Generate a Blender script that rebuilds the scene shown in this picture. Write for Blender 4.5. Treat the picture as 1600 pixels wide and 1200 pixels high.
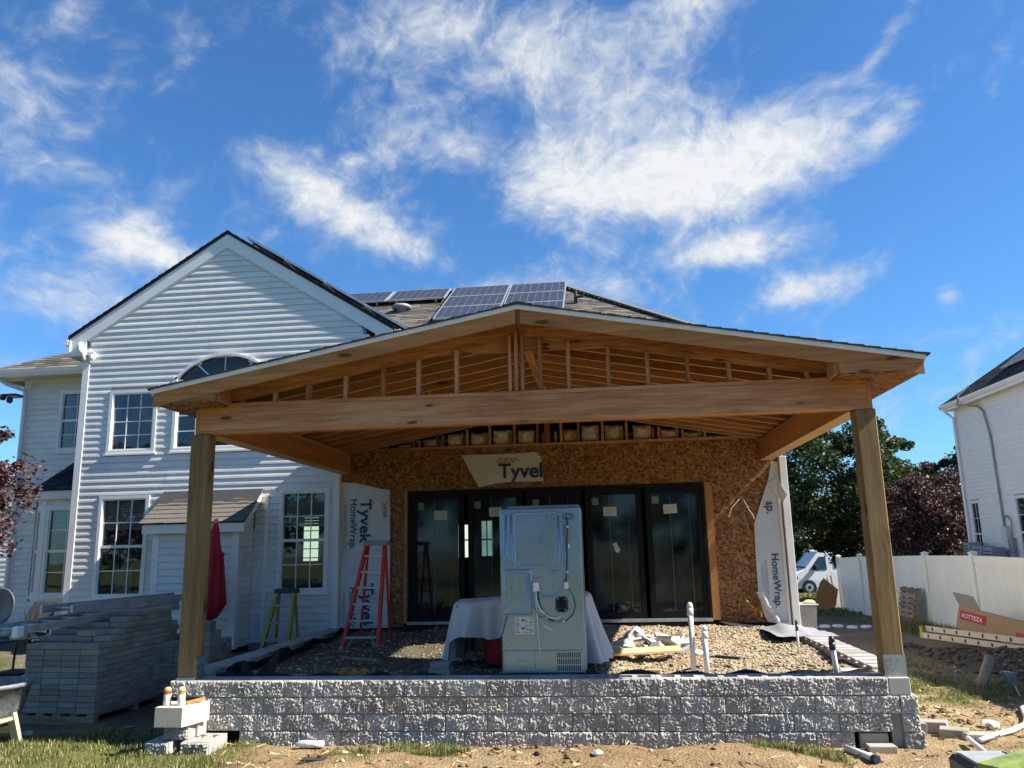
import bpy, bmesh, math, random
import numpy as np
from mathutils import Vector, Matrix, noise

for o in list(bpy.data.objects):
    bpy.data.objects.remove(o, do_unlink=True)
SC = bpy.context.scene
COL = SC.collection
RND = random.Random(7)
NP = np.random.default_rng(11)
rad = math.radians

# ------------------------------------------------------------------ camera
cam_data = bpy.data.cameras.new('camera')
cam = bpy.data.objects.new('camera', cam_data)
COL.objects.link(cam)
cam_data.sensor_fit = 'HORIZONTAL'
cam_data.sensor_width = 36.0
cam_data.lens = 28.01
cam_data.clip_start = 0.05
cam_data.clip_end = 3000.0
_rt = Vector((0.99356407, 0.11107981, -0.02217441))
_dn = Vector((-0.04397975, 0.19790041, -0.97923501))
_fw = Vector((-0.10438492, 0.97390795, 0.201512))
_m = Matrix((_rt, -_dn, -_fw)).transposed().to_4x4()
_m.translation = Vector((0, 0, 1.75))
cam.matrix_world = _m
SC.camera = cam

# ------------------------------------------------------------------ sun, exposure
SUN_EL, SUN_FRONT = 43.0, 5.0            # height of the sun; degrees it stands in front of the facade plane
_sd = Vector((math.cos(rad(SUN_EL)) * math.cos(rad(SUN_FRONT)), -math.cos(rad(SUN_EL)) * math.sin(rad(SUN_FRONT)), math.sin(rad(SUN_EL))))
sun_data = bpy.data.lights.new('sun', 'SUN')
sun_data.energy = 5.0
sun_data.angle = rad(0.53)
sun_data.color = (1.0, 0.93, 0.83)
sun = bpy.data.objects.new('sun', sun_data)
COL.objects.link(sun)
sun.rotation_euler = _sd.to_track_quat('Z', 'Y').to_euler()
sun.location = (30, -4, 28)
SC.view_settings.view_transform = 'Standard'
SC.view_settings.look = 'None'
SC.view_settings.gamma = 1.0
SC.view_settings.use_curve_mapping = False
SC.view_settings.exposure = 1.36
SC.render.engine = 'CYCLES'
SC.cycles.max_bounces = 7
SC.cycles.diffuse_bounces = 4
SC.cycles.glossy_bounces = 3
SC.cycles.transmission_bounces = 3
SC.cycles.transparent_max_bounces = 8
SC.cycles.adaptive_threshold = 0.02
SC.cycles.caustics_reflective = False
SC.cycles.caustics_refractive = False

# ------------------------------------------------------------------ node helpers
class NT:
    """tiny wrapper for writing node trees"""
    def __init__(s, tree):
        s.t = tree
        s.n = tree.nodes
        s.l = tree.links
        s.n.clear()
    def node(s, typ, **kw):
        n = s.n.new(typ)
        for k, v in kw.items():
            setattr(n, k, v)
        return n
    def put(s, sock, v):
        if v is None:
            return
        if hasattr(v, 'is_output') or isinstance(v, bpy.types.NodeSocket):
            s.l.new(v, sock)
        else:
            if isinstance(v, (tuple, list)) and len(v) == 3 and sock.type == 'RGBA':
                v = (*v, 1.0)
            sock.default_value = v
    def math(s, op, a, b=None, c=None, clamp=False):
        n = s.node('ShaderNodeMath', operation=op, use_clamp=clamp)
        s.put(n.inputs[0], a)
        if b is not None: s.put(n.inputs[1], b)
        if c is not None: s.put(n.inputs[2], c)
        return n.outputs[0]
    def vmath(s, op, a, b=None):
        n = s.node('ShaderNodeVectorMath', operation=op)
        s.put(n.inputs[0], a)
        if b is not None: s.put(n.inputs[1], b)
        return n.outputs[0]
    def mix(s, fac, a, b, blend='MIX'):
        n = s.node('ShaderNodeMix', data_type='RGBA', blend_type=blend)
        s.put(n.inputs[0], fac); s.put(n.inputs[6], a); s.put(n.inputs[7], b)
        return n.outputs[2]
    def noise(s, vec, scale=5.0, detail=4.0, rough=0.55, dist=0.0, dim='3D', out=0):
        n = s.node('ShaderNodeTexNoise', noise_dimensions=dim)
        if vec is not None: s.put(n.inputs['Vector'], vec)
        n.inputs['Scale'].default_value = scale
        n.inputs['Detail'].default_value = detail
        n.inputs['Roughness'].default_value = rough
        n.inputs['Distortion'].default_value = dist
        return n.outputs[out]
    def voro(s, vec, scale=5.0, dim='3D', feature='F1', rnd=1.0):
        n = s.node('ShaderNodeTexVoronoi', voronoi_dimensions=dim, feature=feature)
        s.put(n.inputs['Vector'], vec)
        n.inputs['Scale'].default_value = scale
        n.inputs['Randomness'].default_value = rnd
        return n
    def mapping(s, vec, loc=(0, 0, 0), rot=(0, 0, 0), scale=(1, 1, 1)):
        n = s.node('ShaderNodeMapping')
        s.put(n.inputs[0], vec)
        n.inputs[1].default_value = loc; n.inputs[2].default_value = rot; n.inputs[3].default_value = scale
        return n.outputs[0]
    def ramp(s, fac, stops, interp='LINEAR'):
        n = s.node('ShaderNodeValToRGB')
        n.color_ramp.interpolation = interp
        e = n.color_ramp.elements
        while len(e) < len(stops): e.new(0.5)
        for i, (p, c) in enumerate(stops):
            e[i].position = p
            e[i].color = (*c, 1.0) if len(c) == 3 else c
        s.put(n.inputs[0], fac)
        return n.outputs[0]
    def maprange(s, v, a, b, c=0.0, d=1.0, smooth=False):
        n = s.node('ShaderNodeMapRange', interpolation_type='SMOOTHSTEP' if smooth else 'LINEAR')
        n.clamp = True
        s.put(n.inputs[0], v)
        n.inputs[1].default_value = a; n.inputs[2].default_value = b
        n.inputs[3].default_value = c; n.inputs[4].default_value = d
        return n.outputs[0]

# ------------------------------------------------------------------ sky
def make_world():
    w = bpy.data.worlds.new('World')
    SC.world = w
    w.use_nodes = True
    t = NT(w.node_tree)
    out = t.node('ShaderNodeOutputWorld')
    bg = t.node('ShaderNodeBackground')
    bg.inputs[1].default_value = 0.06
    t.l.new(bg.outputs[0], out.inputs[0])
    sky = t.node('ShaderNodeTexSky', sky_type='NISHITA')
    sky.sun_disc = False
    sky.sun_elevation = rad(SUN_EL)
    sky.sun_rotation = rad(90.0 + SUN_FRONT)
    sky.altitude = 0.0
    sky.air_density = 1.0
    sky.dust_density = 0.3
    sky.ozone_density = 1.2
    tint = t.mix(1.0, sky.outputs[0], SKY_TINT, 'MULTIPLY')
    # clouds: drifting wisps laid out over azimuth and elevation
    tc = t.node('ShaderNodeTexCoord')
    sep = t.node('ShaderNodeSeparateXYZ')
    t.l.new(tc.outputs['Generated'], sep.inputs[0])
    az = t.math('MULTIPLY', t.math('ARCTAN2', sep.outputs[0], sep.outputs[1]), 57.29578)
    el = t.math('MULTIPLY', t.math('ARCSINE', sep.outputs[2]), 57.29578)
    comb = t.node('ShaderNodeCombineXYZ')
    t.l.new(az, comb.inputs[0]); t.l.new(el, comb.inputs[1])
    ae = comb.outputs[0]
    acc = None
    for (a0, e0, ra, re, rot, amp) in CLOUD_BANKS:
        m = t.mapping(ae, loc=(-a0, -e0, 0))
        m = t.mapping(m, rot=(0, 0, rad(-rot)))
        m = t.mapping(m, scale=(1.0 / ra, 1.0 / re, 1.0))
        ln = t.node('ShaderNodeVectorMath', operation='DOT_PRODUCT')
        t.l.new(m, ln.inputs[0]); t.l.new(m, ln.inputs[1])
        g = t.math('MULTIPLY', t.math('EXPONENT', t.math('MULTIPLY', ln.outputs['Value'], -1.0)), amp)
        acc = g if acc is None else t.math('ADD', acc, g)
    acc = t.math('MULTIPLY', acc, 1.22)
    wob = t.noise(ae, scale=0.11, detail=3, rough=0.5, out=1)
    aw = t.vmath('ADD', ae, t.vmath('MULTIPLY', t.vmath('SUBTRACT', wob, (0.5, 0.5, 0.5)), (7.0, 4.0, 0.0)))
    n1 = t.noise(t.mapping(t.mapping(aw, rot=(0, 0, rad(14))), scale=(0.10, 0.17, 1), loc=(1, 5, 0)), scale=1.0, detail=6, rough=0.54, dist=0.3)
    n2 = t.noise(t.mapping(t.mapping(aw, rot=(0, 0, rad(-35))), scale=(0.30, 0.50, 1), loc=(3, 9, 4)), scale=1.0, detail=4, rough=0.50, dist=0.3)
    n3 = t.noise(t.mapping(aw, scale=(0.85, 1.1, 1), loc=(13, 2, 7)), scale=1.0, detail=5, rough=0.6, dist=0.3)
    nn = t.math('ADD', t.math('ADD', t.math('MULTIPLY', n1, 0.50), t.math('MULTIPLY', n2, 0.32)), t.math('MULTIPLY', n3, 0.18))
    dens = t.math('ADD', t.math('MULTIPLY', t.math('SUBTRACT', nn, 0.5), 3.6), acc)
    mask = t.maprange(dens, -0.10, 1.25, smooth=True)
    lit = t.maprange(t.math('ADD', t.math('MULTIPLY', dens, 0.55), t.math('MULTIPLY', n3, 0.9)), 0.40, 1.25)
    ccol = t.mix(lit, CLOUD_LO, CLOUD_HI)
    col = t.mix(t.math('MULTIPLY', mask, 0.90), tint, ccol)
    t.l.new(col, bg.inputs[0])

SKY_TINT = (0.44, 0.82, 1.20)
CLOUD_LO = (3.0, 3.7, 4.5)
CLOUD_HI = (6.3, 6.3, 6.2)
# azimuth, elevation, half width, half height, tilt, strength
CLOUD_BANKS = [
    (10.0, 26.0, 8.0, 3.4, 3, 1.0), (16.0, 26.5, 4.5, 2.4, 22, 0.55), (2.0, 24.5, 8.0, 2.2, 0, 0.75),
    (-3.0, 27.0, 5.0, 2.4, 0, 0.45), (5.0, 31.0, 4.5, 3.0, 45, 0.45), (21.5, 26.3, 3.5, 0.9, 28, 0.45),
    (-19.5, 24.2, 7.0, 2.0, -22, 0.75), (-13.5, 21.3, 3.8, 1.1, -25, 0.48), (-15.0, 28.2, 5.0, 1.7, 12, 0.55),
    (-8.5, 35.0, 9.0, 3.6, -8, 0.60), (-1.0, 32.5, 4.0, 3.0, 10, 0.50), (7.0, 35.5, 4.0, 2.2, 12, 0.60),
    (-33.3, 20.2, 3.2, 1.6, 4, 1.05), (-29.6, 19.4, 2.6, 0.9, -10, 0.65), (-41.0, 26.5, 4.0, 3.2, -20, 0.55),
    (-37.5, 33.5, 2.8, 1.9, 10, 0.50), (10.0, 20.1, 4.8, 1.2, 3, 0.85), (15.0, 16.8, 4.8, 1.2, 10, 0.70),
    (23.7, 15.2, 0.9, 1.0, 60, 0.75), (-36.5, 15.6, 4.0, 1.5, 5, 0.50), (-30.0, 33.0, 1.4, 1.6, 70, 0.40),
    (-8.0, 18.2, 5.0, 0.8, 8, 0.45), (22.0, 31.0, 2.0, 0.6, 40, 0.45), (2.5, 17.8, 3.0, 1.0, -15, 0.40), (5.5, 15.2, 2.0, 0.7, 0, 0.4),
    (-40.0, 18.5, 2.5, 1.2, 0, 0.4), (-24.5, 27.0, 4.0, 0.7, -20, 0.2),
    (27.0, 21.0, 7.0, 5.0, 0, -0.45), (-25.0, 31.0, 4.5, 3.0, 0, -0.35), (-25.5, 17.5, 4.0, 2.5, 0, -0.45), (18.0, 33.5, 5.0, 2.6, 0, -0.30),
]
make_world()

# ------------------------------------------------------------------ mesh helpers
WL = {}                                   # world location of every object's origin
class MB:
    """collects vertices and faces of one mesh"""
    def __init__(s, T=None):
        s.v = []; s.f = []; s.T = T
    def add(s, verts, faces):
        b = len(s.v)
        if s.T:
            verts = [s.T(*p) for p in verts]
        s.v.extend(verts)
        s.f.extend([tuple(i + b for i in f) for f in faces])
        return s
    def box(s, x0, x1, y0, y1, z0, z1):
        return s.add([(x0, y0, z0), (x1, y0, z0), (x1, y1, z0), (x0, y1, z0), (x0, y0, z1), (x1, y0, z1), (x1, y1, z1), (x0, y1, z1)],
                     [(0, 3, 2, 1), (4, 5, 6, 7), (0, 1, 5, 4), (1, 2, 6, 5), (2, 3, 7, 6), (3, 0, 4, 7)])
    def cbox(s, x0, x1, y0, y1, z0, z1, c=0.006):
        X, Y, Z = (x0, x1), (y0, y1), (z0, z1)
        vs = []; idx = {}
        for i in (0, 1):
            for j in (0, 1):
                for k in (0, 1):
                    sx, sy, sz = (c if i == 0 else -c), (c if j == 0 else -c), (c if k == 0 else -c)
                    idx[i, j, k, 0] = len(vs); vs.append((X[i], Y[j] + sy, Z[k] + sz))
                    idx[i, j, k, 1] = len(vs); vs.append((X[i] + sx, Y[j], Z[k] + sz))
                    idx[i, j, k, 2] = len(vs); vs.append((X[i] + sx, Y[j] + sy, Z[k]))
        f = []
        for i in (0, 1):
            f.append([idx[i, 0, 0, 0], idx[i, 1, 0, 0], idx[i, 1, 1, 0], idx[i, 0, 1, 0]])
            f.append([idx[0, i, 0, 1], idx[1, i, 0, 1], idx[1, i, 1, 1], idx[0, i, 1, 1]])
            f.append([idx[0, 0, i, 2], idx[1, 0, i, 2], idx[1, 1, i, 2], idx[0, 1, i, 2]])
            for j in (0, 1):
                f.append([idx[i, j, 0, 0], idx[i, j, 0, 1], idx[i, j, 1, 1], idx[i, j, 1, 0]])
                f.append([idx[i, 0, j, 0], idx[i, 0, j, 2], idx[i, 1, j, 2], idx[i, 1, j, 0]])
                f.append([idx[0, i, j, 1], idx[0, i, j, 2], idx[1, i, j, 2], idx[1, i, j, 1]])
                for k in (0, 1):
                    f.append([idx[i, j, k, 0], idx[i, j, k, 1], idx[i, j, k, 2]])
        return s.add(vs, [tuple(q) for q in f])
    def prism(s, poly, axis, a0, a1):
        n = len(poly)
        if axis == 'y': P = [(p[0], a0, p[1]) for p in poly] + [(p[0], a1, p[1]) for p in poly]
        elif axis == 'x': P = [(a0, p[0], p[1]) for p in poly] + [(a1, p[0], p[1]) for p in poly]
        else: P = [(p[0], p[1], a0) for p in poly] + [(p[0], p[1], a1) for p in poly]
        F = [tuple(range(n)), tuple(range(2 * n - 1, n - 1, -1))]
        F += [(i, i + n, (i + 1) % n + n, (i + 1) % n) for i in range(n)]
        return s.add(P, F)
    def hexa(s, a, b):
        """solid between two quads"""
        return s.add(list(a) + list(b), [(0, 3, 2, 1), (4, 5, 6, 7), (0, 1, 5, 4), (1, 2, 6, 5), (2, 3, 7, 6), (3, 0, 4, 7)])
    def bar(s, p, q, w, h, up=(0, 0, 1)):
        """rectangular bar from p to q"""
        p, q, up = Vector(p), Vector(q), Vector(up)
        d = (q - p).normalized()
        sd = d.cross(up)
        if sd.length < 1e-5: sd = d.cross(Vector((0, 1, 0)))
        sd.normalize(); u = sd.cross(d)
        a = [tuple(p + sd * (w / 2 * i) + u * (h / 2 * j)) for i, j in ((-1, -1), (1, -1), (1, 1), (-1, 1))]
        b = [tuple(q + sd * (w / 2 * i) + u * (h / 2 * j)) for i, j in ((-1, -1), (1, -1), (1, 1), (-1, 1))]
        return s.hexa(a, b)
    def tube(s, pts, r, n=8, cap=True):
        pts = [Vector(p) for p in pts]
        rs = r if isinstance(r, (list, tuple)) else [r] * len(pts)
        V = []; F = []; prev = None
        for i, p in enumerate(pts):
            d = (pts[min(i + 1, len(pts) - 1)] - pts[max(i - 1, 0)]).normalized()
            if prev is None:
                a = d.orthogonal().normalized()
            else:
                a = (prev - d * prev.dot(d)).normalized()
            prev = a; b = d.cross(a)
            for k in range(n):
                t = 2 * math.pi * k / n
                V.append(tuple(p + (a * math.cos(t) + b * math.sin(t)) * rs[i]))
        for i in range(len(pts) - 1):
            for k in range(n):
                F.append((i * n + k, i * n + (k + 1) % n, (i + 1) * n + (k + 1) % n, (i + 1) * n + k))
        if cap:
            F.append(tuple(range(n - 1, -1, -1))); F.append(tuple(range((len(pts) - 1) * n, len(pts) * n)))
        return s.add(V, F)
    def lathe(s, prof, c=(0, 0, 0), n=16):
        V = []; F = []
        for r, z in prof:
            for k in range(n):
                t = 2 * math.pi * k / n
                V.append((c[0] + r * math.cos(t), c[1] + r * math.sin(t), c[2] + z))
        for i in range(len(prof) - 1):
            for k in range(n):
                F.append((i * n + k, i * n + (k + 1) % n, (i + 1) * n + (k + 1) % n, (i + 1) * n + k))
        F.append(tuple(range(n - 1, -1, -1))); F.append(tuple(range((len(prof) - 1) * n, len(prof) * n)))
        return s.add(V, F)

def tag(o, label=None, cat=None, group=None, kind=None):
    if label: o['label'] = label
    if cat: o['category'] = cat
    if group: o['group'] = group
    if kind: o['kind'] = kind
    return o

def wl(o):
    return WL.get(o.name, Vector((0, 0, 0))) if o else Vector((0, 0, 0))

def link(o, parent, loc):
    COL.objects.link(o)
    loc = Vector(loc)
    if parent:
        o.parent = parent
        o.location = loc - wl(parent)
    else:
        o.location = loc
    WL[o.name] = loc
    return o

def empty(name, loc, label, cat, group=None):
    o = bpy.data.objects.new(name, None)
    o.empty_display_size = 0.2
    link(o, None, loc)
    return tag(o, label, cat, group)

def mesh_from(mb, name, mat, origin=None, smooth=False):
    V = np.array(mb.v, dtype=float)
    if origin is None:
        origin = np.array([(V[:, 0].min() + V[:, 0].max()) / 2, (V[:, 1].min() + V[:, 1].max()) / 2, V[:, 2].min()])
    me = bpy.data.meshes.new(name)
    me.from_pydata((V - origin).tolist(), [], mb.f)
    if mat: me.materials.append(mat)
    if smooth:
        me.polygons.foreach_set('use_smooth', [True] * len(me.polygons))
    return me, Vector(origin)

def build(mb, name, mat, parent=None, smooth=False, origin=None, **tg):
    if not mb.v: return None
    me, org = mesh_from(mb, name, mat, None if origin is None else np.array(origin, dtype=float), smooth)
    o = bpy.data.objects.new(name, me)
    link(o, parent, org)
    if tg: tag(o, **tg)
    return o

def inst(name, me, loc, parent=None, rot=(0, 0, 0), scale=(1, 1, 1), **tg):
    o = bpy.data.objects.new(name, me)
    link(o, parent, loc)
    o.rotation_euler = rot
    o.scale = scale
    if tg: tag(o, **tg)
    return o

def fix_normals(o):
    bm = bmesh.new(); bm.from_mesh(o.data)
    bmesh.ops.recalc_face_normals(bm, faces=bm.faces)
    bm.to_mesh(o.data); bm.free()

def np_mesh(name, V, F, mat, smooth=False):
    """mesh from numpy arrays, F of shape (n,k)"""
    me = bpy.data.meshes.new(name)
    k = F.shape[1]
    me.vertices.add(len(V)); me.vertices.foreach_set('co', V.astype(np.float32).ravel())
    me.loops.add(F.size); me.loops.foreach_set('vertex_index', F.astype(np.int32).ravel())
    me.polygons.add(len(F)); me.polygons.foreach_set('loop_start', np.arange(0, F.size, k, dtype=np.int32))
    me.update(calc_edges=True)
    if smooth: me.polygons.foreach_set('use_smooth', [True] * len(F))
    if mat: me.materials.append(mat)
    return me

def vnoise(x, y, seed=0):
    xi = np.floor(x).astype(np.int64); yi = np.floor(y).astype(np.int64)
    xf = x - xi; yf = y - yi
    def h(a, b):
        n = (a * 374761393 + b * 668265263 + seed * 1442695041) & 0x7fffffff
        n = ((n ^ (n >> 13)) * 1274126177) & 0x7fffffff
        return ((n ^ (n >> 16)) & 0xffff) / 65535.0
    u = xf * xf * (3 - 2 * xf); v = yf * yf * (3 - 2 * yf)
    return (h(xi, yi) * (1 - u) + h(xi + 1, yi) * u) * (1 - v) + (h(xi, yi + 1) * (1 - u) + h(xi + 1, yi + 1) * u) * v
def fbm(x, y, seed=0, oct=4):
    s = 0; a = 0.5; t = 0
    for i in range(oct):
        s = s + a * vnoise(x * 2 ** i, y * 2 ** i, seed + i * 17); t += a; a *= 0.5
    return s / t
def sstep(a, b, x):
    t = np.clip((x - a) / (b - a), 0, 1)
    return t * t * (3 - 2 * t)
# ------------------------------------------------------------------ materials
MATS = {}
def newmat(name):
    m = bpy.data.materials.new(name)
    m.use_nodes = True
    t = NT(m.node_tree)
    out = t.node('ShaderNodeOutputMaterial')
    b = t.node('ShaderNodeBsdfPrincipled')
    t.l.new(b.outputs[0], out.inputs[0])
    MATS[name] = m
    return m, t, b, out

def objvec(t, rnd=True):
    tc = t.node('ShaderNodeTexCoord')
    v = tc.outputs['Object']
    if rnd:
        oi = t.node('ShaderNodeObjectInfo')
        c = t.node('ShaderNodeCombineXYZ')
        t.l.new(t.math('MULTIPLY', oi.outputs['Random'], 31.7), c.inputs[0])
        t.l.new(t.math('MULTIPLY', oi.outputs['Random'], 57.3), c.inputs[1])
        t.l.new(t.math('MULTIPLY', oi.outputs['Random'], 83.1), c.inputs[2])
        v = t.vmath('ADD', v, c.outputs[0])
    return v

def orand(t):
    return t.node('ShaderNodeObjectInfo').outputs['Random']

def bump(t, b, h, strength=0.3, dist=0.01):
    n = t.node('ShaderNodeBump')
    n.inputs['Strength'].default_value = strength
    n.inputs['Distance'].default_value = dist
    t.put(n.inputs['Height'], h)
    t.l.new(n.outputs[0], b.inputs['Normal'])

def plain(name, col, rough=0.5, metal=0.0, var=0.12, vscale=6.0, bmp=0.0, bscale=60.0, spec=0.5, per_object=0.0):
    m, t, b, o = newmat(name)
    v = objvec(t)
    n = t.noise(v, scale=vscale, detail=6, rough=0.6)
    f = t.maprange(n, 0.3, 0.7, 1 - var, 1 + var * 0.6)
    if per_object:
        f = t.math('MULTIPLY', f, t.maprange(orand(t), 0, 1, 1 - per_object, 1 + per_object))
    c = t.node('ShaderNodeMix', data_type='RGBA', blend_type='MULTIPLY')
    c.inputs[0].default_value = 1.0
    c.inputs[6].default_value = (*col, 1)
    cc = t.node('ShaderNodeCombineColor')
    for i in range(3): t.l.new(f, cc.inputs[i])
    t.l.new(cc.outputs[0], c.inputs[7])
    t.l.new(c.outputs[2], b.inputs['Base Color'])
    t.put(b.inputs['Roughness'], t.maprange(n, 0.3, 0.7, max(0.02, rough - 0.08), min(1, rough + 0.08)))
    b.inputs['Metallic'].default_value = metal
    b.inputs['Specular IOR Level'].default_value = spec
    if bmp:
        bump(t, b, t.noise(v, scale=bscale, detail=5), bmp, 0.004)
    return m

def wood(name, axis, dark, light, knots=0.5, gs=1.0, rough=0.75, pale=None):
    m, t, b, o = newmat(name)
    v = objvec(t)
    sc = {'x': (0.55, 13, 13), 'y': (13, 0.55, 13), 'z': (13, 13, 0.55)}[axis]
    sc2 = {'x': (3, 150, 150), 'y': (150, 3, 150), 'z': (150, 150, 3)}[axis]
    sk = {'x': (1.9, 6.5, 6.5), 'y': (6.5, 1.9, 6.5), 'z': (6.5, 6.5, 1.9)}[axis]
    warp = t.noise(v, scale=1.3, detail=2, out=1)
    vw = t.vmath('ADD', v, t.vmath('MULTIPLY', t.vmath('SUBTRACT', warp, (0.5, 0.5, 0.5)), (0.09, 0.09, 0.09)))
    g1 = t.noise(t.mapping(vw, scale=tuple(q * gs for q in sc)), scale=1.0, detail=5, rough=0.6, dist=1.6)
    g2 = t.noise(t.mapping(v, scale=sc2), scale=1.0, detail=3, rough=0.6)
    big = t.noise(v, scale=0.9, detail=3)
    f = t.math('ADD', t.math('MULTIPLY', g1, 0.66), t.math('MULTIPLY', g2, 0.34))
    f = t.math('ADD', f, t.maprange(orand(t), 0, 1, -0.10, 0.10))
    f = t.math('ADD', f, t.math('MULTIPLY', t.math('SUBTRACT', big, 0.5), 0.35))
    c = t.ramp(f, [(0.34, dark), (0.56, light), (0.72, pale or light)])
    vo = t.voro(t.mapping(vw, scale=sk), scale=1.0)
    sepc = t.node('ShaderNodeSeparateColor'); t.l.new(vo.outputs['Color'], sepc.inputs[0])
    pick = t.math('GREATER_THAN', sepc.outputs[0], 1.0 - knots)
    kd = t.math('MULTIPLY', t.maprange(vo.outputs['Distance'], 0.12, 0.16, 1, 0, smooth=True), pick)
    ring = t.math('MULTIPLY', t.maprange(vo.outputs['Distance'], 0.15, 0.42, 0.18, 0, smooth=True), pick)
    kd = t.math('MAXIMUM', t.math('MULTIPLY', kd, 0.85), ring)
    c = t.mix(kd, c, tuple(q * 0.25 for q in dark))
    t.l.new(c, b.inputs['Base Color'])
    b.inputs['Roughness'].default_value = rough
    b.inputs['Specular IOR Level'].default_value = 0.25
    bump(t, b, f, 0.25, 0.004)
    return m

def osb(name, plane, gain=1.0, angle=0.0):
    m, t, b, o = newmat(name)
    v = objvec(t)
    sp = t.node('ShaderNodeSeparateXYZ'); t.l.new(v, sp.inputs[0])
    cb = t.node('ShaderNodeCombineXYZ')
    a, c_ = {'xz': (0, 2), 'xy': (0, 1), 'yz': (1, 2)}[plane]
    t.l.new(sp.outputs[a], cb.inputs[0]); t.l.new(sp.outputs[c_], cb.inputs[1])
    p = cb.outputs[0]
    wob = t.noise(p, scale=9, detail=2, out=1)
    p = t.vmath('ADD', p, t.vmath('MULTIPLY', t.vmath('SUBTRACT', wob, (0.5, 0.5, 0.5)), (0.05, 0.05, 0.0)))
    best = tone = None
    for k, an in enumerate((8, 52, 97, 148, 30)):
        vv = t.mapping(t.mapping(p, rot=(0, 0, rad(an + angle))), loc=(k * 3.3, k * 1.7, 0), scale=(17.0, 56.0 if k % 2 else 44.0, 1))
        vo = t.voro(vv, scale=1.0, dim='2D')
        sc = t.node('ShaderNodeSeparateColor'); t.l.new(vo.outputs['Color'], sc.inputs[0])
        pr = t.math('SUBTRACT', sc.outputs[0], t.math('MULTIPLY', vo.outputs['Distance'], 0.45))
        if best is None:
            best, tone = pr, sc.outputs[1]
        else:
            gt = t.math('GREATER_THAN', pr, best)
            mx = t.node('ShaderNodeMix', data_type='FLOAT')
            t.l.new(gt, mx.inputs[0]); t.l.new(tone, mx.inputs[2]); t.l.new(sc.outputs[1], mx.inputs[3])
            tone = mx.outputs[0]
            best = t.math('MAXIMUM', best, pr)
    fine = t.noise(t.mapping(p, scale=(40, 160, 1)), scale=1, detail=3)
    tt = t.math('ADD', t.math('MULTIPLY', tone, 0.8), t.math('MULTIPLY', fine, 0.2))
    c = t.ramp(tt, [(0.05, (0.085 * gain, 0.032 * gain, 0.011 * gain)), (0.35, (0.235 * gain, 0.10 * gain, 0.036 * gain)),
                    (0.7, (0.34 * gain, 0.16 * gain, 0.062 * gain)), (0.98, (0.46 * gain, 0.265 * gain, 0.125 * gain))])
    gap = t.maprange(best, 0.45, 0.62, 0.45, 1.0)
    cg = t.node('ShaderNodeCombineColor')
    for i in range(3): t.l.new(gap, cg.inputs[i])
    c = t.mix(1.0, c, cg.outputs[0], 'MULTIPLY')
    t.l.new(c, b.inputs['Base Color'])
    b.inputs['Roughness'].default_value = 0.7
    b.inputs['Specular IOR Level'].default_value = 0.25
    bump(t, b, t.math('ADD', best, t.math('MULTIPLY', tone, 0.3)), 0.6, 0.006)
    return m

def concrete(name, col, var=0.25, stain=None, bs=1.0, rough=0.9, per_object=0.08):
    m, t, b, o = newmat(name)
    v = objvec(t)
    n1 = t.noise(v, scale=9, detail=8, rough=0.65)
    n2 = t.noise(v, scale=70, detail=6, rough=0.7)
    vo = t.voro(v, scale=120)
    f = t.math('ADD', t.math('MULTIPLY', n1, 0.55), t.math('MULTIPLY', n2, 0.45))
    f = t.math('ADD', f, t.maprange(orand(t), 0, 1, -per_object, per_object))
    c = t.ramp(f, [(0.25, tuple(q * (1 - var) for q in col)), (0.5, col), (0.8, tuple(min(1, q * (1 + var)) for q in col))])
    if stain:
        tcg = t.node('ShaderNodeTexCoord')
        ws = t.noise(v, scale=1.6, detail=4)
        c = t.mix(t.maprange(ws, 0.58, 0.75, 0, 0.6), c, stain)
    t.l.new(c, b.inputs['Base Color'])
    b.inputs['Roughness'].default_value = rough
    b.inputs['Specular IOR Level'].default_value = 0.2
    h = t.math('ADD', t.math('MULTIPLY', n2, 0.7), t.math('MULTIPLY', vo.outputs['Distance'], 0.3))
    bump(t, b, h, 0.7 * bs, 0.006)
    return m

def island(name, stops, rough=0.8, var=0.15, trans=0.0, bmp=0.0, spec=0.3):
    """colour picked at random for every loose piece of a mesh"""
    m, t, b, o = newmat(name)
    g = t.node('ShaderNodeNewGeometry')
    c = t.ramp(g.outputs['Random Per Island'], stops)
    if var:
        v = objvec(t, False)
        n = t.noise(v, scale=25, detail=3)
        c = t.mix(t.maprange(n, 0.3, 0.7, 0, var), c, (0.02, 0.02, 0.02))
        if bmp: bump(t, b, t.noise(v, scale=90, detail=4), bmp, 0.004)
    t.l.new(c, b.inputs['Base Color'])
    b.inputs['Roughness'].default_value = rough
    b.inputs['Specular IOR Level'].default_value = spec
    if trans:
        tr = t.node('ShaderNodeBsdfTranslucent'); t.l.new(c, tr.inputs[0])
        mx = t.node('ShaderNodeMixShader'); mx.inputs[0].default_value = trans
        t.l.new(b.outputs[0], mx.inputs[1]); t.l.new(tr.outputs[0], mx.inputs[2])
        t.l.new(mx.outputs[0], o.inputs[0])
    return m

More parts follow.
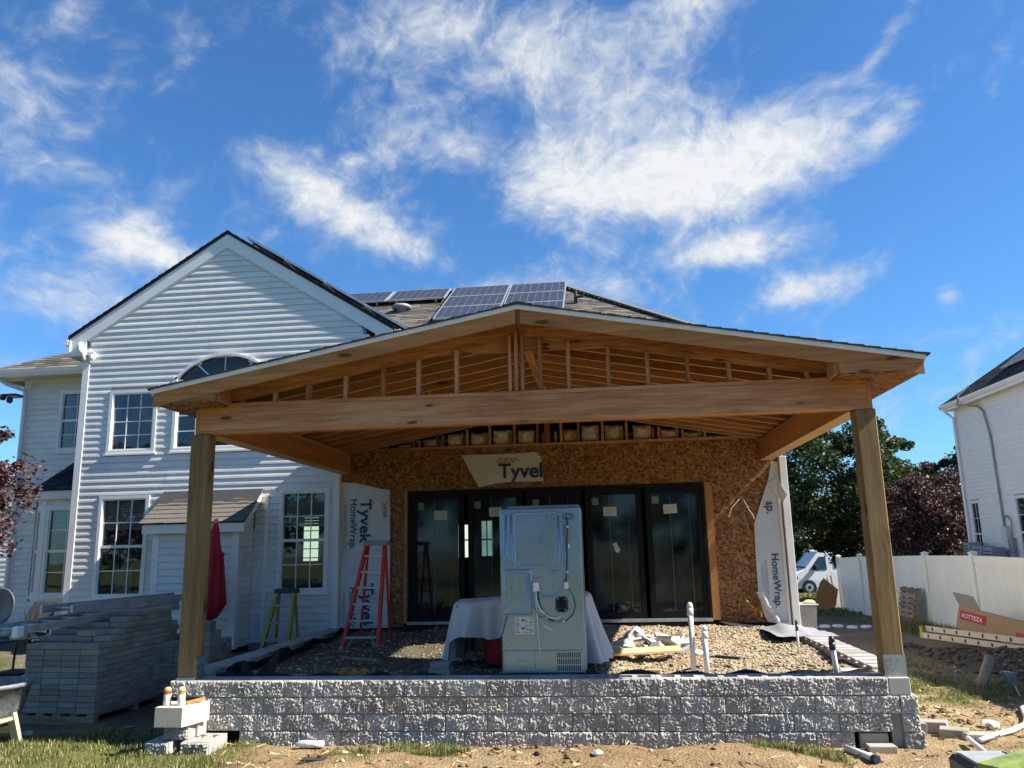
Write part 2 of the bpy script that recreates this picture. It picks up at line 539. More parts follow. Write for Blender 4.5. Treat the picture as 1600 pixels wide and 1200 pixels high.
def glassmat(name, tint, base_refl=0.04, dirt=0.02, dirtcol=(0.5, 0.55, 0.6), grough=0.015):
    """thin window pane: clear with a mirror sheen at a slant"""
    m, t, b, o = newmat(name)
    t.n.remove(b)
    tr = t.node('ShaderNodeBsdfTransparent'); tr.inputs[0].default_value = (*tint, 1)
    gl = t.node('ShaderNodeBsdfGlossy'); gl.inputs['Roughness'].default_value = grough
    fr = t.node('ShaderNodeFresnel'); fr.inputs[0].default_value = 1.5
    v = objvec(t)
    bn = t.node('ShaderNodeBump'); bn.inputs['Strength'].default_value = 0.05; bn.inputs['Distance'].default_value = 0.02
    t.l.new(t.noise(v, scale=2.0, detail=1), bn.inputs['Height'])
    t.l.new(bn.outputs[0], gl.inputs['Normal'])
    m1 = t.node('ShaderNodeMixShader')
    t.l.new(t.math('ADD', t.math('MULTIPLY', fr.outputs[0], 1.1), base_refl), m1.inputs[0])
    t.l.new(tr.outputs[0], m1.inputs[1]); t.l.new(gl.outputs[0], m1.inputs[2])
    df = t.node('ShaderNodeBsdfDiffuse'); df.inputs[0].default_value = (*dirtcol, 1)
    m2 = t.node('ShaderNodeMixShader')
    t.put(m2.inputs[0], t.maprange(t.noise(v, scale=4, detail=5), 0.35, 0.75, 0, dirt * 2))
    t.l.new(m1.outputs[0], m2.inputs[1]); t.l.new(df.outputs[0], m2.inputs[2])
    t.l.new(m2.outputs[0], o.inputs[0])
    return m

def emit(name, col, s):
    m, t, b, o = newmat(name)
    e = t.node('ShaderNodeEmission'); e.inputs[0].default_value = (*col, 1); e.inputs[1].default_value = s
    t.l.new(e.outputs[0], o.inputs[0])
    return m

M_SIDING = plain('white_vinyl_siding', (0.74, 0.72, 0.68), 0.45, var=0.13, vscale=1.7, bmp=0.05, bscale=30, per_object=0.03)
M_SIDING2 = plain('cream_vinyl_siding', (0.80, 0.76, 0.68), 0.5, var=0.06, vscale=2.5, per_object=0.02)
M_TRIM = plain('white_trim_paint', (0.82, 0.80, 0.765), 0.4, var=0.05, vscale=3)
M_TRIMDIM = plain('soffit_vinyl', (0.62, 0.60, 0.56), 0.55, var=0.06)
M_SHEATH = plain('wall_sheathing_board', (0.30, 0.28, 0.25), 0.8)
FIR_D, FIR_L, FIR_P = (0.26, 0.095, 0.036), (0.51, 0.235, 0.105), (0.62, 0.345, 0.18)
M_FIRX = wood('fir_lumber_lengthwise', 'x', FIR_D, FIR_L, 0.85, pale=FIR_P)
M_FIRY = wood('fir_lumber_crosswise', 'y', FIR_D, FIR_L, 0.4, pale=FIR_P)
M_FIRZ = wood('fir_lumber_upright', 'z', FIR_D, FIR_L, 0.35, pale=FIR_P)
M_FASCIA = wood('fir_fascia_board', 'x', (0.29, 0.125, 0.042), (0.48, 0.23, 0.085), 0.5, pale=(0.55, 0.30, 0.125))
M_RAFT = wood('orange_rafter_lumber', 'x', (0.28, 0.10, 0.035), (0.43, 0.185, 0.07), 0.2, pale=(0.48, 0.225, 0.095))
M_LVL = wood('laminated_beam_wood', 'y', (0.36, 0.13, 0.033), (0.50, 0.205, 0.06), 0.0, gs=0.6)
M_BOUNCEEDGE = wood('bounce_lit_beam_edge', 'x', (0.48, 0.30, 0.15), (0.62, 0.43, 0.24), 0.0)  # pale tone carries bounce light on rafter and beam undersides
M_POST = wood('pressure_treated_post', 'z', (0.12, 0.075, 0.03), (0.26, 0.17, 0.075), 0.35, gs=0.8, pale=(0.34, 0.24, 0.12))
M_CEDAR = wood('cedar_jamb_board', 'z', (0.30, 0.12, 0.035), (0.46, 0.22, 0.075), 0.3)
M_PLANK = wood('orange_plank_wood', 'x', (0.42, 0.23, 0.10), (0.62, 0.40, 0.21), 0.3, pale=(0.66, 0.45, 0.26))
M_GREYWOOD = wood('weathered_grey_wood', 'x', (0.17, 0.12, 0.07), (0.36, 0.28, 0.18), 0.2)
M_OSBW = osb('oriented_strand_board', 'xz', 1.12)
M_OSBD = osb('roof_strand_board', 'xy', 1.0, 20)
M_BLOCK = concrete('split_face_block', (0.39, 0.375, 0.345), 0.38, (0.27, 0.235, 0.19), 1.4, per_object=0.15)
M_BLOCKST = concrete('split_face_block_stained', (0.38, 0.345, 0.295), 0.35, (0.22, 0.15, 0.09), 1.3)
M_BLOCKSM = concrete('smooth_block', (0.36, 0.35, 0.33), 0.2, None, 0.6)
M_BUFF = concrete('buff_concrete_block', (0.50, 0.46, 0.37), 0.18, None, 0.5)
M_PAVER = concrete('grey_paver', (0.31, 0.285, 0.24), 0.25, (0.24, 0.215, 0.175), 0.6, per_object=0.22)
M_CHIP = concrete('broken_concrete', (0.52, 0.51, 0.48), 0.25, None, 0.8, per_object=0.12)
M_SHINGLE = island('asphalt_shingles_grey', [(0.0, (0.075, 0.068, 0.060)), (0.4, (0.125, 0.113, 0.10)), (0.75, (0.17, 0.155, 0.135)), (1.0, (0.22, 0.205, 0.18))], 0.95, 0.35, bmp=0.6, spec=0.1)
M_SHDARK = island('asphalt_shingles_dark', [(0.0, (0.025, 0.028, 0.032)), (0.6, (0.045, 0.048, 0.052)), (1.0, (0.065, 0.066, 0.07))], 0.95, 0.3, bmp=0.6, spec=0.1)
M_BLACK = plain('black_membrane', (0.012, 0.012, 0.013), 0.7, var=0.4, vscale=3)
M_FABRIC = plain('black_geotextile', (0.014, 0.014, 0.016), 0.85, var=0.4, bmp=0.3, bscale=25)
M_DOORFR = plain('black_door_frame', (0.008, 0.009, 0.011), 0.6, var=0.2, spec=0.2)
M_GLASS = glassmat('window_glass', (0.86, 0.90, 0.89), 0.0)
M_DGLASS = glassmat('door_glass_film', (0.45, 0.55, 0.60), 0.0, 0.12, (0.11, 0.165, 0.22), 0.06)
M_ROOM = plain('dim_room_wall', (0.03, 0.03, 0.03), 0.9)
M_BLIND = plain('window_blind', (0.42, 0.43, 0.42), 0.7, var=0.1)
M_CURTAIN = plain('pale_curtain', (0.40, 0.39, 0.37), 0.9, var=0.2)
M_SKYLIT = emit('daylit_far_window', (0.80, 0.93, 0.72), 0.42)
M_PAPER = plain('paper_label', (0.62, 0.60, 0.55), 0.8, var=0.15, vscale=15)
M_PAPERDIM = plain('film_sticker', (0.16, 0.22, 0.22), 0.5)
M_METAL = plain('galvanised_steel', (0.42, 0.47, 0.52), 0.38, 0.75, 0.25, 8)
M_FRIDGE = plain('fridge_zinc_panel', (0.31, 0.43, 0.58), 0.30, 0.9, 0.06, 3)
M_FRSIDE = plain('fridge_steel_side', (0.35, 0.36, 0.37), 0.35, 0.7, 0.08, 3)
M_ALU = plain('ladder_aluminium', (0.48, 0.51, 0.53), 0.42, 0.65, 0.2, 9)
M_WHITEPL = plain('white_plastic', (0.76, 0.77, 0.76), 0.35, var=0.05)
M_PVC = plain('pvc_pipe', (0.72, 0.72, 0.69), 0.38, var=0.12, vscale=9)
M_DARKPL = plain('black_plastic', (0.018, 0.018, 0.02), 0.45)
M_GREYPL = plain('grey_plastic', (0.30, 0.31, 0.32), 0.5, var=0.15)
M_REDL = plain('orange_red_fibreglass', (0.72, 0.055, 0.02), 0.4, var=0.15)
M_YELL = plain('yellow_fibreglass', (0.42, 0.33, 0.03), 0.45, var=0.2)
M_UMB = plain('red_canvas', (0.42, 0.014, 0.026), 0.85, var=0.25, bmp=0.3, bscale=140)
M_UMBPALE = plain('pink_knob', (0.75, 0.25, 0.28), 0.5)
M_CLOTH = plain('white_drop_cloth', (0.62, 0.60, 0.585), 0.9, var=0.08, bmp=0.15, bscale=90)
M_WRAP = plain('white_house_wrap', (0.66, 0.66, 0.655), 0.55, var=0.10, vscale=3, bmp=0.55, bscale=11)
M_INK = plain('navy_print', (0.010, 0.055, 0.125), 0.6, var=0.05)
M_INKRED = plain('red_print', (0.42, 0.02, 0.03), 0.6, var=0.05)
M_INKGREY = plain('grey_print', (0.30, 0.33, 0.38), 0.6, var=0.05)
M_WHITEINK = plain('pale_pink_print', (0.75, 0.55, 0.52), 0.6, var=0.05)
M_BATT = plain('kraft_insulation', (0.66, 0.47, 0.39), 0.95, var=0.3, vscale=14, bmp=0.6, bscale=25, per_object=0.15)
M_BATTW = plain('pale_insulation', (0.74, 0.66, 0.53), 0.95, var=0.25, vscale=14, bmp=0.6, bscale=25, per_object=0.12)
M_SHADOWGAP = plain('void_shade_black', (0.006, 0.006, 0.006), 0.9)  # near-black colour stands in for deep shade in gaps, voids and openings
M_CELL = plain('solar_cells', (0.028, 0.031, 0.042), 0.3, 0.0, 0.2, 4, spec=0.5)
M_CELLGRID = plain('silver_busbars', (0.16, 0.17, 0.19), 0.5, 0.2)
M_SOFA = plain('charcoal_sling_fabric', (0.035, 0.033, 0.032), 0.8, var=0.2)
M_DISH = plain('satellite_dish_paint', (0.12, 0.125, 0.13), 0.5, var=0.1)
M_BEIGEPL = plain('beige_plastic', (0.56, 0.47, 0.31), 0.5, var=0.15)
M_TUB = plain('cement_splashed_tub', (0.16, 0.175, 0.19), 0.6, var=0.6, vscale=14)
M_CARD = plain('brown_cardboard', (0.32, 0.20, 0.105), 0.85, var=0.1)
M_CARDIN = plain('cardboard_inside', (0.55, 0.42, 0.24), 0.85, var=0.08)
M_CARDRED = plain('red_carton_print', (0.36, 0.02, 0.025), 0.7)
M_CARDBLUE = plain('pale_blue_label', (0.42, 0.50, 0.62), 0.6)
M_FENCE = plain('white_vinyl_fence', (0.82, 0.79, 0.69), 0.4, var=0.07, vscale=1.2)
M_BOARD = plain('orange_brown_panel', (0.40, 0.165, 0.035), 0.6, var=0.1)
M_BARK = plain('tree_bark', (0.07, 0.055, 0.042), 0.95, var=0.35, vscale=8, bmp=0.8, bscale=20)
M_LEAF = island('green_leaves', [(0, (0.018, 0.036, 0.012)), (0.5, (0.04, 0.068, 0.018)), (0.85, (0.075, 0.10, 0.028)), (1, (0.13, 0.15, 0.05))], 0.5, 0, 0.3)
M_LEAFD = island('dark_green_leaves', [(0, (0.012, 0.028, 0.012)), (0.6, (0.03, 0.055, 0.018)), (1, (0.06, 0.09, 0.03))], 0.5, 0, 0.25)
M_PLUM = island('purple_leaves', [(0, (0.03, 0.014, 0.017)), (0.5, (0.075, 0.034, 0.037)), (0.85, (0.145, 0.078, 0.07)), (1, (0.28, 0.20, 0.18))], 0.45, 0, 0.25)
M_GRASS = island('grass_blades', [(0, (0.06, 0.095, 0.02)), (0.45, (0.13, 0.165, 0.04)), (0.7, (0.23, 0.225, 0.08)), (1, (0.42, 0.35, 0.17))], 0.6, 0, 0.3)
M_STRAW = island('dry_straw', [(0, (0.22, 0.15, 0.07)), (0.5, (0.40, 0.30, 0.15)), (1, (0.58, 0.48, 0.28))], 0.8, 0)
M_GRAVEL = island('gravel_stones', [(0, (0.24, 0.185, 0.125)), (0.4, (0.34, 0.27, 0.185)), (0.75, (0.43, 0.355, 0.25)), (1, (0.56, 0.49, 0.38))], 0.9, 0.2, spec=0.15)
M_PEBBLE = island('yard_pebbles', [(0, (0.13, 0.10, 0.07)), (0.6, (0.30, 0.235, 0.15)), (1, (0.50, 0.44, 0.33))], 0.9, 0.2, spec=0.15)
M_CLOD = island('dirt_clods', [(0, (0.13, 0.085, 0.045)), (0.5, (0.20, 0.135, 0.075)), (1, (0.27, 0.19, 0.11))], 0.95, 0.3, bmp=0.5, spec=0.1)
M_VAN = plain('white_van_paint', (0.66, 0.67, 0.68), 0.25, var=0.03)
M_CARDARK = plain('dark_car_paint', (0.02, 0.025, 0.035), 0.2, var=0.05)
M_CARGLASS = plain('car_glass', (0.012, 0.015, 0.018), 0.05, var=0.05, spec=0.8)
M_TYRE = plain('tyre_rubber', (0.014, 0.014, 0.014), 0.8)
M_LIGHTGREEN = plain('lime_green_board', (0.20, 0.27, 0.06), 0.45, var=0.45, vscale=7)
M_ROAD = plain('asphalt', (0.055, 0.055, 0.055), 0.9, var=0.2)
M_BLUEPL = plain('blue_scrap', (0.03, 0.25, 0.40), 0.5)
M_NAVY = plain('navy_plastic', (0.02, 0.03, 0.07), 0.4)
M_LADY = plain('cream_fibreglass', (0.60, 0.53, 0.40), 0.5, var=0.1)
M_BROWNSOIL = plain('dark_topsoil', (0.10, 0.078, 0.055), 0.95, var=0.4, vscale=9, bmp=0.9, bscale=20)

def ground_mat(name):
    m, t, b, o = newmat(name)
    at = t.node('ShaderNodeAttribute', attribute_name='tone')
    v = objvec(t, False)
    n1 = t.noise(v, scale=7, detail=8, rough=0.7)
    n2 = t.noise(v, scale=55, detail=6, rough=0.7)
    vo = t.voro(v, scale=38)
    f = t.math('ADD', t.math('MULTIPLY', n1, 0.5), t.math('MULTIPLY', n2, 0.5))
    c = t.mix(1.0, at.outputs['Color'], t.ramp(f, [(0.28, (0.24, 0.22, 0.20)), (0.5, (0.55, 0.55, 0.54)), (0.72, (0.95, 0.92, 0.86))]), 'MULTIPLY')
    t.l.new(c, b.inputs['Base Color'])
    b.inputs['Roughness'].default_value = 0.95
    b.inputs['Specular IOR Level'].default_value = 0.1
    h = t.math('ADD', t.math('MULTIPLY', n2, 0.6), t.math('MULTIPLY', vo.outputs['Distance'], 0.5))
    bump(t, b, h, 0.9, 0.02)
    return m
M_GROUND = ground_mat('yard_soil_and_turf')
M_BED = ground_mat('bed_soil')
# ------------------------------------------------------------------ ground
def g_right(y):
    return np.interp(y, [-100, 8, 20, 30, 47, 60, 1000], [0, 0, -0.42, -0.6, -1.0, -1.1, -1.1])
def g_left(y):
    return np.interp(y, [-100, 9.9, 11.4, 1000], [0, 0, 0.32, 0.32])
def gz(x, y):
    """height of the yard"""
    x = np.asarray(x, float); y = np.asarray(y, float)
    w = sstep(-4.3, 2.4, x)
    z = g_left(y) * (1 - w) + g_right(y) * w
    mound = 0.13 * np.exp(-((x - 1.05) / 0.55) ** 2 - ((y - 7.32) / 0.22) ** 2) + 0.05 * np.exp(-((x + 0.4) / 0.8) ** 2 - ((y - 7.35) / 0.2) ** 2)
    soil = 0.22 * np.exp(-((x - 6.4) / 1.0) ** 2 - ((y - 13.6) / 1.5) ** 2) + 0.14 * np.exp(-((x - 5.2) / 0.55) ** 2 - ((y - 16.2) / 0.9) ** 2)
    dips = (fbm(x * 1.1, y * 1.1, 3) - 0.5) * 0.09 + (fbm(x * 2.7, y * 2.7, 15) - 0.5) * 0.07 + (fbm(x * 6, y * 6, 5) - 0.5) * 0.035
    near = np.exp(-(np.maximum(0, np.abs(x) - 12) / 20) ** 2)
    return z + mound + soil + dips * near
def gz1(x, y):
    return float(gz(np.array([x]), np.array([y]))[0])

def grassiness(x, y):
    """how much turf grows at a point"""
    lawn = sstep(-2.9, -3.6, x + 0.5 * (fbm(x * 1.5, y * 1.5, 9) - 0.5)) * sstep(8.35, 7.85, y + 0.9 * (fbm(x * 1.2, y * 1.2, 21) - 0.5) - 0.02 * (x + 5))
    foot = np.exp(-((y - 7.33) / 0.2) ** 2) * sstep(0.50, 0.62, fbm(x * 1.3, y * 2, 33)) * (x < 1.9)
    strip = np.exp(-((x - (4.1 + (y - 11.2) * 0.12)) / 0.55) ** 2) * sstep(9.4, 10.3, y) * sstep(14.6, 13.2, y) * sstep(0.36, 0.55, fbm(x * 1.6, y * 1.6, 41))
    knob = np.exp(-((x - 4.85) / 0.45) ** 2 - ((y - 10.9) / 0.55) ** 2)
    fence = sstep(6.9, 7.4, x) * sstep(14, 16, y) * sstep(24, 21, y) * 0.9
    far = sstep(20, 30, y) * sstep(3, 5, x) * 0.9
    back = sstep(5.5, 3.5, y) * 0.8
    side = sstep(-6.6, -7.2, x) * sstep(8.0, 9.0, y) * sstep(0.45, 0.6, fbm(x, y, 77))
    under = ((x > -4.2) & (x < 2.7) & (y > 7.6) & (y < 20))
    g = np.maximum.reduce([lawn, foot, strip, knob, fence, far, back, side * 0.7])
    return np.where(under, 0, np.clip(g, 0, 1))

def ground_tone(x, y):
    d = fbm(x * 0.9, y * 0.9, 51)[..., None]
    e = fbm(x * 4.0, y * 4.0, 57)[..., None]
    dirt = np.array([0.35, 0.225, 0.115]) * (0.75 + 0.5 * e)
    tan = np.array([0.47, 0.36, 0.215]) * (0.8 + 0.4 * e)
    c = dirt * (1 - d) + tan * d
    path = (np.exp(-((x - 3.4) / 0.7) ** 2) * sstep(7.6, 8.6, y) * sstep(15, 11.5, y))[..., None]
    c = c * (1 - 0.75 * path) + np.array([0.60, 0.47, 0.265]) * 0.75 * path
    dark = (sstep(4.6, 5.6, x + 0.8 * (fbm(x, y, 61) - 0.5)) * sstep(10.2, 11.4, y) * sstep(17.5, 15.5, y))[..., None]
    c = c * (1 - 0.85 * dark) + np.array([0.105, 0.085, 0.065]) * 0.85 * dark
    grey = (sstep(9.0, 10.5, x + 0) * 0 + np.exp(-((x - 4.4) / 1.3) ** 2) * sstep(14.5, 16, y) * sstep(24, 19, y))[..., None]
    c = c * (1 - 0.7 * grey) + np.array([0.25, 0.225, 0.17]) * 0.7 * grey
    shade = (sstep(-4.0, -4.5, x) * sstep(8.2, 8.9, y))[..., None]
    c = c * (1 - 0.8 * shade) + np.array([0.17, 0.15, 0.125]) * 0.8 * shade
    g = grassiness(x, y)[..., None]
    turf = np.array([0.13, 0.16, 0.045]) * (0.7 + 0.6 * e)
    c = c * (1 - 0.85 * g) + turf * 0.85 * g
    return np.clip(c, 0, 1)

def sheet(name, xs, ys, zf, cf, mat, smooth=True):
    X, Y = np.meshgrid(xs, ys)
    Z = zf(X, Y)
    V = np.stack([X.ravel(), Y.ravel(), Z.ravel()], 1)
    nx, ny = len(xs), len(ys)
    i = np.arange((ny - 1) * (nx - 1)); r = i // (nx - 1); c = i % (nx - 1); a = r * nx + c
    F = np.stack([a, a + 1, a + nx + 1, a + nx], 1)
    me = np_mesh(name, V, F, mat, smooth)
    col = me.attributes.new('tone', 'FLOAT_COLOR', 'POINT')
    C4 = np.ones((len(V), 4), np.float32); C4[:, :3] = cf(X, Y).reshape(-1, 3)
    col.data.foreach_set('color', C4.ravel())
    return me

xs = np.concatenate([[-600, -300, -150, -80, -50, -35, -25, -18, -15], np.arange(-13, 13.01, 0.085), [14, 16, 19, 23, 28, 35, 50, 80, 150, 300, 600]])
ys = np.concatenate([[-300, -150, -80, -40, -20, -10, -4, 0, 2, 4], np.arange(5.2, 15.5, 0.075), np.arange(15.6, 32, 0.35), [34, 37, 41, 45, 47, 50, 55, 60, 70, 90, 130, 200, 350, 700, 1200]])
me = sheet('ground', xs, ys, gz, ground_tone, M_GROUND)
inst('ground', me, (0, 0, 0), kind='structure')

# street far behind, where the van is parked
mb = MB(); mb.box(-60, 120, 44.5, 52.5, -1.6, -0.985)
build(mb, 'street', M_ROAD, kind='structure')

# raised bed of soil and gravel under the new roof
def bed_z(x, y):
    z = 0.50 + 0.05 * sstep(8.5, 11.5, y) + (fbm(x * 1.4, y * 1.4, 71) - 0.5) * 0.13 + (fbm(x * 7, y * 7, 73) - 0.5) * 0.05
    z = z + 0.16 * np.exp(-((x + 1.6) / 1.0) ** 2 - ((y - 11.7) / 0.5) ** 2) + 0.10 * np.exp(-((x - 0.2) / 1.3) ** 2 - ((y - 11.6) / 0.45) ** 2)
    return z
def bed_tone(x, y):
    e = fbm(x * 5, y * 5, 81)[..., None]
    w = sstep(-1.6, 0.2, x + 0.8 * (fbm(x, y, 83) - 0.5))[..., None]
    return (np.array([0.27, 0.215, 0.15]) * (1 - w) + np.array([0.56, 0.45, 0.30]) * w) * (0.75 + 0.5 * e)
me = sheet('gravel_bed', np.arange(-3.86, 2.42, 0.05), np.arange(7.84, 12.34, 0.05), bed_z, bed_tone, M_BED)
inst('gravel_bed', me, (0, 0, 0), kind='structure')

def stones(name, n, area, zf, size, mat, label, cat, mask=None, flat=0.65):
    """loose stones: one mesh of small rough lumps"""
    bm = bmesh.new(); bmesh.ops.create_icosphere(bm, subdivisions=1, radius=1.0)
    bv = np.array([v.co[:] for v in bm.verts]); bf = np.array([[v.index for v in f.verts] for f in bm.faces]); bm.free()
    x = NP.uniform(area[0], area[1], n); y = NP.uniform(area[2], area[3], n)
    if mask is not None:
        k = NP.random(n) < mask(x, y); x = x[k]; y = y[k]; n = len(x)
    z = zf(x, y)
    s = size[0] + (size[1] - size[0]) * NP.random(n) ** 3
    jit = bv[None] * (1 + 0.35 * NP.standard_normal((n, len(bv), 1)))
    ang = NP.uniform(0, 6.28, n); ca, sa = np.cos(ang)[:, None], np.sin(ang)[:, None]
    jx = jit[..., 0] * 1.35; jy = jit[..., 1]
    P = np.stack([jx * ca - jy * sa, jx * sa + jy * ca, jit[..., 2] * flat], -1) * s[:, None, None]
    P += np.stack([x, y, z + s * 0.15], 1)[:, None]
    F = (bf[None] + (np.arange(n) * len(bv))[:, None, None]).reshape(-1, 3)
    me = np_mesh(name, P.reshape(-1, 3), F, mat)
    return inst(name, me, (0, 0, 0), label=label, cat=cat, kind='stuff')

stones('gravel', 30000, (-3.84, 2.36, 7.88, 12.2), bed_z, (0.004, 0.021), M_GRAVEL, 'loose tan gravel spread over the raised bed', 'gravel',
       mask=lambda x, y: 0.30 + 0.70 * sstep(-1.4, 0.3, x))
stones('pebbles', 9000, (-3.5, 9.0, 6.2, 15.5), gz, (0.004, 0.026), M_PEBBLE, 'scattered pebbles on the bare soil of the yard', 'pebbles',
       mask=lambda x, y: (1 - grassiness(x, y)) * np.where((x < 2.75) & (y > 7.5), 0, 1) * (0.35 + 0.65 * sstep(2.5, 4, x)))
stones('soil_clods', 2600, (4.9, 8.0, 10.6, 16.5), gz, (0.012, 0.06), M_BROWNSOIL, 'dark clods of dug soil heaped near the white fence', 'soil',
       mask=lambda x, y: sstep(5.0, 5.7, x))

stones('dirt_clods', 5200, (-3.5, 5.5, 6.2, 9.5), gz, (0.006, 0.034), M_CLOD, 'crumbly clods of tan dirt in front of the wall', 'soil',
       mask=lambda x, y: (1 - grassiness(x, y)) * np.where((x < 2.75) & (x > -4.2) & (y > 7.55), 0, 1) * sstep(0.42, 0.62, fbm(x * 1.3, y * 1.3, 91)))

def blades(name, n, area, mask, hgt, wid, lean, mat, label, cat, flat=False):
    x = NP.uniform(area[0], area[1], n); y = NP.uniform(area[2], area[3], n)
    k = NP.random(n) < mask(x, y); x = x[k]; y = y[k]; n = len(x)
    z = gz(x, y)
    h = hgt * (0.45 + 0.9 * NP.random(n)); a = NP.uniform(0, 6.28, n); l = lean * NP.random(n)
    d = np.stack([np.cos(a), np.sin(a)], 1); s = np.stack([-d[:, 1], d[:, 0]], 1)
    w = wid * (0.6 + 0.8 * NP.random(n))
    base = np.stack([x, y, z - 0.004], 1)
    def off(dist, up, side):
        return base + np.concatenate([d * dist[:, None] + s * side[:, None], up[:, None]], 1)
    zero = np.zeros(n)
    if flat:
        p = [off(zero, zero + 0.006, -w), off(zero, zero + 0.006, w), off(h, 0.01 + 0.03 * NP.random(n), w * 0.6), off(h, 0.012 + 0.03 * NP.random(n), -w * 0.6)]
        V = np.stack(p, 1).reshape(-1, 3); i = np.arange(n) * 4
        F = np.stack([i, i + 1, i + 2, i + 3], 1)
    else:
        up1, up2 = h * 0.6, h * np.sqrt(np.clip(1 - l ** 2, 0.1, 1))
        p = [off(zero, zero, -w), off(zero, zero, w), off(h * l * 0.35, up1, w * 0.7), off(h * l, up2, zero), off(h * l * 0.35, up1, -w * 0.7)]
        V = np.stack(p, 1).reshape(-1, 3); i = np.arange(n) * 5
        F = np.concatenate([np.stack([i, i + 1, i + 2], 1), np.stack([i, i + 2, i + 4], 1), np.stack([i + 4, i + 2, i + 3], 1)])
    me = np_mesh(name, V, F, mat)
    return inst(name, me, (0, 0, 0), label=label, cat=cat, kind='stuff')
blades('lawn_grass', 110000, (-9.5, -2.2, 5.6, 8.8), lambda x, y: grassiness(x, y) ** 1.3 * (0.22 + 0.78 * sstep(0.36, 0.6, fbm(x * 2.6, y * 2.6, 19))), 0.055, 0.0032, 0.8, M_GRASS, 'short sunlit lawn grass at the bottom left', 'grass')
blades('weed_grass', 60000, (-2.2, 2.0, 6.6, 7.58), lambda x, y: grassiness(x, y) * 0.8, 0.06, 0.003, 0.9, M_GRASS, 'tufts of weedy grass along the foot of the block wall', 'grass')
blades('yard_grass', 90000, (2.8, 8.2, 9.2, 16.5), lambda x, y: grassiness(x, y) * 0.7, 0.055, 0.0035, 0.8, M_GRASS, 'patches of grass in the yard right of the porch', 'grass')
blades('fence_grass', 14000, (6.8, 8.0, 14.5, 24), lambda x, y: grassiness(x, y), 0.20, 0.006, 0.6, M_GRASS, 'taller grass growing along the foot of the white fence', 'grass')
blades('far_lawn_grass', 30000, (4, 16, 27, 44), lambda x, y: grassiness(x, y), 0.10, 0.02, 0.7, M_GRASS, 'distant green lawn in front of the parked van', 'grass')
blades('straw', 4200, (-3.6, 5.5, 6.3, 12.0), lambda x, y: np.where((x < 2.75) & (x > -4) & (y > 7.52), 0, 0.8 - 0.5 * grassiness(x, y)), 0.09, 0.0025, 0.5, M_STRAW, 'dry straw bits strewn over the bare soil', 'straw', flat=True)
# ------------------------------------------------------------------ house
def front(yw):
    return lambda u, d, z: (u, yw - d, z)          # wall that faces the camera
def west(xw):
    return lambda u, d, z: (xw - d, u, z)          # wall that faces left
def subtract(a, b, holes):
    segs = [(a, b)]
    for h0, h1 in holes:
        out = []
        for s0, s1 in segs:
            if h1 <= s0 or h0 >= s1: out.append((s0, s1)); continue
            if h0 - s0 > 0.02: out.append((s0, h0))
            if s1 - h1 > 0.02: out.append((h1, s1))
        segs = out
    return segs

def siding(parent, T, z0, z1, lim, holes, mat, h=0.105, out=0.0155, name='siding_board', arch=None):
    """lapped boards; lim(z)->(left,right); holes=(u0,u1,z0,z1)"""
    z = z0
    while z < z1 - 0.02:
        zt = min(z + h, z1)
        hs = [(a, b) for a, b, c, d in holes if c < zt - 0.03 and d > z + 0.03]
        if arch: hs += arch(z + h / 2)
        l0, r0 = lim(z); l1, r1 = lim(zt)
        if r0 - l0 > 0.05:
            pieces = []
            for s0, s1 in subtract(l0, r0, hs):
                if s1 - s0 > 2.6:
                    c_ = s0 + (s1 - s0) * RND.uniform(0.3, 0.7); pieces += [(s0, c_), (c_, s1)]
                else: pieces.append((s0, s1))
            for s0, s1 in pieces:
                a0, b0 = s0, s1
                a1 = max(s0, l1) if s0 == l0 else s0
                b1 = min(s1, r1) if s1 == r0 else s1
                if b1 <= a1: a1 = b1 = (a1 + b1) / 2
                mb = MB(T)
                j = RND.uniform(-0.0016, 0.0016)
                o = out + j
                mb.add([(a0, o, z), (b0, o, z), (b0, o - 0.001, z + 0.028), (a0, o - 0.001, z + 0.028), (a1, 0.0005, zt), (b1, 0.0005, zt), (a0, -0.002, z), (b0, -0.002, z), (a1, -0.002, zt), (b1, -0.002, zt)],
                       [(0, 1, 2, 3), (3, 2, 5, 4), (6, 7, 1, 0), (0, 3, 4, 8, 6), (1, 7, 9, 5, 2), (4, 5, 9, 8), (6, 8, 9, 7)])
                build(mb, name, mat, parent)
        z += h

def frame_rect(mb, u0, u1, z0, z1, w, d0, d1):
    mb.box(u0, u1, d0, d1, z1 - w, z1); mb.box(u0, u1, d0, d1, z0, z0 + w)
    mb.box(u0, u0 + w, d0, d1, z0 + w, z1 - w); mb.box(u1 - w, u1, d0, d1, z0 + w, z1 - w)

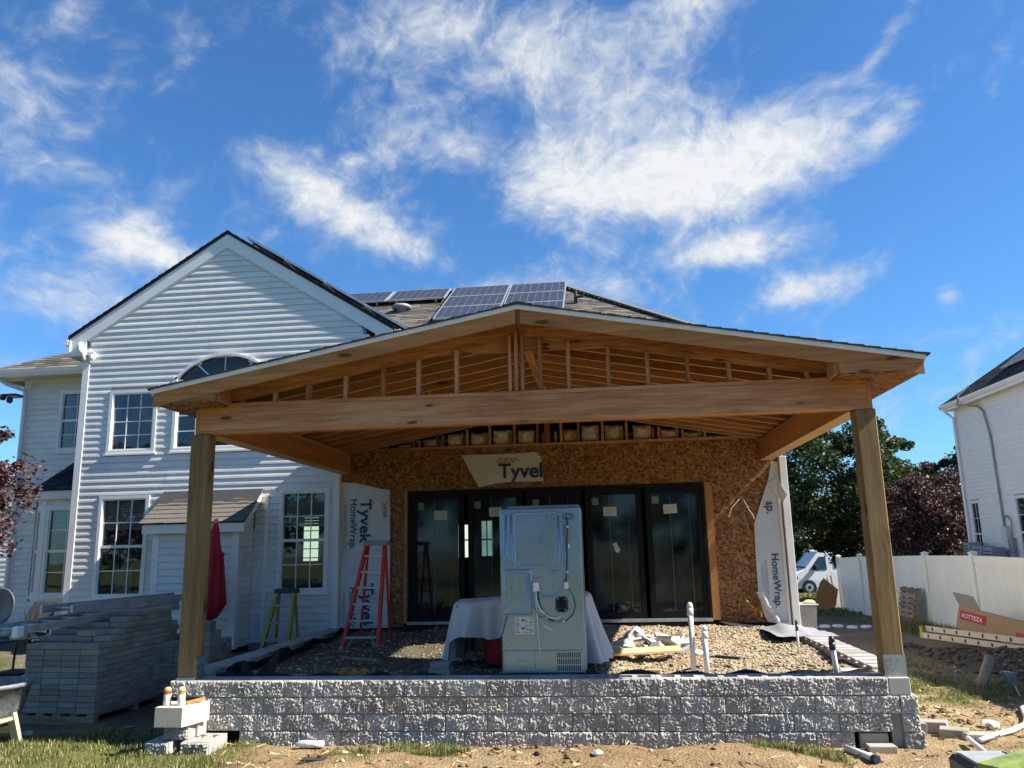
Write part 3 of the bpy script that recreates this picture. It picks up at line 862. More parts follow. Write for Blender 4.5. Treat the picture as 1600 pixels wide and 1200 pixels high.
def window(parent, T, u0, u1, z0, z1, cols=3, rows=4, double=True, blind=0.0, curtain=False, deep=0.28, proud=0.024, label=None, muntin=M_TRIM):
    cw = 0.055
    mb = MB(T)
    frame_rect(mb, u0, u1, z0, z1, cw, 0.0, proud)
    frame_rect(mb, u0 + cw, u1 - cw, z0 + cw, z1 - cw, 0.022, -0.06, proud - 0.014)
    win = build(mb, 'window', M_TRIM, parent)
    if label: win['label'] = label
    a0, a1, b0, b1 = u0 + cw + 0.022, u1 - cw - 0.022, z0 + cw + 0.022, z1 - cw - 0.022
    zm = (b0 + b1) / 2
    if double:
        mb = MB(T); mb.box(a0, a1, -0.045, proud - 0.016, zm - 0.022, zm + 0.022); build(mb, 'meeting_rail', M_TRIM, win)
        sashes = [(b0, zm - 0.022), (zm + 0.022, b1)]
    else:
        sashes = [(b0, b1)]
    for c0, c1 in sashes:
        mb = MB(T); mb.box(a0, a1, -0.026, -0.022, c0, c1); build(mb, 'pane', M_GLASS, win)
        r = rows // 2 if double else rows
        mb = MB(T)
        for i in range(1, cols):
            u = a0 + (a1 - a0) * i / cols; mb.box(u - 0.008, u + 0.008, -0.021, -0.012, c0, c1)
        for i in range(1, r):
            z = c0 + (c1 - c0) * i / r; mb.box(a0, a1, -0.0205, -0.0115, z - 0.008, z + 0.008)
        build(mb, 'muntins', muntin, win)
    mb = MB(T); mb.box(u0 - 0.03, u1 + 0.03, 0.0, proud + 0.014, z0 - 0.03, z0); build(mb, 'sill', M_TRIM, win)
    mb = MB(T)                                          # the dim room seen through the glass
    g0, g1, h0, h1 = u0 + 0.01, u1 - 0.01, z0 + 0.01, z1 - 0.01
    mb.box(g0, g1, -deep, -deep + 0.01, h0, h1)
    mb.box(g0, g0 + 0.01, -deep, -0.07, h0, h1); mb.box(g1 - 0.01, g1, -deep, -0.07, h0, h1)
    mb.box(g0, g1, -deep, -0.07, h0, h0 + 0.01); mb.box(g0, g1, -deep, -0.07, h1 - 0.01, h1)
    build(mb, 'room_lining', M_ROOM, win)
    if blind:
        mb = MB(T); n = int((b1 - b0) * blind / 0.045)
        for i in range(n):
            z = b1 - 0.02 - i * 0.045
            mb.add([(a0, -0.10, z), (a1, -0.10, z), (a1, -0.075, z - 0.042), (a0, -0.075, z - 0.042)], [(0, 1, 2, 3)])
        build(mb, 'blind', M_BLIND, win)
    if curtain:
        mb = MB(T); n = 14; P = []
        w = (a1 - a0) * 0.42
        for i in range(n + 1):
            u = a0 + (a1 - a0) * 0.28 + w * i / n
            P.append((u, -0.16 + 0.03 * math.sin(i * 1.9), b0)); P.append((u - 0.04, -0.16 + 0.02 * math.sin(i * 1.9), b0 + (b1 - b0) * (0.30 + 0.04 * math.sin(i))))
        mb.add(P, [(2 * i, 2 * i + 2, 2 * i + 3, 2 * i + 1) for i in range(n)]); build(mb, 'curtain', M_CURTAIN, win)
    return win

def shingles(parent, P0, U, V, wmax, vmax, lim, mat, expo=0.13, tab=0.30, lift=0.006, name='shingles', parts=False, kind='stuff'):
    """P0 eave corner, U along the eave, V up the slope; lim(v)->(u0,u1)"""
    P0, U, V = Vector(P0), Vector(U).normalized(), Vector(V).normalized()
    N = U.cross(V).normalized()
    if N.z < 0: N = -N
    allb = MB(); r = 0; v = 0.0
    while v < vmax:
        u0, u1 = lim(v); v1 = min(v + expo * 1.35, vmax + 0.05)
        off = (RND.random() * tab); u = u0 - off
        while u < u1:
            a = max(u, u0); w = tab * RND.uniform(0.55, 1.15); b = min(u + w, u1)
            if b - a > 0.015:
                th = lift * RND.uniform(0.8, 1.5)
                ea = expo * RND.uniform(-0.04, 0.04)
                q = [P0 + U * a + V * (v + ea), P0 + U * (b - 0.003) + V * (v + ea), P0 + U * (b - 0.003) + V * v1, P0 + U * a + V * v1]
                top = [tuple(q[0] + N * (th + lift)), tuple(q[1] + N * (th + lift)), tuple(q[2] + N * 0.001), tuple(q[3] + N * 0.001)]
                bot = [tuple(p - N * 0.002) for p in q]
                if parts:
                    m1 = MB().hexa(bot, top); build(m1, name, mat, parent)
                else:
                    allb.hexa(bot, top)
            u += w
        v += expo
    if not parts:
        return build(allb, name, mat, parent, kind=kind)

house = empty('house', (-4.0, 13.5, 0.0), 'white vinyl-sided two-storey house behind the unfinished porch', 'house')
YW = 12.2                                                # plane of the gabled wing
AX, AZ, SL = -6.12, 7.13, 0.633                          # wing roof apex and slope

def arch_poly(cx, z0, w, rise, n=14):
    R = (w * w / 4 + rise * rise) / (2 * rise); a = math.asin(w / 2 / R)
    return [(cx + R * math.sin(-a + 2 * a * i / n), z0 + rise - R + R * math.cos(-a + 2 * a * i / n)) for i in range(n + 1)]

# --- wing walls
W_UP1 = (-8.02, -7.18, 3.40, 4.46); W_UP2 = (-6.90, -5.20, 3.40, 4.58)
W_LO1 = (-8.06, -7.20, 1.10, 2.72); W_LO2 = (-5.04, -4.22, 1.14, 2.74)
BUMP = (-6.80, -5.45, 0.2, 2.12)
arch_hole = (-6.92, -5.18, 4.58, 4.97)
def arch_holes(z):
    P = arch_poly(-6.05, 4.58, 1.70, 0.40)
    if not 4.56 < z < 4.98: return []
    w = max([abs(p[0] + 6.05) for p in P if p[1] >= z - 0.02] or [0])
    return [(-6.05 - w, -6.05 + w)] if w > 0.05 else []
def wing_lim(z):
    ext = (AZ - 0.29 - z) / SL
    r = -4.14 if z < 3.46 else -3.72
    return max(-8.44, AX - ext), min(r, AX + ext)
siding(house, front(YW), 0.42, 6.82, wing_lim, [W_UP1, W_UP2, W_LO1, W_LO2, BUMP, (-6.90, -5.42, 2.12, 2.70)], M_SIDING, arch=arch_holes)
mb = MB()
mb.prism([(-8.5, 0.3), (-3.68, 0.3), (-3.68, 5.3), (AX, AZ - 0.1), (-8.5, 5.5)], 'y', YW + 0.30, YW + 0.36)
mb.box(-8.5, -8.44, YW + 0.01, 17.0, 0.3, 5.5); mb.box(-4.10, -4.04, YW + 0.16, 16.0, 0.3, 3.6); mb.box(-3.74, -3.68, YW + 0.01, 16.0, 3.6, 5.4)
build(mb, 'wall', M_SHEATH, house)
# wall skin directly behind the boards with the window openings left out
mb = MB(front(YW))
zz = 0.40
edges = sorted({0.40, 6.80, 3.45} | {h[i] for h in (W_UP1, W_UP2, W_LO1, W_LO2, BUMP, arch_hole) for i in (2, 3)})
for z0_, z1_ in zip(edges[:-1], edges[1:]):
    nst = max(1, int((z1_ - z0_) / 0.1)) if z0_ > 4.9 else 1
    for k in range(nst):
        a, b = z0_ + (z1_ - z0_) * k / nst, z0_ + (z1_ - z0_) * (k + 1) / nst
        l, r = wing_lim(b)
        if r - l < 0.05: continue
        hs = [(h[0] + 0.02, h[1] - 0.02) for h in (W_UP1, W_UP2, W_LO1, W_LO2, BUMP, arch_hole) if h[2] < b - 1e-4 and h[3] > a + 1e-4]
        for s0, s1 in subtract(l, r, hs):
            mb.box(s0, s1, -0.03, -0.004, a, b)
build(mb, 'wall_skin', M_SHEATH, house)
# corner posts
for (x0, x1, z0_, z1_) in ((-8.55, -8.43, 0.36, 5.20), (-4.15, -4.06, 0.45, 2.98), (-3.73, -3.62, 3.6, 5.2)):
    mb = MB(); mb.cbox(x0, x1, YW - 0.022, YW + 0.10, z0_, z1_, 0.004); build(mb, 'corner_trim', M_TRIM, house)
# foundation under the wing
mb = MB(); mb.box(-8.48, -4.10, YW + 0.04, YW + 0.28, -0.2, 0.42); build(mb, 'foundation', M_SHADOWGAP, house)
# upper windows, arched top light
window(house, front(YW), *W_UP1, cols=3, rows=4, double=False, label='upper window left of the arched window')
w2 = window(house, front(YW), *W_UP2, cols=5, rows=4, double=False, label='wide upper window under the arched light')
mb = MB(front(YW))
o_ = arch_poly(-6.05, 4.58, 1.74, 0.42); i_ = arch_poly(-6.05, 4.60, 1.60, 0.36)
n = len(o_)
V = [(p[0], 0.045, p[1]) for p in o_] + [(p[0], 0.045, p[1]) for p in i_] + [(p[0], 0.0, p[1]) for p in o_] + [(p[0], 0.0, p[1]) for p in i_]
F = []
for k in range(n - 1):
    F += [(k, k + 1, n + k + 1, n + k), (k, 2 * n + k, 2 * n + k + 1, k + 1), (n + k, n + k + 1, 3 * n + k + 1, 3 * n + k)]
mb.add(V, F); mb.box(-6.92, -6.85, 0.0, 0.045, 4.40, 4.63); mb.box(-5.25, -5.18, 0.0, 0.045, 4.40, 4.63)
aw = build(mb, 'arched_window', M_TRIM, house)
mb = MB(front(YW)); mb.add([(p[0], -0.02, p[1]) for p in i_], [tuple(range(n))]); build(mb, 'pane', M_GLASS, aw)
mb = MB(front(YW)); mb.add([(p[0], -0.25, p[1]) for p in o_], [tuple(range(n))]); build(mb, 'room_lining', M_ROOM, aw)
mb = MB()
for an in (25, 60, 90, 120, 155):
    c_ = Vector((-6.05, YW + 0.005, 4.40)); d_ = Vector((math.cos(rad(an)) * 1.9, 0, math.sin(rad(an)))).normalized()
    L = 0.25
    for k in range(200):
        p_ = c_ + d_ * (0.2 + k * 0.01)
        xx = min(max(p_.x, i_[0][0]), i_[-1][0])
        top = np.interp(xx, [q[0] for q in i_], [q[1] for q in i_])
        if p_.z > top or abs(p_.x + 6.05) > 0.8: L = 0.2 + k * 0.01; break
    mb.bar(c_ + d_ * 0.2, c_ + d_ * L, 0.012, 0.022)
build(mb, 'muntins', M_TRIM, aw)
window(house, front(YW), *W_LO1, cols=3, rows=4, blind=0.32, curtain=True, label='tall lower window left of the small shed-roofed bump-out')
wr = window(house, front(YW), *W_LO2, cols=3, rows=4, blind=0.36, label='tall lower window right of the bump-out, blind half down')
mb = MB(front(YW)); mb.box(-4.72, -4.48, -0.262, -0.258, 1.62, 2.32); build(mb, 'far_window', M_SKYLIT, wr)
mb = MB(front(YW))
for k in range(5): mb.box(-4.73, -4.47, -0.25, -0.244, 1.66 + k * 0.14, 1.675 + k * 0.14)
mb.box(-4.605, -4.595, -0.25, -0.244, 1.62, 2.32)
build(mb, 'far_muntins', M_DOORFR, wr)

# rake boards, eave boxes and wing roof
def rake(side):
    xe = -8.82 if side < 0 else -3.22
    ze = AZ - SL * abs(xe - AX)
    mb = MB(); mb.prism([(AX, AZ - 0.03), (xe, ze - 0.03), (xe, ze - 0.13), (AX + side * 0.0, AZ - 0.36)][:4] if False else [(AX, AZ - 0.035), (xe, ze - 0.035), (xe, ze - 0.28), (xe - side * 0.02, ze - 0.33), (xe - side * 0.30, ze - 0.335), (xe - side * 0.30, ze - 0.275 + SL * 0.30), (AX, AZ - 0.275)], 'y', YW - 0.024, YW + 0.02)
    build(mb, 'rake_board', M_TRIM, house)
    mb = MB(); mb.prism([(AX, AZ - 0.28), (AX + side * 2.36, AZ - 0.28 - SL * 2.36), (AX + side * 2.36, AZ - 0.31 - SL * 2.36), (AX, AZ - 0.31)], 'y', YW - 0.020, YW + 0.02)
    build(mb, 'rake_channel', M_TRIMDIM, house)
    # roof slab and shingles
    mb = MB(); mb.prism([(AX, AZ), (xe + side * 0.03, ze - 0.02), (xe + side * 0.03, ze - 0.045), (AX, AZ - 0.03)], 'y', YW - 0.045, 18.0)
    build(mb, 'roof_deck', M_SHDARK, house)
    ln = math.hypot(xe - AX, ze - AZ)
    shingles(house, (xe + side * 0.02, YW - 0.055, ze + 0.0), (0, 1, 0), (-side, 0, SL), 6.2, ln, lambda v: (0, 6.2), M_SHDARK, expo=0.14)
    # eave gutter
    mb = MB(); x0 = xe + side * 0.02
    mb.prism([(x0, ze - 0.05), (x0 + side * 0.10, ze - 0.04), (x0 + side * 0.09, ze - 0.10), (x0 + side * 0.06, ze - 0.15), (x0, ze - 0.15)], 'y', YW - 0.05, 16.5)
    build(mb, 'gutter', M_TRIM, house)
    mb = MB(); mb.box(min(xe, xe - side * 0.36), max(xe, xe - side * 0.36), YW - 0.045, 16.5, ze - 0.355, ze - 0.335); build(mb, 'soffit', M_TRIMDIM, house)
    mb = MB(); mb.box(min(xe, xe - side * 0.02), max(xe, xe - side * 0.02), YW - 0.045, 16.5, ze - 0.335, ze - 0.06); build(mb, 'eave_fascia', M_TRIM, house)
rake(-1); rake(1)
# downspout elbow and small flood light at the upper left corner
mb = MB(); mb.tube([(-8.62, YW - 0.04, 5.30), (-8.60, YW - 0.05, 5.17), (-8.52, YW - 0.06, 5.10), (-8.50, YW - 0.06, 4.98)], 0.035, 8); build(mb, 'downspout_elbow', M_TRIM, house, smooth=True)
mb = MB(); mb.lathe([(0.03, 0), (0.05, 0.03), (0.05, 0.08), (0.02, 0.10)], (-8.36, YW - 0.07, 4.98), 10); mb.box(-8.46, -8.34, YW - 0.08, YW, 5.07, 5.12); build(mb, 'flood_light', M_WHITEPL, house)

# --- shed-roofed bump-out
BY = 11.70
bx0, bx1 = -6.80, -5.45
siding(house, front(BY), 0.40, 2.10, lambda z: (bx0 + 0.10, bx1 - 0.10), [], M_SIDING)
siding(house, lambda u, d, z: (bx1 + d, u, z), 0.40, 2.55, lambda z: (BY + 0.08 if z < 2.0 else BY + 0.08 + max(0, (z - 2.1)) * 0.85, YW - 0.02), [], M_SIDING)
mb = MB(); mb.box(bx0 + 0.02, bx1 - 0.02, BY + 0.01, YW + 0.2, 0.38, 2.12); mb.prism([(BY + 0.02, 2.10), (YW, 2.10), (YW, 2.62)], 'x', bx0 + 0.03, bx1 - 0.02); build(mb, 'bump_out_wall', M_SHEATH, house)
for x0, x1 in ((bx0 - 0.01, bx0 + 0.10), (bx1 - 0.10, bx1 + 0.012)):
    mb = MB(); mb.cbox(x0, x1, BY - 0.022, BY + 0.09, 0.38, 2.10, 0.004); build(mb, 'corner_trim', M_TRIM, house)
mb = MB(); mb.box(bx0 - 0.14, bx1 + 0.12, BY - 0.11, BY - 0.09, 2.08, 2.22); build(mb, 'eave_fascia', M_TRIM, house)
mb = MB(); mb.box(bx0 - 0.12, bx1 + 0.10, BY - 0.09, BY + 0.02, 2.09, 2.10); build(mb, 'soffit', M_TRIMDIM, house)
mb = MB(); mb.prism([(BY - 0.10, 2.08), (BY - 0.10, 2.22), (YW - 0.02, 2.74), (YW - 0.02, 2.58)], 'x', bx1 + 0.10, bx1 + 0.125); build(mb, 'rake_board', M_TRIM, house)
mb = MB(); mb.prism([(BY - 0.13, 2.215), (BY - 0.13, 2.235), (YW - 0.02, 2.76), (YW - 0.02, 2.735)], 'x', bx0 - 0.16, bx1 + 0.14); build(mb, 'roof_deck', M_SHDARK, house)
shingles(house, (bx0 - 0.17, BY - 0.15, 2.23), (1, 0, 0), (0, 1, 0.80), bx1 - bx0 + 0.33, 0.80, lambda v: (v * 0.12, bx1 - bx0 + 0.33), M_SHINGLE, expo=0.115, tab=0.24, name='shingle', parts=True)
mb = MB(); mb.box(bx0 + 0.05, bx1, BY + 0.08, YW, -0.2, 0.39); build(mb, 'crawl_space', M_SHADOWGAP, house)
# outlet cover on the bump-out, thin conduit beside it
mb = MB(); mb.cbox(-6.02, -5.90, BY - 0.07, BY - 0.01, 1.05, 1.30, 0.01); build(mb, 'outlet_box', M_WHITEPL, house)
mb = MB(); mb.cbox(-5.26, -5.20, YW - 0.035, YW - 0.012, 0.42, 2.62, 0.004); build(mb, 'siding_joint_trim', M_TRIM, house)

# --- set-back left part with bay window
YL = 13.6
W_L = (-9.93, -8.98, 3.66, 4.82)
siding(house, front(YL), 0.38, 5.02, lambda z: (-10.54, -8.50), [W_L, (-10.2, -8.5, 1.05, 2.95)], M_SIDING)
mb = MB(); mb.box(-10.6, -8.5, YL + 0.3, YL + 0.36, 0.2, 5.1); mb.box(-10.60, -10.54, YL, 18.5, 0.2, 5.1); build(mb, 'wall', M_SHEATH, house)
mb = MB(); mb.box(-10.6, W_L[0], YL + 0.002, YL + 0.03, 0.2, 5.1); mb.box(W_L[0], -8.5, YL + 0.002, YL + 0.03, 0.2, W_L[2]); mb.box(W_L[0], -8.5, YL + 0.002, YL + 0.03, W_L[3], 5.1); build(mb, 'wall_skin', M_SHEATH, house)
mb = MB(); mb.cbox(-10.67, -10.54, YL - 0.022, YL + 0.1, 0.36, 5.04, 0.004); build(mb, 'corner_trim', M_TRIM, house)
window(house, front(YL), *W_L, cols=3, rows=4, blind=0.0, label='upper window in the set-back left wall')
mb = MB(); mb.box(-10.64, -8.5, YL - 0.03, YL, 4.98, 5.12); build(mb, 'frieze_board', M_TRIM, house)
# hip roof over it
e0 = Vector((-11.10, 13.24, 5.16)); s_ = 0.58
mb = MB(); mb.add([tuple(e0), (-8.4, 13.24, 5.16), (-8.4, 15.94, 5.16 + s_ * 2.7), (-8.4, 18.6, 5.16 + s_ * 2.7), (-11.10, 18.6, 5.16)], [(0, 1, 2), (0, 2, 3, 4)]); build(mb, 'roof_deck', M_SHDARK, house)
shingles(house, tuple(e0 + Vector((0, -0.02, 0.005))), (1, 0, 0), (0, 1, s_), 2.7, 3.1, lambda v: (v / math.hypot(1, s_), 2.7), M_SHINGLE, expo=0.13)
mb = MB(); mb.box(-11.08, -8.45, 13.27, YL + 0.02, 5.04, 5.06); build(mb, 'soffit', M_TRIMDIM, house)
mb = MB(); mb.prism([(13.24, 5.15), (13.13, 5.15), (13.14, 5.09), (13.18, 5.03), (13.24, 5.03)], 'x', -11.12, -8.45); build(mb, 'gutter', M_TRIM, house)
mb = MB(); mb.box(-11.12, -11.06, 13.24, 18.4, 5.03, 5.15); build(mb, 'eave_fascia', M_TRIM, house)
mb = MB(); mb.tube([(-10.95, 13.2, 5.03), (-10.85, 13.35, 4.93), (-10.62, 13.52, 4.84), (-10.60, 13.53, 4.7), (-10.60, 13.53, 0.5)], 0.035, 8); build(mb, 'downspout', M_TRIM, house)
mb = MB(); mb.lathe([(0.03, 0), (0.055, 0.04), (0.05, 0.10), (0.02, 0.12)], (-10.86, 13.30, 4.62), 10); mb.lathe([(0.03, 0), (0.055, 0.04), (0.05, 0.10), (0.02, 0.12)], (-10.72, 13.30, 4.56), 10); mb.box(-10.88, -10.62, 13.30, 13.56, 4.70, 4.74)
build(mb, 'twin_spotlight', M_DARKPL, house)
# bay
P = [(-10.17, YL), (-9.66, 13.05), (-8.72, 13.05), (-8.30, YL)]
mb = MB()
for zb0, zb1 in ((0.38, 1.10), (2.72, 2.92)):
    mb.prism([(-10.13, YL + 0.3), (-9.64, 13.09), (-8.74, 13.09), (-8.34, YL + 0.3)], 'z', zb0, zb1)
mb.prism([(-10.08, YL + 0.28), (-9.4, YL + 0.02), (-8.55, YL + 0.02), (-8.4, YL + 0.28)], 'z', 1.1, 2.72)
build(mb, 'bay_wall', M_SHEATH, house)
siding(house, front(13.05), 0.40, 1.10, lambda z: (-9.60, -8.76), [], M_SIDING)
siding(house, front(13.05), 2.62, 2.80, lambda z: (-9.60, -8.76), [], M_SIDING)
dv = Vector((-9.66 + 10.17, 13.05 - YL, 0)); dl = dv.length; dv.normalize(); dn = Vector((dv.y, -dv.x, 0))
if dn.y > 0: dn = -dn
Tb = lambda u, d, z: tuple(Vector((-10.17, YL, z)) + dv * u + dn * d)
siding(house, Tb, 0.40, 1.10, lambda z: (0.03, dl - 0.08), [], M_SIDING)
siding(house, Tb, 2.62, 2.80, lambda z: (0.03, dl - 0.08), [], M_SIDING)
window(house, front(13.05), -9.58, -8.80, 1.10, 2.64, cols=2, rows=4, blind=0.28, deep=0.2, label='front window of the left bay')
window(house, Tb, 0.10, dl - 0.10, 1.10, 2.64, cols=1, rows=2, deep=0.15, label='slanted side window of the left bay')
for x_, y_ in ((-9.70, 13.03), (-8.76, 13.03)):
    mb = MB(); mb.cbox(x_, x_ + 0.11, y_, y_ + 0.09, 0.38, 2.80, 0.004); build(mb, 'corner_trim', M_TRIM, house)
mb = MB(); mb.prism([(-10.30, YL), (-9.72, 12.95), (-8.6, 12.95), (-8.2, YL)], 'z', 2.76, 2.90); build(mb, 'bay_fascia', M_TRIM, house)
mb = MB(); mb.add([(-10.36, YL, 2.91), (-9.76, 12.90, 2.91), (-8.55, 12.90, 2.91), (-8.2, YL, 2.91), (-9.5, YL, 3.46), (-8.5, YL, 3.46)], [(0, 1, 4), (1, 2, 5, 4), (2, 3, 5), (0, 3, 2, 1)]); build(mb, 'bay_roof', M_SHDARK, house)
shingles(house, (-9.76, 12.89, 2.915), (1, 0, 0), (0, 0.70, 0.55), 1.2, 0.86, lambda v: (v * 0.29, 1.25), M_SHDARK, expo=0.12)

# --- main block behind the porch: second-storey wall and hip roof
siding(house, front(13.5), 3.7, 5.1, lambda z: (-3.66, 1.70), [], M_SIDING)
mb = MB(); mb.box(-3.7, 1.75, 13.51, 13.6, 3.4, 5.15); mb.box(1.70, 1.75, 13.5, 20.7, 3.4, 5.15); mb.box(2.66, 2.735, 12.46, 20.8, 0.2, 3.42); mb.box(1.7, 2.735, 12.46, 20.8, 3.36, 3.42); mb.box(-3.9, 2.70, 12.5, 13.51, 3.425, 3.48); mb.box(-10.5, 1.75, 20.7, 20.8, 0.2, 5.15); build(mb, 'wall', M_SHEATH, house)
siding(house, lambda u, d, z: (2.738 + d, u, z), 0.45, 3.36, lambda z: (12.36, 20.7), [], M_SIDING)
EV = (13.2, 5.2, 0.58)
RY, RZ = 17.1, 5.2 + 0.58 * 3.9
mb = MB(); mb.add([(-8.4, 13.2, 5.18), (2.05, 13.2, 5.18), (2.05, 21.0, 5.18), (-8.4, 21.0, 5.18), (-0.6, RY, RZ - 0.02), (-8.4, RY, RZ - 0.02)], [(0, 1, 4, 5), (1, 2, 4), (2, 3, 5, 4), (0, 3, 2, 1)]); build(mb, 'roof_deck', M_SHDARK, house)
hl = math.hypot(1, 0.58)
shingles(house, (-5.9, 13.2, 5.195), (1, 0, 0), (0, 1, 0.58), 7.95, 3.9 * hl, lambda v: (0, 7.93 - (v + 0.13) / hl * 0.679), M_SHINGLE, expo=0.135)
shingles(house, (2.05, 13.2, 5.195), (0, 1, 0), (-1, 0, 0.8536), 7.8, 2.65 * 1.3148, lambda v: ((v + 0.16) / 1.3148 / 0.679, 7.8 - (v + 0.16) / 1.3148 / 0.679), M_SHINGLE, expo=0.135)
mb = MB(); mb.bar((2.05, 13.2, 5.215), (-0.6, RY, RZ + 0.025), 0.26, 0.03); mb.bar((-0.62, RY, RZ + 0.02), (-6.2, RY, RZ + 0.02), 0.2, 0.015); build(mb, 'ridge_cap', M_SHINGLE, house)
mb = MB(); mb.prism([(13.2, 5.18), (13.09, 5.19), (13.10, 5.12), (13.14, 5.05), (13.2, 5.05)], 'x', -3.1, 2.05); build(mb, 'gutter', M_TRIM, house)
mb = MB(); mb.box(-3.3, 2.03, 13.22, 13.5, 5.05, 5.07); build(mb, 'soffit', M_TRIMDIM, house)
def on_roof(x, y, up=0.0):
    n = Vector((0, -0.58, 1)).normalized()
    return Vector((x, y, 5.2 + 0.58 * (y - 13.2))) + n * up
p = on_roof(-3.98, 15.72, 0.0)
mb = MB(); mb.lathe([(0.10, -0.06), (0.11, 0.05), (0.20, 0.06), (0.21, 0.09), (0.17, 0.13), (0.08, 0.155), (0.0, 0.16)], tuple(p), 18); build(mb, 'roof_vent', M_GREYPL, house, smooth=True)
p = on_roof(-0.33, 15.6, 0.0)
mb = MB(); mb.tube([p - Vector((0, 0, 0.1)), p + Vector((0, 0, 0.28))], 0.035, 10); mb.tube([p + Vector((0.02, -0.03, 0.12)), p + Vector((0.16, -0.05, 0.14))], 0.03, 8); build(mb, 'vent_pipe', M_DARKPL, house)

# --- lower front wall under the porch: strand board, folding door
YO = 12.30
def osb_sheet(x0, x1, z0_, z1_):
    mb = MB(); mb.box(x0, x1 - 0.006, YO, YO + 0.012, z0_, z1_ - 0.006); sh_ = build(mb, 'strand_board_sheet', M_OSBW, house)
    mb = MB(); x_ = x0 + 0.02
    while x_ < x1:
        z_ = z0_ + 0.03
        while z_ < z1_ - 0.02:
            mb.box(x_ - 0.004, x_ + 0.004, YO - 0.0016, YO + 0.002, z_ - 0.004, z_ + 0.004); z_ += 0.15 + RND.uniform(-.02, .02)
        x_ += 0.40
    build(mb, 'nail_heads', M_DARKPL, sh_, kind='stuff')
for a in ((-4.06, -2.90, 2.66, 3.30), (-2.90, -0.46, 2.66, 3.30), (-0.46, 1.55, 2.66, 3.30), (1.55, 2.72, 2.44, 3.30),
          (-3.36, -3.06, 1.25, 2.66), (-3.36, -3.06, 0.62, 1.25), (-4.06, -3.36, 0.62, 2.66), (1.66, 2.72, 1.22, 2.44), (1.66, 2.72, 0.62, 1.22)):
    osb_sheet(*a)
mb = MB(); mb.box(1.55, 1.66, YO - 0.012, YO + 0.10, 0.66, 2.655); build(mb, 'door_jamb', M_CEDAR, house)
mb = MB(); mb.box(-3.06, -2.995, YO - 0.012, YO + 0.10, 0.66, 2.655); build(mb, 'door_jamb', M_CEDAR, house)
mb = MB(); mb.box(-4.06, 2.70, YO + 0.015, YO + 0.12, 0.2, 0.62); build(mb, 'foundation_membrane', M_BLACK, house)
mb = MB(); mb.box(-4.06, -3.06, YO + 0.013, YO + 0.16, 0.62, 3.3); mb.box(1.66, 2.70, YO + 0.013, YO + 0.16, 0.62, 3.3); mb.box(-3.06, 1.66, YO + 0.013, YO + 0.16, 2.655, 3.3); build(mb, 'wall_framing', M_SHEATH, house)
# room behind the door
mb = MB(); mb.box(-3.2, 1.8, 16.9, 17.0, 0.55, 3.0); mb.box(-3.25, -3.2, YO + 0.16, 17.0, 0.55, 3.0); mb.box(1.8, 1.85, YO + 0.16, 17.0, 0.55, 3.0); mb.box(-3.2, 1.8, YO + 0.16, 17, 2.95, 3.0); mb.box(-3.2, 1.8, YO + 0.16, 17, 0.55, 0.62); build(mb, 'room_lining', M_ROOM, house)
for x0, x1, z0_, z1_ in ((-3.02, -2.80, 1.70, 2.25), (-2.52, -2.30, 1.72, 2.32)):
    mb = MB(); mb.box(x0, x1, 16.88, 16.89, z0_ - 0.12, z1_); fw = build(mb, 'far_window', M_SKYLIT, house)
    mb = MB(); mb.box(x0, x1, 16.86, 16.87, 1.92, 1.95); mb.box((x0 + x1) / 2 - 0.012, (x0 + x1) / 2 + 0.012, 16.86, 16.87, z0_ - 0.12, z1_); build(mb, 'muntins', M_DOORFR, fw)
DX = [-2.985, -2.08, -1.175, -0.27, 0.635, 1.54]
mb = MB(); mb.box(-2.99, 1.545, YO - 0.02, YO + 0.11, 2.60, 2.652); mb.box(-2.99, -2.95, YO - 0.02, YO + 0.11, 0.69, 2.60); mb.box(1.505, 1.545, YO - 0.02, YO + 0.11, 0.69, 2.60); build(mb, 'door_frame', M_DOORFR, house)
mb = MB(); mb.box(-2.99, 1.545, YO - 0.05, YO + 0.12, 0.645, 0.69); build(mb, 'door_threshold', M_ALU, house)
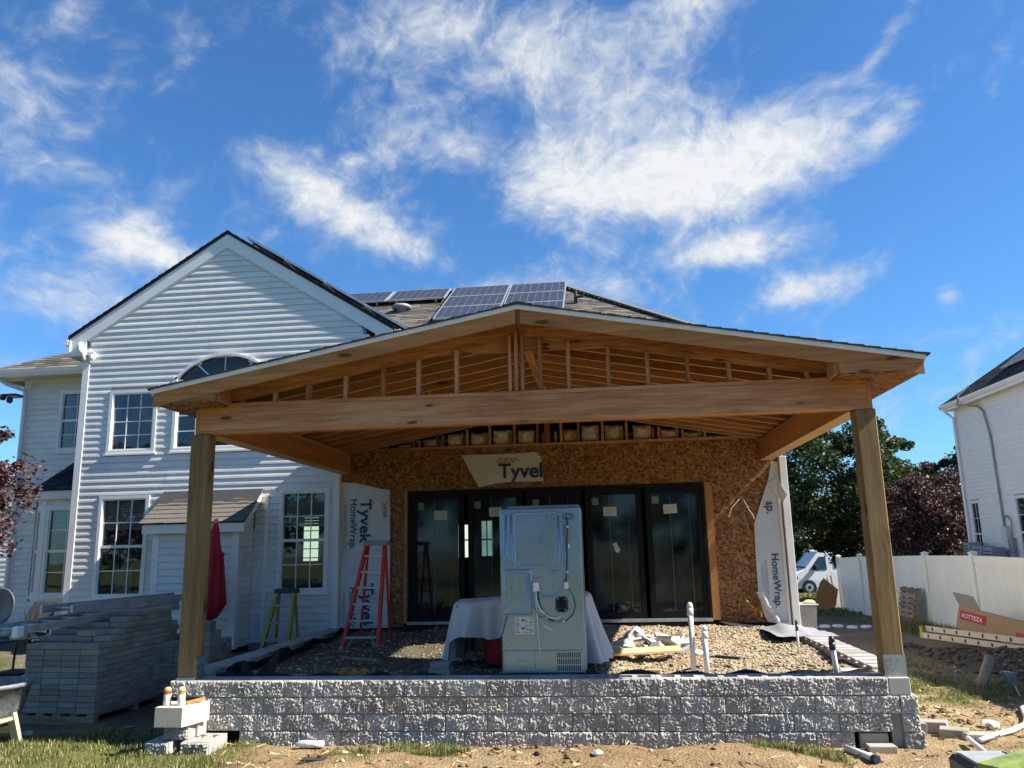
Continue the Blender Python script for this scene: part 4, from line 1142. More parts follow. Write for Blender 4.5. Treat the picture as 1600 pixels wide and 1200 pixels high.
for k in range(5):
    x0, x1 = DX[k] + 0.03, DX[k + 1] - 0.03
    if k == 0: x0 += 0.015
    mb = MB(front(YO)); frame_rect(mb, x0, x1, 0.70, 2.595, 0.085, -0.06, 0.004); pn = build(mb, 'door_panel', M_DOORFR, house)
    mb = MB(front(YO)); mb.box(x0 + 0.085, x1 - 0.085, -0.032, -0.026, 0.785, 2.51); build(mb, 'pane', M_DGLASS, pn)
    mb = MB(front(YO)); mb.box(x0 + 0.36, x0 + 0.366, -0.0255, -0.0245, 0.80, 2.49); mb.box(x0 + 0.64, x0 + 0.644, -0.0255, -0.0245, 0.80, 2.49); build(mb, 'film_seam', M_PAPERDIM, pn)
    tl = (0.02, -0.01, 0.0, 0.01, -0.05)[k]
    cx, cz = ((-2.48, 2.27), (-1.62, 2.30), (-0.72, 2.28), (0.13, 2.26), (1.03, 2.275))[k]
    def rt(u, z, cx=cx, cz=cz, tl=tl): return (cx + u * math.cos(tl) + z * math.sin(tl), 12.3225, cz - u * math.sin(tl) + z * math.cos(tl))
    mb = MB(); a = [rt(-0.10, -0.068), rt(0.10, -0.068), rt(0.10, 0.068), rt(-0.10, 0.068)]
    mb.hexa(a, [(p[0], p[1] + 0.001, p[2]) for p in a]); build(mb, 'paper_label', M_PAPER, pn)
    mb = MB()
    for r_ in range(4):
        a = [rt(-0.08, 0.035 - r_ * 0.025), rt(0.05 + 0.02 * (r_ % 2), 0.035 - r_ * 0.025), rt(0.05 + 0.02 * (r_ % 2), 0.043 - r_ * 0.025), rt(-0.08, 0.043 - r_ * 0.025)]
        mb.add([(p[0], p[1] - 0.001, p[2]) for p in a], [(0, 1, 2, 3)])
    build(mb, 'label_print', M_INKGREY, pn)
    mb = MB(front(YO)); mb.box(x0 + 0.10, x0 + 0.20, -0.0245, -0.0235, 2.36, 2.47); build(mb, 'film_sticker', M_PAPERDIM, pn)
mb = MB(); mb.add([(0.15, 12.32, 1.78), (0.20, 12.32, 1.80), (0.26, 12.32, 1.68), (0.22, 12.32, 1.64), (0.18, 12.318, 1.67)], [(0, 1, 2, 3, 4)]); build(mb, 'paper_scrap', M_PAPER, house)
# corner trim and bare starter channel at the right end
mb = MB(); mb.cbox(2.66, 2.76, 12.20, 12.34, 0.48, 3.0, 0.004); build(mb, 'corner_trim', M_TRIM, house)
mb = MB(); mb.cbox(2.60, 2.64, 12.24, 12.275, 0.62, 2.60, 0.003); mb.cbox(2.44, 2.64, 12.24, 12.275, 0.575, 0.62, 0.003); build(mb, 'siding_channel', M_TRIM, house)
# attic front above the plate: studs, plate, dark backing
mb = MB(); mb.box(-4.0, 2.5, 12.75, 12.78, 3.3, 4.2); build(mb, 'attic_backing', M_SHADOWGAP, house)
mb = MB(); mb.box(-3.95, 2.48, YO - 0.01, YO + 0.09, 3.30, 3.338); build(mb, 'top_plate', M_FIRX, house)

# --- solar panels
def solar(quad, label, group):
    """quad: four corners (lower left, lower right, upper right, upper left) of a framed panel"""
    q = [Vector(p) for p in quad]
    N = (q[1] - q[0]).cross(q[3] - q[0]).normalized()
    if N.z < 0: N = -N
    c = sum(q, Vector()) / 4
    root = empty('solar_panel', c, label, 'solar panel', group)
    U = q[1] - q[0]; V = q[3] - q[0]; u = U.normalized(); v = V.normalized(); w = U.length; h = V.length
    def P(a, b, d): return tuple(q[0] + u * a + v * b + N * d)
    mb = MB()
    for a0, a1, b0, b1 in ((0, w, 0, 0.025), (0, w, h - 0.025, h), (0, 0.025, 0.025, h - 0.025), (w - 0.025, w, 0.025, h - 0.025)):
        mb.hexa([P(a0, b0, -0.035), P(a1, b0, -0.035), P(a1, b1, -0.035), P(a0, b1, -0.035)], [P(a0, b0, 0.004), P(a1, b0, 0.004), P(a1, b1, 0.004), P(a0, b1, 0.004)])
    build(mb, 'frame', M_ALU, root)
    mb = MB(); mb.hexa([P(0.02, 0.02, -0.02), P(w - 0.02, 0.02, -0.02), P(w - 0.02, h - 0.02, -0.02), P(0.02, h - 0.02, -0.02)], [P(0.02, 0.02, 0), P(w - 0.02, 0.02, 0), P(w - 0.02, h - 0.02, 0), P(0.02, h - 0.02, 0)]); build(mb, 'cells', M_CELL, root)
    mb = MB(); nu, nv = 8, 6
    for i in range(1, nu):
        a = w * i / nu; mb.add([P(a - 0.0045, 0.03, 0.0015), P(a + 0.0045, 0.03, 0.0015), P(a + 0.0045, h - 0.03, 0.0015), P(a - 0.0045, h - 0.03, 0.0015)], [(0, 1, 2, 3)])
    for i in range(1, nv):
        b = h * i / nv; mb.add([P(0.03, b - 0.0045, 0.0022), P(w - 0.03, b - 0.0045, 0.0022), P(w - 0.03, b + 0.0045, 0.0022), P(0.03, b + 0.0045, 0.0022)], [(0, 1, 2, 3)])
    build(mb, 'cell_grid', M_CELLGRID, root)
    mb = MB()
    for a in (0.2, w - 0.2):
        for b in (0.06, h - 0.06):
            mb.bar(P(a, b, -0.12), P(a, b, -0.03), 0.035, 0.05)
    build(mb, 'mounting_foot', M_ALU, root)
cols = [(-5.72, -4.47), (-4.43, -3.16), (-3.07, -1.81), (-1.78, -0.55)]
rows_ = [(16.26, 17.07), (15.43, 16.24), (14.60, 15.41)]
rn = ('top', 'middle', 'lowest'); cn = ('first', 'second', 'third', 'last')
for r_, (y0, y1) in enumerate(rows_):
    for c_, (x0, x1) in enumerate(cols):
        if r_ > 0 and c_ < 2: continue
        solar([on_roof(x0, y0, 0.12), on_roof(x1, y0, 0.12), on_roof(x1, y1, 0.12), on_roof(x0, y1, 0.12)],
              'solar panel on the main roof, %s row, %s column from the left' % (rn[r_], cn[c_]), 'solar panels on the main roof')
for k in range(4):
    d0 = 0.30 + k * 0.70; d1 = d0 + 0.67
    nn = Vector((SL, 0, 1)).normalized()
    def W(d, y): return Vector((AX + d, y, AZ - SL * d)) + nn * 0.11
    solar([W(d1, YW - 0.02), W(d1, YW + 1.2), W(d0, YW + 1.2), W(d0, YW - 0.02)], 'solar panel seen edge-on along the wing gable, %s from the peak' % ('first', 'second', 'third', 'fourth')[k], 'solar panels on the wing roof')
# ------------------------------------------------------------------ porch frame
porch = empty('porch', (-0.75, 7.74, 0.575), 'unfinished timber porch with low gable roof and two square posts', 'porch')
RX, RTOP, RS = -0.72, 4.06, 0.184
def zr(x): return RTOP - RS * abs(x - RX)
XL, XR = -4.40, 2.96
SKY = {-1: (-3.02, -2.12), 1: (0.66, 1.56)}; SKY_Y = (9.42, 10.36)

# posts with steel base plates
for x0, lab in ((-4.12, None), (2.40, None)):
    mb = MB(); mb.cbox(x0, x0 + 0.18, 7.65, 7.83, 0.60, 2.95, 0.008); build(mb, 'post', M_POST, porch)
    mb = MB(); mb.cbox(x0 - 0.004, x0 + 0.184, 7.646, 7.834, 0.577, 0.602, 0.003); build(mb, 'post_base', M_METAL, porch)
mb = MB(); mb.box(-3.939, -3.934, 7.655, 7.825, 0.58, 0.78); pl = build(mb, 'base_bracket', M_METAL, porch)
mb = MB()
for k in range(4): mb.tube([(-3.934, 7.69 + 0.09 * (k % 2), 0.66 + 0.07 * (k // 2)), (-3.928, 7.69 + 0.09 * (k % 2), 0.66 + 0.07 * (k // 2))], 0.009, 8)
build(mb, 'bolts', M_ALU, pl, kind='stuff')
mb = MB(); mb.box(2.40, 2.585, 7.640, 7.6455, 0.58, 0.76); pl = build(mb, 'base_bracket', M_METAL, porch)
mb = MB()
for k in range(6): mb.tube([(2.43 + 0.05 * (k % 3), 7.640, 0.69 + 0.04 * (k // 3)), (2.43 + 0.05 * (k % 3), 7.634, 0.69 + 0.04 * (k // 3))], 0.008, 8)
build(mb, 'bolts', M_ALU, pl, kind='stuff')

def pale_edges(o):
    """paler ply edges, top and bottom, with ground bounce light put into their colour"""
    o.data.materials.append(M_BOUNCEEDGE)
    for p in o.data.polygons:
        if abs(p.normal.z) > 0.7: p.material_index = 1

# front beam and side beams
mb = MB(); mb.cbox(-4.04, 2.52, 7.648, 7.735, 2.952, 3.222, 0.004); fb = build(mb, 'front_beam', M_FIRX, porch)
mb = MB(); mb.cbox(-4.035, 2.515, 7.738, 7.825, 2.954, 3.220, 0.004); build(mb, 'front_beam', M_FIRX, porch)
mb = MB(); mb.cbox(-4.06, 2.54, 7.646, 7.826, 3.2235, 3.262, 0.003); build(mb, 'top_plate', M_FIRX, porch)
mb = MB()
for x_ in np.arange(-3.6, 2.4, 0.41):
    for z_ in (2.99, 3.08, 3.17): mb.tube([(x_ + RND.uniform(-.01, .01), 7.6485, z_), (x_, 7.6470, z_)], 0.0045, 6)
for k in range(9): mb.tube([(2.27 + RND.uniform(0, .22), 7.6485, 2.98 + RND.uniform(0, .07)), (2.27, 7.647, 2.99)], 0.005, 6) if False else None
build(mb, 'nail_head', M_DARKPL, fb)
for x0, x1 in ((-4.085, -3.905), (2.385, 2.56)):
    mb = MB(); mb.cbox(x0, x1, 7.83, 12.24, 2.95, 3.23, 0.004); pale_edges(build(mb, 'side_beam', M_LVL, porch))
    mb = MB(); mb.cbox(x0 - 0.004, x1 + 0.004, 7.83, 12.24, 3.2315, 3.262, 0.003); build(mb, 'side_plate', M_FIRY, porch)
for x0, x1 in ((-4.085, -4.0415), (2.5215, 2.562)):
    mb = MB(); mb.cbox(x0, x1, 7.66, 7.828, 2.95, 3.221, 0.004); build(mb, 'beam_end_block', M_FIRZ, porch)

# ridge beam
mb = MB(); mb.cbox(RX - 0.045, RX + 0.045, 7.70, 12.6, 3.83, RTOP - 0.045, 0.004); build(mb, 'ridge_beam', M_FIRY, porch)

def rafter(side, xa, xb, y0, y1, d=0.185, top=0.032, mat=M_RAFT, name='rafter'):
    """sloping plank between two x positions"""
    mb = MB()
    mb.prism([(xa, zr(xa) - top - d), (xb, zr(xb) - top - d), (xb, zr(xb) - top), (xa, zr(xa) - top)], 'y', y0, y1)
    o = build(mb, name, mat, porch)
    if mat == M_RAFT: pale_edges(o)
    return o
ys_r = [8.02 + 0.3875 * k for k in range(11)] + [12.20]
for side in (-1, 1):
    xi, xo = (RX - 0.046, -4.088) if side < 0 else (RX + 0.046, 2.563)
    h0, h1 = SKY[side]
    for y in ys_r:
        if SKY_Y[0] - 0.03 < y + 0.02 < SKY_Y[1] + 0.03:
            if side < 0: segs = ((xo, h0 - 0.08), (h1 + 0.08, xi))
            else: segs = ((xi, h0 - 0.08), (h1 + 0.08, xo))
        else:
            segs = ((min(xi, xo), max(xi, xo)),)
        for a, b in segs: rafter(side, a, b, y, y + 0.038)
    # skylight well: headers, trimmers, plywood lining, glass
    for x_ in (h0 - 0.04, h1 + 0.04):
        mb = MB(); mb.cbox(x_ - 0.038, x_ + 0.038, SKY_Y[0] - 0.04, SKY_Y[1] + 0.04, zr(x_) - 0.225, zr(x_) - 0.045, 0.002); build(mb, 'skylight_header', M_FIRY, porch)
    for y in (SKY_Y[0] - 0.045, SKY_Y[1] + 0.045):
        rafter(side, h0 - 0.08, h1 + 0.08, y - 0.019, y + 0.019, name='skylight_trimmer')
    mb = MB()
    for (xa, xb, ya, yb) in ((h0, h1, SKY_Y[0], SKY_Y[0] + 0.014), (h0, h1, SKY_Y[1] - 0.014, SKY_Y[1]), (h0, h0 + 0.014, SKY_Y[0] + 0.014, SKY_Y[1] - 0.014), (h1 - 0.014, h1, SKY_Y[0] + 0.014, SKY_Y[1] - 0.014)):
        mb.hexa([(xa, ya, zr(xa) - 0.23), (xb, ya, zr(xb) - 0.23), (xb, yb, zr(xb) - 0.23), (xa, yb, zr(xa) - 0.23)], [(xa, ya, zr(xa) + 0.06), (xb, ya, zr(xb) + 0.06), (xb, yb, zr(xb) + 0.06), (xa, yb, zr(xa) + 0.06)])
    sk = build(mb, 'skylight', M_PLANK, porch)
    mb = MB(); mb.hexa([(h0, SKY_Y[0], zr(h0) + 0.065), (h1, SKY_Y[0], zr(h1) + 0.065), (h1, SKY_Y[1], zr(h1) + 0.065), (h0, SKY_Y[1], zr(h0) + 0.065)], [(h0, SKY_Y[0], zr(h0) + 0.07), (h1, SKY_Y[0], zr(h1) + 0.07), (h1, SKY_Y[1], zr(h1) + 0.07), (h0, SKY_Y[1], zr(h0) + 0.07)]); build(mb, 'pane', M_GLASS, sk)
    # gable rafters: one in the gable wall, one just inside it
    rafter(side, min(xi, xo), max(xi, xo), 7.655, 7.693, d=0.150, top=0.030, mat=M_FIRX, name='gable_rafter')
    a, b = (XL + 0.55, RX) if side < 0 else (RX, XR - 0.55)
    rafter(side, a, b, 7.695, 7.74, d=0.045, top=0.182, mat=M_FIRX, name='gable_plate')
    # short lookouts behind the fascia
    for x_ in (np.arange(-3.7, -0.9, 0.9) if side < 0 else np.arange(-0.5, 2.6, 0.9)):
        pass

# gable studs
for i, x_ in enumerate([-3.62, -3.26, -2.91, -2.52, -2.13, -1.77, -1.38, -0.84, -0.775, -0.72, -0.54, -0.26, 0.13, 0.51, 0.89, 1.28, 1.66, 2.0]):
    w = 0.019 if i not in (7, 9) else 0.016
    top = zr(x_) - 0.228
    if abs(x_ - RX) < 0.13: top = zr(x_) - 0.20
    if top - 3.263 < 0.03: continue
    if i == 8: top = RTOP - 0.19
    mb = MB(); mb.cbox(x_ - w, x_ + w, 7.672 if i != 8 else 7.655, 7.745, 3.263, top, 0.002); build(mb, 'gable_stud', M_FIRZ, porch)
mb = MB(); mb.prism([(-1.92, 3.69), (0.55, 3.69), (RX, RTOP - 0.195)], 'y', 7.762, 7.80); build(mb, 'gable_header', M_FIRX, porch)
mb = MB(); mb.cbox(RX - 0.02, RX + 0.02, 7.36, 7.40, RTOP - 0.20, RTOP - 0.05, 0.002); build(mb, 'ridge_block', M_POST, porch)

# roof sheathing, in sheets, with the skylights left open
def deck_piece(xa, xb, ya, yb):
    mb = MB(); mb.hexa([(xa, ya, zr(xa) - 0.030), (xb, ya, zr(xb) - 0.030), (xb, yb, zr(xb) - 0.030), (xa, yb, zr(xa) - 0.030)], [(xa, ya, zr(xa) - 0.016), (xb, ya, zr(xb) - 0.016), (xb, yb, zr(xb) - 0.016), (xa, yb, zr(xa) - 0.016)])
    build(mb, 'roof_sheathing', M_OSBD, porch)
for side in (-1, 1):
    h0, h1 = SKY[side]
    bx = [XL + 0.02, h0, h1, RX - 0.001] if side < 0 else [RX + 0.001, h0, h1, XR - 0.02]
    by = [7.36, SKY_Y[0], SKY_Y[1], 11.6, 13.48]
    for i in range(3):
        for j in range(4):
            if i == 1 and j == 1: continue
            ya, yb = by[j], by[j + 1] - 0.003
            xa, xb = bx[i], bx[i + 1] - 0.003
            if side < 0 and i == 0:
                yb = min(yb, 12.18)
                if ya >= yb: continue
            if i == 1 and j == 0 or (i != 1 and j == 0):
                mid = (ya + yb) / 2 + (0.3 if i == 1 else -0.2)
                deck_piece(xa, xb, ya, mid - 0.003); deck_piece(xa, xb, mid, yb)
            else:
                deck_piece(xa, xb, ya, yb)
# shingle courses
for side in (-1, 1):
    h0, h1 = SKY[side]
    n = 27
    for k in range(n):
        d0 = abs((XL if side < 0 else XR) - RX) + 0.03 - k * 0.1385
        d1 = d0 - 0.155
        if d0 < 0.02: break
        xo, xi = RX + side * d0, RX + side * max(d1, 0.0)
        y1 = 13.48 if not (side < 0 and xo < -4.05) else 12.16
        segs = [(7.315, y1)]
        if min(xo, xi) < h1 + 0.05 and max(xo, xi) > h0 - 0.05: segs = [(7.315, SKY_Y[0] - 0.06), (SKY_Y[1] + 0.06, y1)]
        for a, b in segs:
            a += RND.uniform(-0.008, 0.008)
            zo, zi = zr(xo), zr(xi)
            mb = MB(); mb.hexa([(xo, a, zo - 0.012), (xo, b, zo - 0.012), (xi, b, zi - 0.012), (xi, a, zi - 0.012)], [(xo, a, zo + 0.008), (xo, b, zo + 0.008), (xi, b, zi - 0.002), (xi, a, zi - 0.002)])
            build(mb, 'shingle_course', M_SHDARK, porch)
mb = MB(); mb.prism([(RX - 0.14, zr(RX - 0.14) + 0.004), (RX, RTOP + 0.004), (RX + 0.14, zr(RX + 0.14) + 0.004), (RX + 0.14, zr(RX + 0.14) + 0.014), (RX, RTOP + 0.016), (RX - 0.14, zr(RX - 0.14) + 0.014)], 'y', 7.315, 13.48); build(mb, 'ridge_cap', M_SHDARK, porch)
# front fascia boards and white drip edge
for side in (-1, 1):
    xt = XL + 0.02 if side < 0 else XR - 0.02
    xi = RX + side * 0.022
    mb = MB(); mb.prism([(xi, zr(xi) - 0.185), (xt, zr(xt) - 0.185), (xt, zr(xt) - 0.046), (xi, zr(xi) - 0.046)], 'y', 7.352, 7.390); build(mb, 'fascia_board', M_FASCIA, porch)
    xt2 = xt + side * 0.02
    mb = MB(); mb.prism([(RX, RTOP - 0.056), (xt2, zr(xt2) - 0.056), (xt2, zr(xt2) - 0.010), (RX, RTOP - 0.010)], 'y', 7.330, 7.350); build(mb, 'drip_edge', M_TRIM, porch)
    # eave return: wedge below the fascia and boxed soffit
    zs = 3.238
    xr = -3.75 if side < 0 else 2.21
    xs_ = RX + side * (RTOP - 0.187 - zs) / RS
    mb = MB(); mb.prism([(xs_, zs), (xr, zs), (xr, zr(xr) - 0.187)], 'y', 7.352, 7.388); build(mb, 'return_wedge', M_FASCIA, porch)
    mb = MB(); mb.prism([(7.388, zs), (7.652, zs), (7.652, zr(xr) - 0.05), (7.388, zr(xr) - 0.05)], 'x', min(xr, xr - side * 0.036), max(xr, xr - side * 0.036)); build(mb, 'return_side', M_FIRY, porch)
    xa, xb = (xt, xr) if side < 0 else (xr, xt)
    mb = MB(); mb.box(xa, xb, 7.356, 7.652, zs - 0.014, zs - 0.002); build(mb, 'return_soffit', M_OSBD, porch)
    ya, yb = 7.655, 12.17
    xa, xb = (xt, -4.09) if side < 0 else (2.565, xt)
    mb = MB(); mb.box(xa, xb, ya, yb, zs - 0.014, zs - 0.002); build(mb, 'eave_soffit', M_OSBD, porch)
    mb = MB(); mb.box(min(xt, xt - side * 0.036) , max(xt, xt - side * 0.036), 7.393, 12.17, zs, zr(xt) - 0.034); build(mb, 'eave_fascia', M_FASCIA, porch)
    mb = MB(); mb.box(min(xt + side * 0.002, xt + side * 0.014), max(xt + side * 0.002, xt + side * 0.014), 7.345, 12.17, zr(xt) - 0.075, zr(xt) - 0.02); build(mb, 'drip_edge', M_TRIM, porch)
mb = MB(); mb.prism([(XL + 0.02, zr(XL + .02) - 0.1875), (RX - 0.02, zr(RX) - 0.1905), (RX - 0.02, zr(RX) - 0.186), (XL + 0.02, zr(XL + .02) - 0.1855)], 'y', 7.352, 7.360) if False else None

# studs and insulation in the open attic front above the strand board
def raft_under(x): return zr(x) - 0.225
for x_ in (-3.35, -2.82, -2.44, -2.05, -1.69, -1.30, -0.94, -0.81, -0.765, -0.57, -0.30, 0.07, 0.44, 0.93, 1.29, 1.62, 1.98):
    mb = MB(); mb.cbox(x_ - 0.019, x_ + 0.019, 12.30, 12.385, 3.339, max(3.42, raft_under(x_)), 0.002); build(mb, 'attic_stud', M_FIRZ, house)
    if x_ not in (-0.81, -0.94):
        mb = MB(); mb.cbox(x_ - 0.105, x_ - 0.07, 12.33, 12.40, 3.339, 3.339 + RND.uniform(0.17, 0.22), 0.002); build(mb, 'cripple_stud', M_FIRZ, house)
bays = [-3.62, -3.08, -2.62, -2.24, -1.86, -1.49, -1.12, -0.42, -0.12, 0.25, 0.68, 1.10, 1.45, 1.79, 2.15]
for i, x_ in enumerate(bays):
    w = 0.25 + 0.04 * RND.random(); h = 0.20 + 0.06 * RND.random()
    h = min(h, raft_under(x_) - 3.345)
    nx, nz = 9, 8; V = []; F = []
    for a in range(nx + 1):
        for b in range(nz + 1):
            u, v = a / nx, b / nz
            rim = min(u, 1 - u, v * 1.2, (1 - v)) * 4
            d = 0.05 * min(1, rim) + 0.03 * noise.noise(Vector((x_ * 5 + u * 4, v * 4, i)))
            V.append((x_ - w / 2 + w * u, 12.40 - d - 0.01, 3.341 + h * v * (1 + 0.12 * noise.noise(Vector((u * 5, i * 3.1, 0.3)))) if v > 0 else 3.341))
    for a in range(nx):
        for b in range(nz):
            F.append((a * (nz + 1) + b, (a + 1) * (nz + 1) + b, (a + 1) * (nz + 1) + b + 1, a * (nz + 1) + b + 1))
    c = len(V); V += [(x_ - w / 2, 12.5, 3.341), (x_ + w / 2, 12.5, 3.341), (x_ + w / 2, 12.5, 3.341 + h), (x_ - w / 2, 12.5, 3.341 + h)]
    F += [(0, nz, c + 3, c), (nx * (nz + 1), c + 1, c + 2, nx * (nz + 1) + nz), tuple([nz + a * (nz + 1) for a in range(nx + 1)]) + (c + 2, c + 3)]
    mb = MB(); mb.add(V, F)
    ordn = ('first', 'second', 'third', 'fourth', 'fifth', 'sixth', 'seventh', 'eighth', 'ninth', 'tenth', 'eleventh', 'twelfth', 'thirteenth', 'fourteenth', 'fifteenth')[i]
    build(mb, 'insulation_batt', M_BATTW if i in (3, 4, 5, 6, 8, 12) else M_BATT, smooth=True, label='insulation stuffed between attic studs above the door, %s from the left' % ordn, cat='insulation', group='insulation batts in the attic front')

# ------------------------------------------------------------------ retaining wall
BW, BH, BD = 0.384, 0.1468, 0.26
def split_block(seed, hollow=False, w=BW, rough=1.0, mat=None):
    """block with a split stone face towards -y; origin at the front lower left"""
    mb = MB(); nx, nz = max(10, int(44 * w / BW)), 17
    V = []; g = 0.0012
    for a in range(nx + 1):
        for b in range(nz + 1):
            u, v = a / nx, b / nz
            x, z = g + (w - 2 * g) * u, 0.0008 + (BH - 0.0016) * v
            p = Vector((x * 16 + seed * 9.7, z * 16, seed * 3.3))
            e = min(u * w, (1 - u) * w, v * BH, (1 - v) * BH)
            edge = min(1.0, 0.4 + e / 0.007)
            n1 = noise.noise(p * 0.7); n2 = noise.noise(p * 2.1 + Vector((5, 1, 2))); n3 = noise.noise(p * 4.2); n4 = noise.noise(p * 9.0)
            r2 = 0.5 - abs(n2)
            d = rough * (0.009 * n1 + 0.021 * (r2 - 0.25) + 0.010 * n3 + 0.005 * n4)
            d = max(-0.013, min(0.016, d)) + 0.013 * rough
            V.append((x, -d * edge - 0.002 * edge, z))
    F = [(a * (nz + 1) + b, (a + 1) * (nz + 1) + b, (a + 1) * (nz + 1) + b + 1, a * (nz + 1) + b + 1) for a in range(nx) for b in range(nz)]
    mb.add(V, F)
    x0, x1, z0, z1 = g, w - g, 0.0008, BH - 0.0008
    if not hollow:
        mb.add([(x0, 0, z0), (x1, 0, z0), (x1, BD, z0), (x0, BD, z0), (x0, 0, z1), (x1, 0, z1), (x1, BD, z1), (x0, BD, z1)], [(0, 3, 2, 1), (4, 5, 6, 7), (1, 2, 6, 5), (2, 3, 7, 6), (3, 0, 4, 7)])
    else:
        for a0, a1, y0, y1 in ((x0, x1, 0, 0.075), (x0, x1, BD - 0.05, BD), (x0, x0 + 0.045, 0.075, BD - 0.05), (w / 2 - 0.025, w / 2 + 0.025, 0.075, BD - 0.05), (x1 - 0.045, x1, 0.075, BD - 0.05)):
            mb.box(a0, a1, y0 + (0.0005 if y0 == 0 else 0), y1, z0, z1)
    me = bpy.data.meshes.new('split_face_block')
    me.from_pydata(mb.v, [], mb.f)
    me.materials.append(mat or M_BLOCK)
    return me
wall = empty('retaining_wall', (-0.75, 7.72, 0.0), 'low grey split-face block retaining wall around the raised bed', 'retaining wall')
SOLID = [split_block(s) for s in range(14)]
HOLLOW = [split_block(s + 40, True) for s in range(6)]
STAIN = [split_block(s + 70, mat=M_BLOCKST) for s in range(3)]
ZC = [-0.012, 0.136, 0.284, 0.432]
def course(k, xa, xb, joint, hollow_from=None, skip=(), stain=()):
    z = ZC[k]
    j = joint - math.floor((joint - xa) / BW) * BW
    cuts = [xa] + [j + BW * i for i in range(30) if xa + 0.06 < j + BW * i < xb - 0.06] + [xb]
    for i, (a, b) in enumerate(zip(cuts[:-1], cuts[1:])):
        if any(abs((a + b) / 2 - s) < 0.1 for s in skip): continue
        full = abs((b - a) - BW) < 0.004
        yo = 7.60 + RND.uniform(-0.004, 0.004) + 0.006 * k * 0
        if full:
            lst = HOLLOW if (hollow_from is not None and a > hollow_from) else SOLID
            if any(abs((a + b) / 2 - s) < 0.2 for s in stain): lst = STAIN
            me_ = RND.choice(lst)
        else:
            me_ = split_block(200 + k * 20 + i, False, b - a)
        inst('block', me_, (a, yo, z), wall, rot=(0, 0, RND.uniform(-0.004, 0.004)))
J = 0.045
course(3, -4.155, 2.40, J, hollow_from=-0.4)
course(2, -3.84, 2.48, J - 0.19, stain=(-1.7, -1.3))
course(1, -3.93, 2.40, J)
course(0, -3.44, 2.08, J - 0.21)
# right corner pieces
mb = MB(); mb.cbox(2.405, 2.585, 7.592, 7.86, 0.433, 0.577, 0.006); build(mb, 'corner_block', M_BLOCKSM, wall)
for a, b, k, me_s in ((2.485, 2.63, 2, 301), (2.49, 2.63, 1, 302), (2.49, 2.66, 0, 303)):
    inst('corner_block', split_block(me_s, False, b - a), (a, 7.597, ZC[k]), wall)
mb = MB(); mb.box(2.402, 2.488, 7.64, 7.86, -0.02, 0.283); build(mb, 'footing_column', M_BLOCKSM, wall)
mb = MB(); mb.box(2.09, 2.40, 7.72, 7.80, -0.05, 0.135); build(mb, 'hole_back', M_SHADOWGAP, wall)
# side walls running back to the house: smooth tops seen from the front
for side in (-1, 1):
    x0, x1 = (-4.15, -3.90) if side < 0 else (2.40, 2.60)
    y = 7.865; k = 0
    while y < 12.15:
        for c in range(4):
            oy = 0.0 if c % 2 else -BW / 2
            ya, yb = max(7.865, y + oy), min(12.18, y + oy + BW - 0.004)
            if yb - ya < 0.05: continue
            if side < 0 and c == 3 and k in (99,): continue
            mb = MB(); mb.cbox(x0 + RND.uniform(0, .012), x1 - RND.uniform(0, .012), ya, yb, ZC[c] + 0.001, ZC[c] + BH - 0.001, 0.007); build(mb, 'side_block', M_BLOCK, wall)
        y += BW; k += 1
# slanted stair of cap pavers along the right side wall
for k in range(16):
    y = 8.05 + k * 0.25
    mb = MB(); mb.cbox(2.42, 2.70, y, y + 0.18, 0.578, 0.585 + 0.018, 0.004); build(mb, 'cap_strip', M_BLOCK, wall)
for k in range(12):
    y = 7.9 + k * 0.36
    mb = MB(); mb.cbox(-4.19, -3.93 + 0.02 * math.sin(k), y, y + 0.352, 0.578, 0.585 + 0.035, 0.008); build(mb, 'cap_block', M_BLOCK, wall)
# black filter cloth lining behind the blocks
def ribbon(name, pts_a, pts_b, mat, label, cat, wob=0.02, seed=0, parent=None):
    mb = MB(); n = len(pts_a); V = []; F = []
    m = 4
    for i in range(n):
        for j in range(m + 1):
            p = Vector(pts_a[i]).lerp(Vector(pts_b[i]), j / m)
            p += Vector((noise.noise(p * 4 + Vector((seed, 0, 0))), noise.noise(p * 4 + Vector((0, seed, 3))), noise.noise(p * 5 + Vector((seed, 7, 0))))) * wob
            V.append(tuple(p))
    for i in range(n - 1):
        for j in range(m):
            a = i * (m + 1) + j
            F.append((a, a + 1, a + m + 2, a + m + 1))
    mb.add(V, F)
    return build(mb, name, mat, parent, smooth=True, **({} if parent else dict(label=label, cat=cat)))
N = 26
ribbon('filter_cloth', [(-3.89, 8.0 + 4.1 * i / N, 0.45) for i in range(N + 1)], [(-3.80 + 0.04 * math.sin(i), 8.0 + 4.1 * i / N, 0.63 + 0.035 * math.sin(i * 0.9)) for i in range(N + 1)], M_FABRIC, 'black filter cloth lining the left side wall of the bed', 'cloth', 0.04, 3)
ribbon('filter_cloth', [(-3.85 + 6.2 * i / 60, 7.868, 0.40) for i in range(61)], [(-3.85 + 6.2 * i / 60, 7.90, 0.588 + 0.02 * math.sin(i * 1.3)) for i in range(61)], M_FABRIC, 'black filter cloth edge behind the front block wall', 'cloth', 0.02, 5)
mb = MB()
